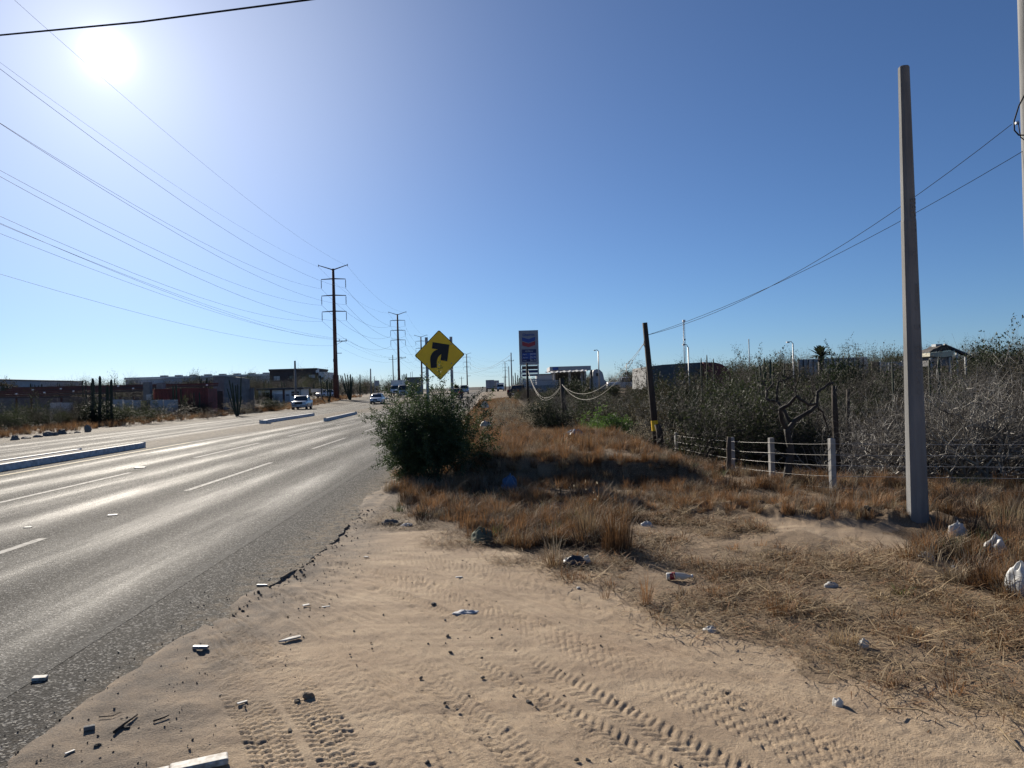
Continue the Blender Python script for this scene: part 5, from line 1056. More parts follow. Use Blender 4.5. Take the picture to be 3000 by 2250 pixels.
# low concrete building behind the oncoming van
D = 205; x0, x1 = span(1190, 1232, D); zt = zpx(1212, 1112, D); t = thing('low_building', 'low flat grey concrete building behind the oncoming van', 'building', (x0, D, .5)); MB().box(((x1 - x0) / 2, 3, zt / 2), (x1 - x0, 6, zt)).build('wall', M['concrete_d'], t); MB().box(((x1 - x0) / 2, 3, zt + .08), (x1 - x0 + .3, 6.4, .2)).build('roof_slab', M['concrete_d'], t); MB().box(((x1 - x0) * .6, -.05, zt * .5), (1.6, .12, 1.5)).build('opening', M['dark'], t)
M['cabinet'] = mat('sign_cabinet_grey', (.27, .29, .33), (.24, .26, .30), rough=.6)
# ------------------------------------------------------------------ gas station
D = 108; x0, x1 = span(1524, 1581, D); xc = (x0 + x1) / 2; zt = zpx(1552, 968, D); zb_ = zpx(1556, 1068, D); w = x1 - x0; zg = hz1(xc, D)
t = thing('price_sign', 'tall gas station sign with chevron emblem and fuel price panel', 'sign', (xc, D, zg)); Z = lambda v: zpx(1552, v, D) - zg
MB().box((0, 0, (zt + zb_) / 2 - zg), (w, .5, zt - zb_)).build('cabinet', M['cabinet'], t, bevel=.03)
for s in (-1, 1): MB().box((s * (w / 2 - .13), .05, (zb_ - zg) / 2 - .3), (.2, .2, zb_ - zg + .55)).build('post', M['galv'], t)
def sheet(name, poly, d, m, par): return MB().prism(poly, -.25 - d, -.25 - d - .012, lambda p, q, dd: (p, dd, q)).build(name, M[m], par)
hw = .95; c = Z(994); sheet('upper_chevron', [(-hw, Z(988)), (0, Z(993.5)), (hw, Z(987.5)), (hw, Z(998)), (0, Z(1004.5)), (-hw, Z(998.5))], .006, 'blue', t); sheet('lower_chevron', [(-hw, Z(1000.5)), (0, Z(1006.5)), (hw, Z(1000)), (hw, Z(1011.5)), (0, Z(1017.5)), (-hw, Z(1012))], .006, 'red', t)
pn = sheet('price_panel', [(-1.02, Z(1060)), (1.05, Z(1060)), (1.05, Z(1023.5)), (-1.02, Z(1023.5))], .006, 'navy', t)
for v0, v1 in ((1034, 1042.5), (1044, 1051.5)): sheet('price_row', [(-.97, Z(v1)), (1.0, Z(v1)), (1.0, Z(v0)), (-.97, Z(v0))], .02, 'blue', pn)
def sgn(txt, x, z, size, m, par, al='CENTER', bold=.0): o = obj('lettering', text_mesh(txt, size, M[m], al, bold), par); o.rotation_euler = (math.pi / 2, 0, 0); o.location = (x, -.292, z); return o
sgn('Chevron', 0, Z(981), .50, 'blue', t, bold=.012); sgn('con', -.1, Z(1026), .16, 'letter', t); sgn('TECHRON', 0, Z(1029.5), .24, 'letter', t)
for v, a, b, c in ((1038, 'Regular', '24', '99'), (1047.5, 'Supreme', '25', '79'), (1056, 'Diesel', '26', '49')):
    sgn(a, -.9, Z(v), .20, 'letter', t, 'LEFT'); sgn(b, .32, Z(v), .40, 'letter', t); sgn(c, .80, Z(v), .34, 'letter', t)
for v0, v1 in ((1072, 1081), (1084, 1092), (1096, 1102)):
    p_ = MB().box((0.05, 0, (Z(v0) + Z(v1)) / 2), (w - .55, .2, Z(v0) - Z(v1))).build('lower_panel', M['brown_wall' if v0 == 1072 else 'navy'], t)
    MB().box((0.05, 0, Z(v0) + .12), (w - .3, .12, .1)).build('white_rail', M['white'], t)
# canopy, shop, block screen wall
D = 122; x0, x1 = span(1612, 1733, D); za, zb_ = zpx(1670, 1073, D), zpx(1670, 1085, D); zg = hz1((x0 + x1) / 2, D); W_ = x1 - x0
t = thing('gas_station_canopy', 'white flat gas station canopy over a dark forecourt', 'canopy', (x0, D, zg)); MB().box((W_ / 2, 5, (za + zb_) / 2 - zg), (W_, 10, za - zb_)).build('roof', M['offwhite'], t); MB().box((W_ * .14, -.04, (za + zb_) / 2 - zg), (.9, .08, .45)).build('emblem', M['blue'], t)
for fx, fy in ((.12, 2), (.5, 2), (.88, 2), (.12, 8), (.88, 8)): MB().box((W_ * fx, fy, (zb_ - zg) / 2), (.35, .35, zb_ - zg)).build('column', M['offwhite'], t)
x2 = xat(1640, D + 6); MB().box((W_ * .55, 10.5, (zb_ - zg) / 2), (W_ * .9, .3, zb_ - zg)).build('back_wall', M['dark'], t)
aw = thing('shade_sail', 'ragged pale shade cloth hanging below the gas station canopy', 'awning', (x0, D - 3, 0)); V = []; F = []
for k in range(21):
    u = 1598 + k * 6.1; p = at(u, 1089 - .35 * k + (1.2 if k % 3 else -.8), D - 3); p2 = at(u, 1092 - .3 * k + (1.5 if k % 2 else -.4), D - 4.4); V += [(p.x - x0, 0, p.z), (p2.x - x0, -1.4, p2.z)]
for k in range(20): F.append((2 * k, 2 * k + 2, 2 * k + 3, 2 * k + 1))
MB().add(V, F).build('cloth', M['offwhite'], aw)
D = 112; x0, x1 = span(1575, 1622, D); zt = zpx(1600, 1096, D); zg = hz1(x0, D); t = thing('shop_building', 'low pale building left of the gas station canopy', 'building', (x0, D + 4, zg)); W_ = x1 - x0; MB().box((W_ / 2, 2, (zt - zg) / 2), (W_, 4, zt - zg)).build('wall', M['offwhite'], t); MB().box((W_ / 2, -.1, (zt - zg) * .72), (W_ + .1, .12, .14)).build('ledge', M['concrete_d'], t); MB().box((W_ / 2, 2, zt - zg + .06), (W_ + .3, 4.3, .14)).build('roof_slab', M['concrete_d'], t)
D = 104; t = thing('screen_wall', 'pale openwork block screen wall in front of the gas station', 'wall', (0, D, 0)); x0, x1 = span(1531, 1636, D); za, zb_ = zpx(1560, 1112, D), zpx(1560, 1128, D); zg = hz1((x0 + x1) / 2, D)
nx = 26; dx = (x1 - x0) / nx
for k in range(nx):
    x = x0 + dx * (k + .5); top = za if k < 14 else za - .35
    MB().box((x, 0, (top + zg - .6) / 2 - .0), (dx * .34, .2, top - zg + .6)).build('upright', M['offwhite'], t)
for zz in np.linspace(zb_, za, 4): MB().box(((x0 + x1) / 2 - (0 if zz < za - .1 else (x1 - x0) * .23), .0, zz), ((x1 - x0) * (1 if zz < za - .1 else .54), .18, .16)).build('course', M['offwhite'], t)
MB().box(((x0 + x1) / 2, 0.02, (zb_ + zg) / 2 - .3), (x1 - x0, .16, zb_ - zg + .5)).build('plinth', M['concrete_d'], t)
# dome-ended pale structure right of the canopy
D = 118; pts = [(1737, 1150), (1737, 1090), (1740, 1084), (1748, 1081), (1757, 1083), (1765, 1091), (1768, 1100), (1770, 1112), (1790, 1128), (1796, 1150)]; poly = [(at(u, v, D).x, at(u, v, D).z) for u, v in pts]
t = thing('kiosk', 'pale round shouldered structure right of the gas station canopy', 'building', (0, 0, 0)); MB().prism(poly, D, D + 5, lambda p, q, d: (p, d, q)).build('wall', M['offwhite'], t); a = at(1751, 1097, D); MB().box((a.x, D - .04, a.z), (.45, .1, .5)).build('window', M['dark'], t)
x = xat(1733, D); MB().box((x, D - .5, at(1733, 1115, D).z), (.3, .3, 3.4)).build('pillar', M['dark'], t)
# curved roof shed behind the scrub
D = 75; pts = [(1895, 1140), (1895, 1074), (1945, 1068), (2010, 1064), (2060, 1061), (2095, 1062), (2112, 1066), (2124, 1073), (2133, 1083), (2140, 1095), (2142, 1140)]; poly = [(at(u, v, D).x, at(u, v, D).z) for u, v in pts]
t = thing('curved_shed', 'shed with a curved pale roof ending in a dark red rounded gable behind the scrub', 'building', (0, 0, 0)); MB().prism(poly[:6] + [poly[-1]], D + .4, D + 9, lambda p, q, d: (p, d, q)).build('wall', mat('grey_sheet_metal', (.11, .115, .12), rough=.7), t); MB().prism([poly[4]] + poly[5:-1] + [poly[-1], (poly[4][0], poly[-1][1])], D, D + 8.6, lambda p, q, d: (p, d, q)).build('gable', M['container'], t)
# corrugated wall and fence at right, aggregate hopper
D = 70; x0, x1 = span(2405, 2545, D); t = thing('corrugated_wall', 'pale corrugated sheet wall on the right skyline beside the palm', 'wall', (0, D, 0))
nx = 14
for k in range(nx):
    u = 2340 + (2545 - 2340) * (k + .5) / nx; z = zpx(u, 1053 - 8 * (k / nx), D); x = xat(u, D); dx = (205 / nx) * D / F_PX
    MB().box((x, (k % 2) * .06, z / 2), (dx - .03, .08, z)).build('sheet', M['offwhite'], t); MB().box((x - dx / 2, -.1, z / 2), (.07, .1, z)).build('rib', M['dark'], t)
D = 66; t = thing('board_wall', 'low pale wall with posts left of the concrete pole on the skyline', 'wall', (0, D, 0))
for k, (u0, u1) in enumerate(((2553, 2576), (2578, 2598), (2602, 2640), (2642, 2690))):
    a, b = at(u0, 1060, D), at(u1, 1060, D); MB().box(((a.x + b.x) / 2, 0, a.z / 2), (b.x - a.x, .12, a.z)).build('panel', M['wood2' if k < 1 else 'offwhite'], t); MB().box((b.x + .03, -.05, a.z / 2), (.08, .12, a.z + .06)).build('post', M['white'], t)
D = 60; t = thing('aggregate_hopper', 'cream concrete plant hopper heaped with gravel and a sloping conveyor', 'machine', (0, D, 0)); cream = mat('cream_paint', (.52, .49, .36), (.42, .39, .29), scale=1, rough=.7); PZ = lambda u, v: (at(u, v, D).x, at(u, v, D).z)
MB().prism([PZ(2700, 1036), PZ(2772, 1029), PZ(2765, 1045), PZ(2740, 1048), PZ(2700, 1046)], -1.2, 1.2, lambda p, q, d: (p, d, q)).build('bin', cream, t)
MB().prism([PZ(2705, 1034), PZ(2718, 1024), PZ(2730, 1020), PZ(2742, 1013), PZ(2755, 1012), PZ(2768, 1028)], -.8, .8, lambda p, q, d: (p, d, q)).build('gravel_heap', M['twig_grey'], t); MB().box((at(2745, 1012, D).x, 0, at(2745, 1012, D).z), (.55, .6, .2)).build('chute_head', M['galv'], t)
a, b = at(2752, 1013, D), at(2850, 1055, D); MB().tube([(a.x, -.6, a.z), (b.x, -.6, b.z)], .16, n=4).build('conveyor', M['dark'], t); MB().box((at(2742, 1058, D).x, 0, at(2742, 1058, D).z), (1.6, 1.8, .8)).build('lower_bin', M['concrete_d'], t)
for u in (2708, 2728, 2762): MB().box((at(u, 1050, D).x, -.9, at(u, 1050, D).z / 2), (.18, .18, at(u, 1047, D).z)).build('leg', M['galv'], t)
for u in (2790, 2815): MB().box((at(u, 1050, D).x, -.6, at(u, 1035 + (u - 2790) * .45, D).z / 2), (.12, .12, at(u, 1035 + (u - 2790) * .45, D).z)).build('trestle', M['galv'], t)
# street lamps and masts
def lamp(label, u, D, vtop, uarm, varm, r=.075):
    b = at(u, 1140, D); zg = hz1(b.x, D); zt = zpx(u, vtop, D) - zg; t = thing('street_lamp', label, 'street lamp', (b.x, D, zg - .2), group='street lamps'); e = at(uarm, varm, D); ex, ez = e.x - b.x, e.z - zg + .2
    MB().tube([(0, 0, 0), (0, 0, zt + .2)], [r * 1.3, r], n=8).build('pole', M['galv'], t); MB().tube([(0, 0, zt + .15), (ex * .35, 0, ez * .45 + (zt + .2) * .55 + .1), (ex * .8, 0, ez)], r * .6, n=6).build('arm', M['galv'], t); MB().box((ex, 0, ez - .02), (abs(ex) * .5, .28, .12)).build('lamp_head', M['galv'], t)
lamp('street lamp behind the gas station canopy, arm to the left', 1756, 105, 1028, 1742, 1026); lamp('street lamp beside the brownish gas station tree, arm to the right', 1837, 125, 1068, 1842, 1064, .06); lamp('street lamp in front of the antenna mast, arm to the left', 2020, 60, 1017, 2003, 1009, .05); lamp('street lamp left of the palm, arm to the left', 2327, 64, 1005, 2308, 1002, .05)
def mast(label, u, D, vtop, w):
    b = at(u, 1140, D); zt = zpx(u, vtop, D); t = thing('antenna_mast', label, 'mast', (b.x, D, 0))
    for sx, sy in ((-w, 0), (w, 0), (0, w * 1.6)): MB().tube([(sx, sy, 0), (sx * .8, sy, zt)], .03, n=5).build('leg', M['galv'], t)
    q = MB(); n = 26
    for k in range(n): q.tube([(-w, 0, zt * k / n), (w, 0, zt * (k + 1) / n)], .014, n=4)
    q.build('lattice', M['galv'], t); return t, zt
t, zt = mast('thin lattice antenna mast with two small dishes on the right skyline', 2009, 95, 940, .12); MB().box((0, -.1, zt), (.32, .25, .25)).build('dish', M['white'], t); MB().box((0, -.1, zpx(2009, 995, 95)), (.25, .2, .2)).build('dish', M['galv'], t); mast('very thin antenna mast on the skyline left of the cactus group', 2198, 110, 993, .05)
# distant ridge
V = []; F = []; n = 80
for k in range(n + 1):
    a = math.radians(-60 + 120 * k / n); R0 = 2600; h = 20 + 16 * float(fbm(np.array([k * .21]), np.array([2.0]), 4, 81)[0] + .5); V += [(R0 * math.sin(a), R0 * math.cos(a), -30), ((R0 + 200) * math.sin(a), (R0 + 200) * math.cos(a), h * .55 - 4), ((R0 + 700) * math.sin(a), (R0 + 700) * math.cos(a), -30)]
for k in range(n):
    for q in (0, 1): F.append((k * 3 + q, (k + 1) * 3 + q, (k + 1) * 3 + q + 1, k * 3 + q + 1))
tag(MB().add(V, F).build('hills', mat('far_scrub_hill', (.10, .095, .09), (.075, .075, .07), scale=.01, rough=1)), 'low distant ridge on the horizon', kind='structure')
# ------------------------------------------------------------------ vehicles
car_w = mat('white_car_paint', (.72, .73, .74), (.70, .71, .72), rough=.25, spec=.6); car_s = mat('silver_car_paint', (.42, .46, .50), (.40, .44, .48), rough=.28, spec=.6, metal=.3)
lampm = mat('headlight_glass', (.55, .57, .6), rough=.1, spec=.8); tail = mat('tail_light', (.30, .012, .012), rough=.2); plate = mat('number_plate', (.6, .6, .58), rough=.5); chrome = mat('chrome', (.5, .5, .52), rough=.2, metal=.9); seatm = mat('dark_plastic', (.03, .03, .032), rough=.6)
def loft(sections, closed=True):
    n = len(sections[0]); vs = [p for s in sections for p in s]; fs = []
    for i in range(len(sections) - 1):
        for k in range(n - (0 if closed else 1)): fs.append((i * n + k, i * n + (k + 1) % n, (i + 1) * n + (k + 1) % n, (i + 1) * n + k))
    fs.append(tuple(range(n))[::-1]); fs.append(tuple((len(sections) - 1) * n + k for k in range(n))); return vs, fs
def vehicle(name, label, cat, loc, rz, st, gh, paint, wheels, W, wr=.33, glassm='glass', group=None, bed=None, roof=True, pillars=True, nose=None):
    """local +y is the rear, -y the front. st: (y, z_bottom, z_top, half width factor); gh: greenhouse (y0,y1 bottom; y2,y3 top; z0; z1; taper)"""
    t = thing(name, label, cat, loc, rz, group); secs = []
    for y, zb, zt, f in st:
        w = W / 2 * f; h = zt - zb
        secs.append([(-w * .90, y, zb), (w * .90, y, zb), (w * .99, y, zb + h * .22), (w, y, zb + h * .55), (w * .96, y, zt - h * .08), (w * .82, y, zt), (-w * .82, y, zt), (-w * .96, y, zt - h * .08), (-w, y, zb + h * .55), (-w * .99, y, zb + h * .22)])
    vs, fs = loft(secs); MB().add(vs, fs, True).build('body', paint, t)
    if gh:
        y0, y1, y2, y3, z0, z1, tp = gh; a, b = W / 2 * .93, W / 2 * tp
        lo = [(-a, y0), (a, y0), (a, y1), (-a, y1)]; hi = [(-b, y2), (b, y2), (b, y3), (-b, y3)]; P = [(x, y, z0) for x, y in lo] + [(x, y, z1) for x, y in hi]
        MB().add(P, [(0, 1, 5, 4), (1, 2, 6, 5), (2, 3, 7, 6), (3, 0, 4, 7), (4, 5, 6, 7)]).build('windows', M[glassm], t)
        if roof:
            q = .03; MB().add([(-b - q, y2 - q, z1 - .01), (b + q, y2 - q, z1 - .01), (b + q, y3 + q, z1 - .01), (-b - q, y3 + q, z1 - .01), (-b * .86, y2 + .12, z1 + .07), (b * .86, y2 + .12, z1 + .07), (b * .86, y3 - .12, z1 + .07), (-b * .86, y3 - .12, z1 + .07)], [(0, 1, 5, 4), (1, 2, 6, 5), (2, 3, 7, 6), (3, 0, 4, 7), (4, 5, 6, 7)], True).build('roof', paint, t)
        if pillars:
            for s in (-1, 1):
                for (ya, yb) in ((y0, y2), (y1, y3), ((y0 * .45 + y1 * .55), (y2 * .45 + y3 * .55))):
                    MB().tube([(s * (a + .005), ya, z0 - .02), (s * (b + .005), yb, z1)], .045, n=5).build('pillar', paint, t)
        for s in (-1, 1):
            MB().box((s * (W / 2 + .1), y0 + .25, z0 + .1), (.2, .1, .15)).build('mirror', paint if name != 'truck' else M['dark'], t)
    for y in wheels:
        for s in (-1, 1):
            x = s * (W / 2 - .12); w = MB().tube([(x - s * .1, y, wr), (x - s * .09, y, wr), (x + s * .09, y, wr), (x + s * .12, y, wr)], [wr * .92, wr, wr, wr * .9], n=18).build('wheel', M['black'], t)
            MB().tube([(x + s * .115, y, wr), (x + s * .135, y, wr)], [wr * .62, wr * .55], n=14).build('rim', chrome, w)
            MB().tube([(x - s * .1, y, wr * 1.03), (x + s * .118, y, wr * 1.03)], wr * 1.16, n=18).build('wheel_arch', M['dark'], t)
    return t
def front(t, W, y, zl, zg, gw, gh_, zb=.35, hl=(.36, .15), dark=True):
    for s in (-1, 1): MB().box((s * (W / 2 - hl[0] * .62), y + .06, zl), (hl[0], .2, hl[1]), taper=.85).build('headlight', lampm, t)
    MB().box((0, y - .005, zg), (gw, .08, gh_), taper=.9).build('grille', seatm, t); MB().box((0, y - .01, zb), (W * .8, .1, .16)).build('bumper_vent', seatm, t); MB().box((0, y - .065, zb + .06), (.36, .02, .14)).build('number_plate', plate, t)
def back(t, W, y, zl, tl=(.2, .3), zb=.6):
    for s in (-1, 1): MB().box((s * (W / 2 - .14), y - .02, zl), (tl[0], .1, tl[1])).build('tail_light', tail, t)
    MB().box((0, y + .03, zb), (.36, .03, .16)).build('number_plate', plate, t); MB().box((0, y, .42), (W * .9, .12, .2)).build('bumper', seatm, t)
def rp(u, D): x = xat(u, D); return (x, D, 0)
def rz_at(u, D): x = xat(u, D); _, yr = to_road(x, D); return float(road_z(yr)) + .01
# pickup parked facing the camera
W = 1.84; t = vehicle('pickup_truck', 'silver white double cab pickup parked facing the camera on the left shoulder', 'pickup', (xat(868, 91), 93.4, hz1(xat(868, 91), 93) + .06), RD + math.radians(4),
    [(-2.58, .5, .88, .86), (-2.5, .36, 1.0, .95), (-2.2, .34, 1.08, 1.0), (-1.2, .34, 1.16, 1.0), (-.9, .32, 1.2, 1.0), (.9, .32, 1.2, 1.0), (1.0, .34, 1.22, 1.0), (2.45, .4, 1.22, 1.0), (2.6, .45, 1.18, .97)], (-1.05, .98, -.3, .75, 1.16, 1.74, .80), car_s, (-1.6, 1.45), W, .38)
front(t, W, -2.56, .98, .86, .95, .3, .55); MB().box((0, 1.8, 1.2), (W * .82, 1.35, .1)).build('load_bed', seatm, t); MB().box((0, -2.6, .5), (W * .86, .1, .14)).build('bumper', car_s, t)
# oncoming sedan
W = 1.70; t = vehicle('sedan', 'white sedan driving towards the camera left of the roadside bush', 'car', (xat(1098, 107), 109, rz_at(1098, 109)), RD,
    [(-2.22, .38, .62, .84), (-2.15, .24, .72, .95), (-1.8, .2, .84, 1.0), (-1.0, .2, .96, 1.0), (0, .19, .98, 1.0), (1.3, .2, 1.0, 1.0), (2.0, .26, 1.0, .97), (2.2, .34, .9, .9)], (-1.05, 1.55, -.3, .95, .93, 1.42, .76), car_w, (-1.38, 1.3), W, .31)
front(t, W, -2.2, .70, .58, .62, .2, .34, hl=(.42, .17))
# parked small car
W = 1.6; t = vehicle('hatchback', 'small white car parked beside the nearest transmission pole', 'car', (xat(953, 138), 138, hz1(xat(953, 138), 138) + .05), RD - .5,
    [(-2.0, .36, .62, .85), (-1.9, .24, .74, .96), (-1.0, .2, .92, 1.0), (0, .2, .96, 1.0), (1.2, .2, .98, 1.0), (1.9, .3, .92, .92)], (-.95, 1.6, -.3, 1.2, .9, 1.42, .78), car_w, (-1.25, 1.2), W, .3); front(t, W, -1.98, .68, .55, .7, .18, .34)
# oncoming van
W = 1.95; x = xat(1180, 136); t = vehicle('van', 'pale blue white van driving towards the camera behind the sedan', 'van', (x, 138, rz_at(1180, 138)), RD,
    [(-2.6, .4, .9, .86), (-2.52, .28, 1.1, .96), (-2.1, .26, 1.22, 1.0), (-1.5, .26, 1.3, 1.0), (2.4, .3, 1.3, 1.0), (2.5, .35, 1.25, .97)], (-1.95, 2.48, -1.2, 2.4, 1.25, 2.12, .84), car_s, (-1.7, 1.5), W, .36); front(t, W, -2.6, 1.0, .85, .9, .28, .5)
# oncoming box truck
W = 2.1; x = xat(1155, 150); t = vehicle('truck', 'white box truck coming over the rise behind the van', 'truck', (x, 154, rz_at(1155, 154)), RD, [(-3.3, .5, 1.0, .9), (-3.2, .4, 1.25, .97), (-2.6, .4, 1.35, 1.0), (-1.4, .45, 1.4, 1.0), (-1.3, .5, 1.35, 1.0)], (-2.8, -1.4, -2.2, -1.45, 1.3, 2.0, .86), car_w, (-2.3, 1.9), W, .42)
MB().box((0, 1.3, 1.95), (2.35, 5.0, 2.3)).build('cargo_box', M['white'], t, bevel=.03); MB().box((0, 1.3, 3.13), (2.4, 5.05, .06)).build('box_roof', M['white'], t); MB().box((0, 1.0, .65), (1.2, 5.0, .25)).build('chassis', seatm, t); front(t, W, -3.28, 1.0, .85, .9, .3, .5)
# going away: SUV, dark car, trailers
W = 1.8; t = vehicle('suv', 'pale SUV seen from behind driving away, right of the sign posts', 'car', (xat(1360, 150), 150, rz_at(1360, 150)), RD, [(-2.3, .4, .8, .86), (-2.2, .3, .95, .97), (-1.2, .28, 1.05, 1.0), (2.0, .3, 1.08, 1.0), (2.2, .36, 1.0, .97)], (-1.1, 2.15, -.5, 1.9, 1.03, 1.68, .8), car_s, (-1.45, 1.35), W, .36); back(t, W, 2.2, 1.0)
W = 1.75; t = vehicle('sedan', 'dark car half hidden behind the bush top, driving away', 'car', (xat(1340, 128), 128, rz_at(1340, 128)), RD, [(-2.2, .38, .65, .85), (-1.1, .2, .95, 1.0), (1.3, .2, 1.0, 1.0), (2.2, .34, .95, .95)], (-1.0, 1.7, -.3, 1.3, .95, 1.45, .78), seatm, (-1.4, 1.3), W, .31); back(t, W, 2.2, .85)
def trailer(label, u, D, xo=0):
    W = 2.55; z = rz_at(u, D) if xo == 0 else hz1(xat(u, D), D); t = thing('cargo_trailer', label, 'trailer', (xat(u, D), D, z), RD, 'cargo trailers'); MB().box((0, 3, 2.35), (W, 8, 2.5)).build('cargo_box', M['offwhite'], t, bevel=.03)
    MB().box((0, -1.03, 2.35), (.05, .06, 2.4)).build('door_seam', M['dark'], t)
    for x in (-.9, -.3, .3, .9): MB().tube([(x, -1.04, 1.2), (x, -1.04, 3.5)], .025, n=5).build('lock_rod', M['galv'], t)
    MB().box((0, -.9, .95), (W * .95, .2, .25)).build('bumper', seatm, t)
    for y in (.2, 1.4):
        for s in (-1, 1): MB().tube([(s * .75, y, .5), (s * 1.22, y, .5)], .5, n=16).build('wheel', M['black'], t)
    for s in (-1, 1): MB().box((s * 1.0, -1.02, .95), (.25, .05, .12)).build('tail_light', tail, t)
    return t
trailer('white box trailer seen from behind at the crest of the road', 1436, 225); trailer('second box trailer ahead of the crest trailer, slightly right', 1451, 240)
W = 2.1; t = vehicle('truck', 'white truck parked on the right beyond the box trailers', 'truck', (xat(1466, 228), 228, hz1(xat(1466, 228), 228) + .05), RD, [(-2.8, .5, 1.0, .9), (-2.6, .4, 1.3, 1.0), (-1.4, .4, 1.35, 1.0), (2.6, .5, 1.3, 1.0)], (-2.2, -.4, -1.6, -.5, 1.3, 2.1, .86), car_w, (-1.9, 1.7), W, .42); MB().box((0, 2.0, 1.9), (2.2, 3.0, 1.3)).build('cargo_box', M['white'], t); front(t, W, -2.78, 1.0, .9, .9, .3, .5)
# white pickup at the gas station, side on
W = 1.85; x = xat(1836, 100); t = vehicle('pickup_truck', 'white pickup parked sideways above the scrub at the gas station', 'pickup', (x, 100, hz1(x, 100) + .25), math.radians(90), [(-2.6, .5, .9, .88), (-2.4, .36, 1.05, .98), (-1.2, .34, 1.15, 1.0), (.9, .34, 1.2, 1.0), (2.6, .4, 1.2, .98)], (-1.05, .9, -.4, .7, 1.15, 1.75, .8), car_w, (-1.6, 1.5), W, .38); front(t, W, -2.58, .98, .86, .95, .3, .55); back(t, W, 2.6, 1.0)
t = vehicle('pickup_truck', 'dark vehicle parked at the foot of the price sign', 'pickup', (xat(1520, 103), 104, hz1(xat(1520, 103), 104) + .1), math.radians(160), [(-2.4, .5, .9, .88), (-2.2, .36, 1.05, .98), (-1.2, .34, 1.15, 1.0), (.9, .34, 1.2, 1.0), (2.4, .4, 1.2, .98)], (-1.05, .9, -.4, .7, 1.15, 1.75, .8), seatm, (-1.5, 1.4), 1.8, .36); back(t, 1.8, 2.4, 1.0); front(t, 1.8, -2.38, .98, .86, .95, .3, .55)
# motorcycle with rider
D = 112; x = xat(1350, D); z = rz_at(1350, D)
t = thing('motorcycle', 'small motorcycle seen from behind to the right of the bush', 'motorcycle', (x, D, z), RD)
for y in (-.62, .66): 
    w = MB(); n = 20
    w.tube([(-.06, y, .31), (-.045, y, .31), (.045, y, .31), (.06, y, .31)], [.25, .31, .31, .25], n=n); w = w.build('wheel', M['black'], t); MB().tube([(-.065, y, .31), (.065, y, .31)], .16, n=12).build('rim', chrome, w)
MB().tube([(0, .66, .31), (0, .2, .45), (0, -.3, .55), (0, -.45, .95)], [.05, .09, .10, .05], n=7).build('frame', seatm, t); MB().tube([(0, -.62, .31), (0, -.42, .98)], .035, n=6).build('fork', chrome, t); MB().tube([(0, -.35, .72), (0, -.1, .8), (0, .1, .74)], [.09, .15, .1], n=8).build('tank', tail, t); MB().box((0, .35, .78), (.26, .66, .1)).build('seat', seatm, t); MB().tube([(-.36, -.32, 1.05), (0, -.42, 1.0), (.36, -.32, 1.05)], .018, n=5).build('handlebar', chrome, t); MB().box((0, .74, .62), (.16, .05, .08)).build('tail_light', tail, t); MB().box((0, -.08, .42), (.28, .34, .3)).build('engine', M['galv'], t)
def skin_body(name, joints, edges, mat_, parent):
    me = bpy.data.meshes.new(name); me.from_pydata([j[:3] for j in joints], edges, []); o = obj(name, me, parent)
    md = o.modifiers.new('skin', 'SKIN'); md.use_smooth_shade = True
    for k, j in enumerate(joints):
        sv = me.skin_vertices[0].data[k]; sv.radius = (j[3], j[3]); sv.use_root = (k == 0)
    sb = o.modifiers.new('sub', 'SUBSURF'); sb.levels = 1; sb.render_levels = 1; me.materials.append(mat_); return o
t = thing('person', 'motorcycle rider in a red and white jacket with a dark helmet, seen from behind', 'person', (x, D, z), RD)
cloth_d = mat('dark_trousers', (.03, .035, .05), rough=.85); jacket = mat('red_jacket', (.42, .035, .045), (.36, .03, .04), rough=.8); skinm = mat('skin', (.32, .19, .13), rough=.6)
J = [(0, .3, .9, .15), (0, .24, 1.12, .155), (0, .16, 1.34, .17), (0, .12, 1.48, .075), (0, .08, 1.62, .10), (0, .06, 1.70, .09),
     (-.2, .14, 1.38, .075), (-.3, -.02, 1.18, .058), (-.33, -.26, 1.08, .045), (-.33, -.34, 1.06, .04), (.2, .14, 1.38, .075), (.3, -.02, 1.18, .058), (.33, -.26, 1.08, .045), (.33, -.34, 1.06, .04),
     (-.13, .22, .86, .105), (-.22, -.15, .78, .08), (-.19, .08, .42, .058), (-.19, -.06, .32, .045), (.13, .22, .86, .105), (.22, -.15, .78, .08), (.19, .08, .42, .058), (.19, -.06, .32, .045)]
E = [(0, 1), (1, 2), (2, 3), (3, 4), (4, 5), (2, 6), (6, 7), (7, 8), (8, 9), (2, 10), (10, 11), (11, 12), (12, 13), (0, 14), (14, 15), (15, 16), (16, 17), (0, 18), (18, 19), (19, 20), (20, 21)]
skin_body('body', J, E, cloth_d, t)
JJ = [(0, .28, .93, .165), (0, .24, 1.12, .17), (0, .16, 1.36, .185), (-.2, .14, 1.39, .088), (-.3, -.02, 1.18, .07), (-.33, -.24, 1.085, .056), (.2, .14, 1.39, .088), (.3, -.02, 1.18, .07), (.33, -.24, 1.085, .056)]
skin_body('jacket', JJ, [(0, 1), (1, 2), (2, 3), (3, 4), (4, 5), (2, 6), (6, 7), (7, 8)], jacket, t)
v_ = []; f_ = []
for i in range(9):
    for k in range(14):
        a, b = math.pi * i / 8, 2 * math.pi * k / 14; v_.append((.145 * math.sin(a) * math.cos(b), .06 + .165 * math.sin(a) * math.sin(b), 1.68 + .16 * math.cos(a)))
for i in range(8):
    for k in range(14): f_.append((i * 14 + k, i * 14 + (k + 1) % 14, (i + 1) * 14 + (k + 1) % 14, (i + 1) * 14 + k))
MB().add(v_, f_, True).build('helmet', M['black'], t); MB().box((0, .36, 1.28), (.24, .05, .12)).build('jacket_band', M['white'], t)
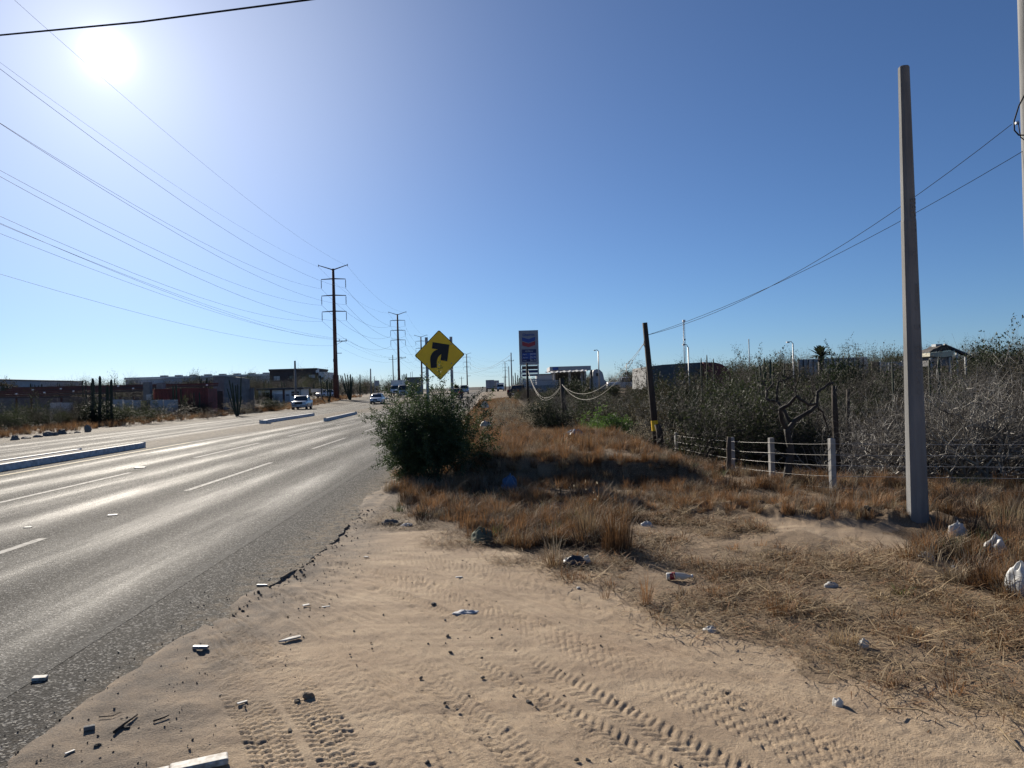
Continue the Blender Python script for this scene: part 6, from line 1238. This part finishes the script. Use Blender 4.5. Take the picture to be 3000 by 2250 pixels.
# ------------------------------------------------------------------ stones, litter and small things
def rock_mesh(seed, rough=.25, flat=.65):
    rng = np.random.default_rng(seed); v_ = []; f_ = []; n, m_ = 6, 8
    off = rng.random(3) * 20
    for i in range(n + 1):
        for k in range(m_):
            a, b = math.pi * i / n, 2 * math.pi * k / m_; d = np.array([math.sin(a) * math.cos(b), math.sin(a) * math.sin(b), math.cos(a) * flat]); r = 1 + rough * (2 * rng.random() - 1) if 0 < i < n else 1
            v_.append(tuple(d * r))
    for i in range(n):
        for k in range(m_): f_.append((i * m_ + k, i * m_ + (k + 1) % m_, (i + 1) * m_ + (k + 1) % m_, (i + 1) * m_ + k))
    return MB().add(v_, f_)
M['rock'] = mat('grey_stone', (.20, .185, .165), (.11, .10, .09), scale=3, rough=.9, bump=.6, bscale=14, rand=.25); M['rock_b'] = mat('tan_stone', (.27, .205, .14), (.15, .115, .08), scale=3, rough=.9, bump=.5, bscale=14, rand=.3); M['bag_w'] = mat('white_plastic_bag', (.62, .62, .60), (.45, .45, .43), scale=6, rough=.5, translucent=.3); M['cloth_g'] = mat('green_grey_cloth', (.12, .14, .095), (.06, .07, .05), scale=6, rough=.95); M['plastic_k'] = mat('black_plastic', (.035, .038, .05), (.02, .022, .03), rough=.4); M['plastic_b'] = mat('blue_plastic', (.05, .11, .20), (.03, .07, .14), rough=.5); M['asph_c'] = mat('asphalt_chunk', (.13, .115, .10), (.07, .062, .055), scale=20, rough=.9, bump=.8, bscale=60)
M['litter_w'] = mat('dirty_white_plastic', (.52, .51, .48), (.26, .225, .18), scale=28, rough=.7, contrast=(.4, .65)); RK = [rock_mesh(k).mesh('stone', M['rock']) for k in range(5)]; RKb = [rock_mesh(20 + k, .3, .6).mesh('stone', M['rock_b']) for k in range(4)]; RKa = [rock_mesh(40 + k, .35, .5).mesh('chunk', M['asph_c']) for k in range(3)]
# row of stones on the far left shoulder
LR = [(22, 1293, .16, .07), (44, 1289, .22, .2), (75, 1285, .28, .13), (110, 1281, .25, .14), (142, 1277, .32, .2), (162, 1276, .18, .17), (182, 1272, .3, .22), (208, 1270, .22, .1), (226, 1268, .2, .12), (257, 1265, .22, .3), (280, 1262, .12, .07), (305, 1258, .3, .06), (322, 1257, .3, .06), (357, 1255, .15, .08)]
wh = {11: 'white', 12: 'offwhite'}
for k, (u, v, w, h) in enumerate(LR):
    x, y = pix_gnd(u, v); o = obj('stone', RK[k % 5], loc=(x, y, hz1(x, y) + h * .7), rot=(0, 0, k * 1.3), scale=(w, w * .8, h * 1.6))
    tag(o, ['flat', 'squarish', 'long low', 'low rounded', 'large dark', 'small squarish', 'large rounded', 'low flat', 'small round', 'tall pointed', 'tiny', 'pale broken', 'wide pale', 'small end'][k] + ' stone in the row along the far left shoulder', 'stone', 'stones along the left shoulder')
# stones on the sand in the foreground
SB = [(905, 2045, .075, .05, 'largest pale stone sitting in a tyre rut, left of centre'), (872, 2057, .05, .03, 'dark flat clod beside the largest pale stone'), (1234, 1987, .03, .02, 'pale stone near the middle of the sand'), (1415, 1987, .034, .018, 'dark flat clod right of the middle of the sand'), (1548, 2058, .038, .022, 'dark stone near the bottom centre right'), (1304, 2061, .024, .017, 'small pale stone at the bottom centre'), (1253, 2238, .028, .024, 'dark pebble at the bottom edge'), (850, 2143, .034, .02, 'dark stone in the left tyre track'), (1270, 1770, .05, .02, 'flat grey piece on the sand below the cloth'), (1320, 1912, .03, .018, 'pale stone in the upper wheel path'), (1095, 1778, .03, .014, 'flat dark piece near the road edge'), (1312, 1864, .03, .022, 'light lump above the middle of the sand'), (1412, 1929, .022, .018, 'dark small clod above the middle of the sand'), (1366, 1760, .024, .014, 'tan pebble beside the broken piece'), (1464, 1844, .02, .014, 'round tan pebble by the wheel track'), (2130, 2034, .028, .022, 'pale stone on the right of the sand'), (2172, 2080, .04, .014, 'dark flat oblong piece on the right of the sand'), (1740, 1960, .026, .02, 'small dark stone between two wheel tracks'), (1690, 2228, .03, .014, 'dark flat pebble at bottom right of centre'), (1722, 2230, .026, .02, 'dark round pebble beside the flat one'), (1505, 2040, .02, .018, 'small tan stone bottom centre right'), (1375, 2040, .02, .012, 'pale flake in the lower sand'), (340, 2115, .0, .0, ''), (285, 2195, .035, .02, 'black lump at the bottom left'), (370, 2140, .05, .02, 'dark root clump at the asphalt edge'), (1155, 1660, .03, .016, 'dark flake near the asphalt lip'), (1340, 2080, .02, .012, 'small clod bottom centre')]
for k, (u, v, w, h, lb) in enumerate(SB):
    if not lb: continue
    w *= .52; h *= .52
    x, y = pix_gnd(u, v); pal = 'pale' in lb or 'tan' in lb or 'light' in lb; me = (RKb if pal else (RKa if ('dark' in lb or 'black' in lb) else RK))[k % 3]
    tag(obj('stone', me, loc=(x, y, hz1(x, y) + h * .45), rot=(0, 0, k * 2.1), scale=(w, w * .75, h * 1.5)), lb, 'stone')
# uncountable gravel
rgr = np.random.default_rng(8)
n = 420; y = rgr.uniform(3.0, 9.5, n) ** 1.0; x = rgr.uniform(-2.1, 4.5, n); k = (x > -2.05 - .03 * y) & (x < 3.9 - (y - 3) * .55 + 0.4); xy = np.stack([x[k], y[k]], -1)
p, r, s, i_ = lay(rgr, xy, .003, .009, 7, tilt=1.0, zoff=.002, zscale=(.5, .9)); scatter('gravel', 'small gravel and crumbs scattered over the sand', 'gravel', [m for m in RK[:3] + RKb[:2] + RKa[:2]], p, r, s, i_)
xy = np.stack([from_road(rgr.uniform(-2.6, -1.5, 500), rgr.uniform(2.6, 30, 500))[0], from_road(rgr.uniform(-2.6, -1.5, 500), rgr.uniform(2.6, 30, 500))[1]], -1)
xr_g = rgr.uniform(-2.7, -1.4, 600); yr_g = rgr.uniform(2.6, 14, 600); xg, yg = from_road(xr_g, yr_g); zg_ = np.maximum(hz(xg, yg), 0) ; P_ = np.column_stack([xg, yg, zg_ + .003]); s = rgr.uniform(.003, .007, 600); scatter('gravel', 'loose dark chippings along the broken asphalt edge', 'gravel', RKa + RK[:2], P_, rgr.random((600, 3)) * 6, np.stack([s, s, s * .6], -1), rgr.integers(0, 5, 600))
M['soil'] = mat('dug_soil', (.20, .145, .095), (.10, .075, .05), scale=3, rough=.95, rand=.3); RKs = [rock_mesh(60 + k, .4, .7).mesh('crumb', M['soil']) for k in range(4)]
xe = rgr.uniform(6.0, 11.5, 160); xre = edge_x(xe) + rgr.normal(.04, .09, 160); xg2, yg2 = from_road(xre, xe); se = rgr.uniform(.006, .02, 160) * rgr.random(160) ** .6
scatter('asphalt_crumbs', 'broken asphalt crumbs along the crumbling road edge', 'rubble', RKa, np.column_stack([xg2, yg2, hz(xg2, yg2) + .006]), rgr.random((160, 3)) * 6, np.stack([se, se, se * .7], -1), rgr.integers(0, 3, 160))
# clods on the spoil heap
CL = []
for k, (u, v, w, h) in enumerate(((2195, 1478, .16, .09), (2230, 1490, .12, .07), (2165, 1486, .08, .05), (2400, 1500, .11, .07), (2450, 1512, .13, .07), (2540, 1535, .1, .06), (2350, 1495, .08, .05), (2500, 1528, .09, .05))):
    p = at(u, v, 10.6 - (u - 2165) * .0034); zz = hz1(p.x, p.y); tag(obj('earth_clod', RKs[k % 4], loc=(p.x, p.y, zz + h * .3), rot=(0, 0, k), scale=(w * .55, w * .4, h * .6)), ['largest dark hollow clod at the left end of the spoil heap', 'second clod beside the large hollow one', 'small clod left of the spoil heap', 'clod on top of the spoil heap', 'broad clod on the crest of the spoil heap', 'clod at the right end of the spoil heap near the concrete pole', 'small clod on the middle of the spoil heap', 'flat clod right of the crest of the heap'][k], 'clod', 'earth clods')
xyc = spread_poly(rgr, [(2.1, 10.8), (3.2, 11.0), (4.4, 10.2), (5.2, 9.4), (5.0, 8.8), (4.2, 9.0), (3.2, 9.7), (2.2, 10.3)], 110); pc_, rc_, sc2_, ic_ = lay(rgr, xyc, .005, .016, 4, tilt=.8, zoff=.004, zscale=(.5, .9)); scatter('soil_crumbs', 'crumbled earth covering the spoil heap', 'soil', RKs, pc_, rc_, sc2_, ic_)
# crumpled sheets: bags and cloth
def crumple(name, label, cat, u, v, w, h, m, seed, D=None, d=None, spiky=.35, dz=0):
    rng = np.random.default_rng(seed)
    if D is None: x, y = pix_gnd(u, v)
    else: x, y = xat(u, D), D
    z = hz1(x, y) + dz; v_ = []; f_ = []; n, m_ = 8, 14; d = d or w
    for i in range(n + 1):
        for k in range(m_):
            a, b = math.pi * .5 * i / n, 2 * math.pi * k / m_; r = 1 + spiky * (rng.random() - .5) * (1 if i else .2) + .18 * math.sin(3 * b + seed)
            v_.append((w / 2 * math.cos(a) * math.cos(b) * r + w * .03 * rng.normal(), d / 2 * math.cos(a) * math.sin(b) * r, max(0.0, h * math.sin(a) * r * (1 + .12 * rng.normal()) ) - (.02 if i == 0 else 0)))
    for i in range(n):
        for k in range(m_): f_.append((i * m_ + k, i * m_ + (k + 1) % m_, (i + 1) * m_ + (k + 1) % m_, (i + 1) * m_ + k))
    o = MB().add(v_, f_, True).build(name, M[m]); o.location = (x, y, z); sb = o.modifiers.new('sub', 'SUBSURF'); sb.levels = 1; sb.render_levels = 1; return tag(o, label, cat)
crumple('cloth', 'crumpled grey green cloth at the edge of the dry grass', 'cloth', 1412, 1588, .30, .15, 'cloth_g', 1, d=.24)
for s in (0, 1): 
    x, y = pix_gnd(1400 + 12 * s, 1592); 
crumple('plastic_sheet', 'dark plastic sheet lying in the grass edge below the tall tuft', 'litter', 1678, 1658, .26, .10, 'plastic_k', 2, d=.2); crumple('plastic_bag', 'small white bag stuck to the dark plastic sheet', 'bag', 1718, 1655, .09, .085, 'bag_w', 3); crumple('plastic_bag', 'small white bag in the grass right of the tall tuft', 'bag', 1895, 1540, .16, .06, 'bag_w', 4)
crumple('plastic_bag', 'white crumpled bag just right of the concrete pole base', 'bag', 2806, 1566, .20, .13, 'bag_w', 5); crumple('plastic_bag', 'greenish white bag caught in the grass at right', 'bag', 2918, 1622, .24, .2, 'bag_w', 6); crumple('plastic_bag', 'large white bag at the right edge of the frame', 'bag', 2992, 1745, .22, .24, 'bag_w', 7, spiky=.2); crumple('plastic_bag', 'ragged white bag half buried in grass left of the right bags', 'bag', 2710, 1630, .16, .07, 'bag_w', 8); crumple('plastic_bag', 'small white scrap below the ragged bag', 'litter', 2795, 1658, .06, .03, 'bag_w', 9); crumple('paper_scrap', 'white paper scrap on the sandy litter right of centre', 'litter', 2435, 1717, .12, .03, 'bag_w', 10); crumple('paper_scrap', 'small white scrap left of the spoil heap', 'litter', 2345, 1624, .06, .02, 'bag_w', 11); crumple('paper_scrap', 'thin white crumpled strip on the sand edge', 'litter', 2082, 1848, .10, .03, 'bag_w', 12); crumple('paper_scrap', 'pale scrap in the lower right sand', 'litter', 2455, 2062, .06, .03, 'bag_w', 13); crumple('paper_scrap', 'torn pale sheet lying in the wheel track', 'litter', 1362, 1797, .22, .022, 'offwhite', 14, d=.1, spiky=.8); crumple('paper_scrap', 'pale lump in the low tufts at right', 'litter', 2530, 1895, .07, .05, 'bag_w', 15)
crumple('rubble', 'pale broken rubble lump at the grass edge by the road', 'rubble', 1150, 1534, .30, .06, 'rock', 16, d=.2, spiky=.7); crumple('rubble', 'flat pale rubble piece right of the rubble lump', 'rubble', 1195, 1540, .18, .04, 'offwhite', 17, d=.12, spiky=.7)
crumple('plastic_bag', 'blue bag lying in the dark shade of the cut bank', 'bag', 1487, 1416, .30, .26, 'plastic_b', 18, D=13.1); crumple('plastic_sheet', 'grey blue sheet half hidden in the plateau grass', 'litter', 1680, 1308, .55, .16, 'plastic_b', 19, D=20.5); crumple('plastic_bag', 'white bag caught in the right side of the big bush', 'bag', 1418, 1275, .22, .08, 'bag_w', 20, D=15.6, dz=.62); crumple('plastic_bag', 'white sheet tangled at the upper right side of the big bush', 'bag', 1418, 1215, .16, .10, 'bag_w', 21, D=15.9, dz=1.0); crumple('plastic_bag', 'pale bag in the grass behind the rubble', 'bag', 1270, 1490, .10, .07, 'bag_w', 22); crumple('plastic_bag', 'white bag on the far left verge near the sedan', 'bag', 1133, 1153, .7, .4, 'bag_w', 23, D=128)
# bottle with red label
x, y = pix_gnd(1985, 1700); t = thing('bottle', 'crushed clear plastic bottle with a red label lying on the litter', 'bottle', (x, y, hz1(x, y) + .035), math.radians(-8)); MB().tube([(-.10, 0, 0), (-.095, 0, 0), (-.03, 0, .004), (.05, 0, 0), (.085, 0, .002), (.10, 0, .003), (.125, 0, .003)], [.028, .033, .034, .033, .022, .013, .013], n=12).build('body', M['bag_w'], t); MB().tube([(-.07, 0, 0), (-.02, 0, .004)], .0348, n=12, cap=False).build('label_band', M['red'], t); MB().tube([(.122, 0, .003), (.14, 0, .003)], .0155, n=10).build('cap', M['white'], t)
# flat pieces near the asphalt edge
def slab(name, label, u, v, L, W_, T, m, rz, cat='litter', tilt=.03, dz=0):
    x, y = pix_gnd(u, v); o = MB().box((0, 0, T / 2), (L, W_, T)).build(name, M[m], bevel=min(T, .012) * .4); o.location = (x, y, max(hz1(x, y), 0 if to_road(x, y)[0] < -2 else -9) + .002 + dz); o.rotation_euler = (tilt, tilt * .5, rz); return tag(o, label, cat)
x, y = pix_gnd(565, 2262); t = thing('white_board', 'white plank fragment cut by the bottom edge, left of centre', 'plank', (x, y, hz1(x, y) + .012), math.radians(24)); MB().box((.03, 0, .016), (.26, .085, .03)).build('board', M['litter_w'], t, bevel=.008); MB().box((-.15, -.008, .014), (.10, .08, .026)).build('broken_end', M['litter_w'], t, bevel=.006)
slab('plastic_piece', 'white flat block on the edge line at bottom left', 117, 1992, .085, .05, .022, 'litter_w', .2, tilt=.08); slab('plastic_piece', 'grey slab at the asphalt edge with pale crumbs', 588, 1910, .11, .03, .022, 'galv', -.05); slab('plastic_piece', 'dark thin strip on the asphalt near the broken edge', 768, 1717, .11, .022, .015, 'galv', -.1); slab('plastic_piece', 'small grey block at bottom left of the sand', 262, 2150, .055, .03, .022, 'concrete', .5); slab('plastic_piece', 'white scrap lying on the second lane', 330, 1510, .14, .1, .012, 'litter_w', .3); slab('plastic_piece', 'small white scrap on the near lane at left', 82, 1546, .10, .06, .01, 'litter_w', .1); slab('plastic_piece', 'white scrap on the dashed lane line', 410, 1371, .26, .16, .02, 'litter_w', .2); slab('paper_scrap', 'white chip on the sand right of the rut', 710, 2062, .06, .02, .006, 'litter_w', .7); slab('paper_scrap', 'white curl of plastic near the asphalt lip', 1073, 1630, .06, .025, .012, 'litter_w', -.5); slab('paper_scrap', 'white flat chip on the upper sand', 1345, 1693, .07, .03, .01, 'litter_w', .2); slab('paper_scrap', 'white chip left of the white shard', 897, 1777, .06, .035, .008, 'litter_w', .6); slab('paper_scrap', 'tiny white scrap at the sand edge near the tall tuft', 1695, 1727, .03, .03, .02, 'litter_w', .2); slab('paper_scrap', 'thin white chip beside the asphalt edge', 955, 1780, .07, .02, .006, 'litter_w', .3); slab('paper_scrap', 'small pale chip at bottom left corner of the sand', 205, 2215, .05, .015, .006, 'litter_w', 1.0); slab('wood_stick', 'pale stick lying across the litter right of centre', 2150, 1765, .30, .02, .016, 'wood2', .15)
# teardrop shaped white shard
x, y = pix_gnd(850, 1878); poly = [(-.09, -.004), (-.03, -.016), (.04, -.022), (.075, -.016), (.082, 0), (.07, .014), (.0, .014)]; o = MB().prism(poly, 0, .012, lambda p, q, d: (p, q, d)).build('plastic_shard', M['litter_w']); o.location = (x, y, hz1(x, y) + .01); o.rotation_euler = (.06, 0, math.radians(40)); tag(o, 'white teardrop shaped plastic shard on the sand', 'litter')
# twigs lying at the edge
def twig(label, pts, r=.005):
    P = [Vector((*pix_gnd(u, v), 0)) for u, v in pts]; P = [p + Vector((0, 0, max(hz1(p.x, p.y), 0) + .012)) for p in P]; tag(MB().tube(P, [r * (1 - .5 * k / len(P)) for k in range(len(P))], n=5).build('twig', M['wood']), label, 'twig')
twig('long dark twig on the sand at bottom left', [(335, 2160), (365, 2135), (402, 2110)], .009); twig('curved dry twig right of the long twig', [(450, 2130), (480, 2120), (495, 2112)], .006); twig('thin root stem by the asphalt at bottom left', [(290, 2112), (330, 2108), (355, 2095)], .004)
for k, (pts, lb) in enumerate(((((2790, 1690), (2850, 1712), (2905, 1745)), 'long pale dry stem across the litter at right'), (((2740, 1680), (2800, 1715), (2880, 1740)), 'second long pale stem beside the first'), (((2600, 2090), (2690, 2095), (2720, 2110)), 'dry stem on the lower right sand'), (((2930, 2150), (2960, 2190), (2985, 2215)), 'dry stem at the lower right edge'))):
    P = [Vector((*pix_gnd(u, v), 0)) for u, v in pts]; P = [p + Vector((0, 0, hz1(p.x, p.y) + .03)) for p in P]; tag(MB().tube(P, .004, n=5).build('dry_stem', M['grass_straw']), lb, 'stem')
# standing weeds: tall feathery tuft and the two dry weeds on the sand edge
def weed(label, u, v, n, h, lean, m, w=.006, seed=0, rad=.05, heads=None):
    x, y = pix_gnd(u, v); t = thing('weed', label, 'weed', (x, y, hz1(x, y)), 0); obj('stalks', tuft('weed_stalks', seed, n, h, w, lean, M[m], rad), t)
    if heads:
        rng = np.random.default_rng(seed); P = np.stack([rng.normal(0, h * .3, heads), rng.normal(0, h * .3, heads), h * rng.uniform(.7, 1.0, heads)], -1); LV, LF = leaves_np(P, np.tile([0, 0, 1.], (heads, 1)), .04, .012, rng); tag(obj('seed_heads', mesh_np('weed_heads', LV, LF, mats=[M['flower_pale']]), t), kind='stuff')
    return t
weed('tall orange brown grass clump standing out at the sand edge', 1810, 1620, 260, .62, .45, 'grass_dry', .006, 51, .14); weed('tall pale stalked clump leaning left of the orange clump', 1730, 1590, 120, .66, .75, 'grass_straw', .005, 52, .12, heads=9); weed('small bare dry weed on the sand edge', 1893, 1775, 60, .34, .6, 'grass_dry', .004, 53, .04); weed('tiny dry weed left of the small bare weed', 1775, 1755, 26, .16, .8, 'grass_dry', .004, 54, .04); weed('low dry clump on the litter right of the bottle', 2290, 1800, 90, .2, .9, 'grass_dry', .005, 55, .1); weed('dry clump on the litter beside the pale lump', 2470, 1885, 90, .2, 1.0, 'grass_straw', .005, 56, .1); weed('green sprout tuft at the litter right', 2640, 1745, 40, .12, .9, 'leaf_lush', .006, 57, .06); weed('tall dry stalks at the right edge grass', 2960, 1560, 90, .55, .5, 'grass_straw', .005, 58, .2); weed('orange grass clump below the bush', 1190, 1470, 160, .4, .5, 'grass_dry', .006, 59, .12); weed('tall dry grass clump left of the blue bag', 1390, 1440, 160, .45, .5, 'grass_dry', .006, 60, .14); weed('withered clump at the lower right corner', 2960, 2080, 80, .14, 1.4, 'grass_straw', .004, 61, .14)
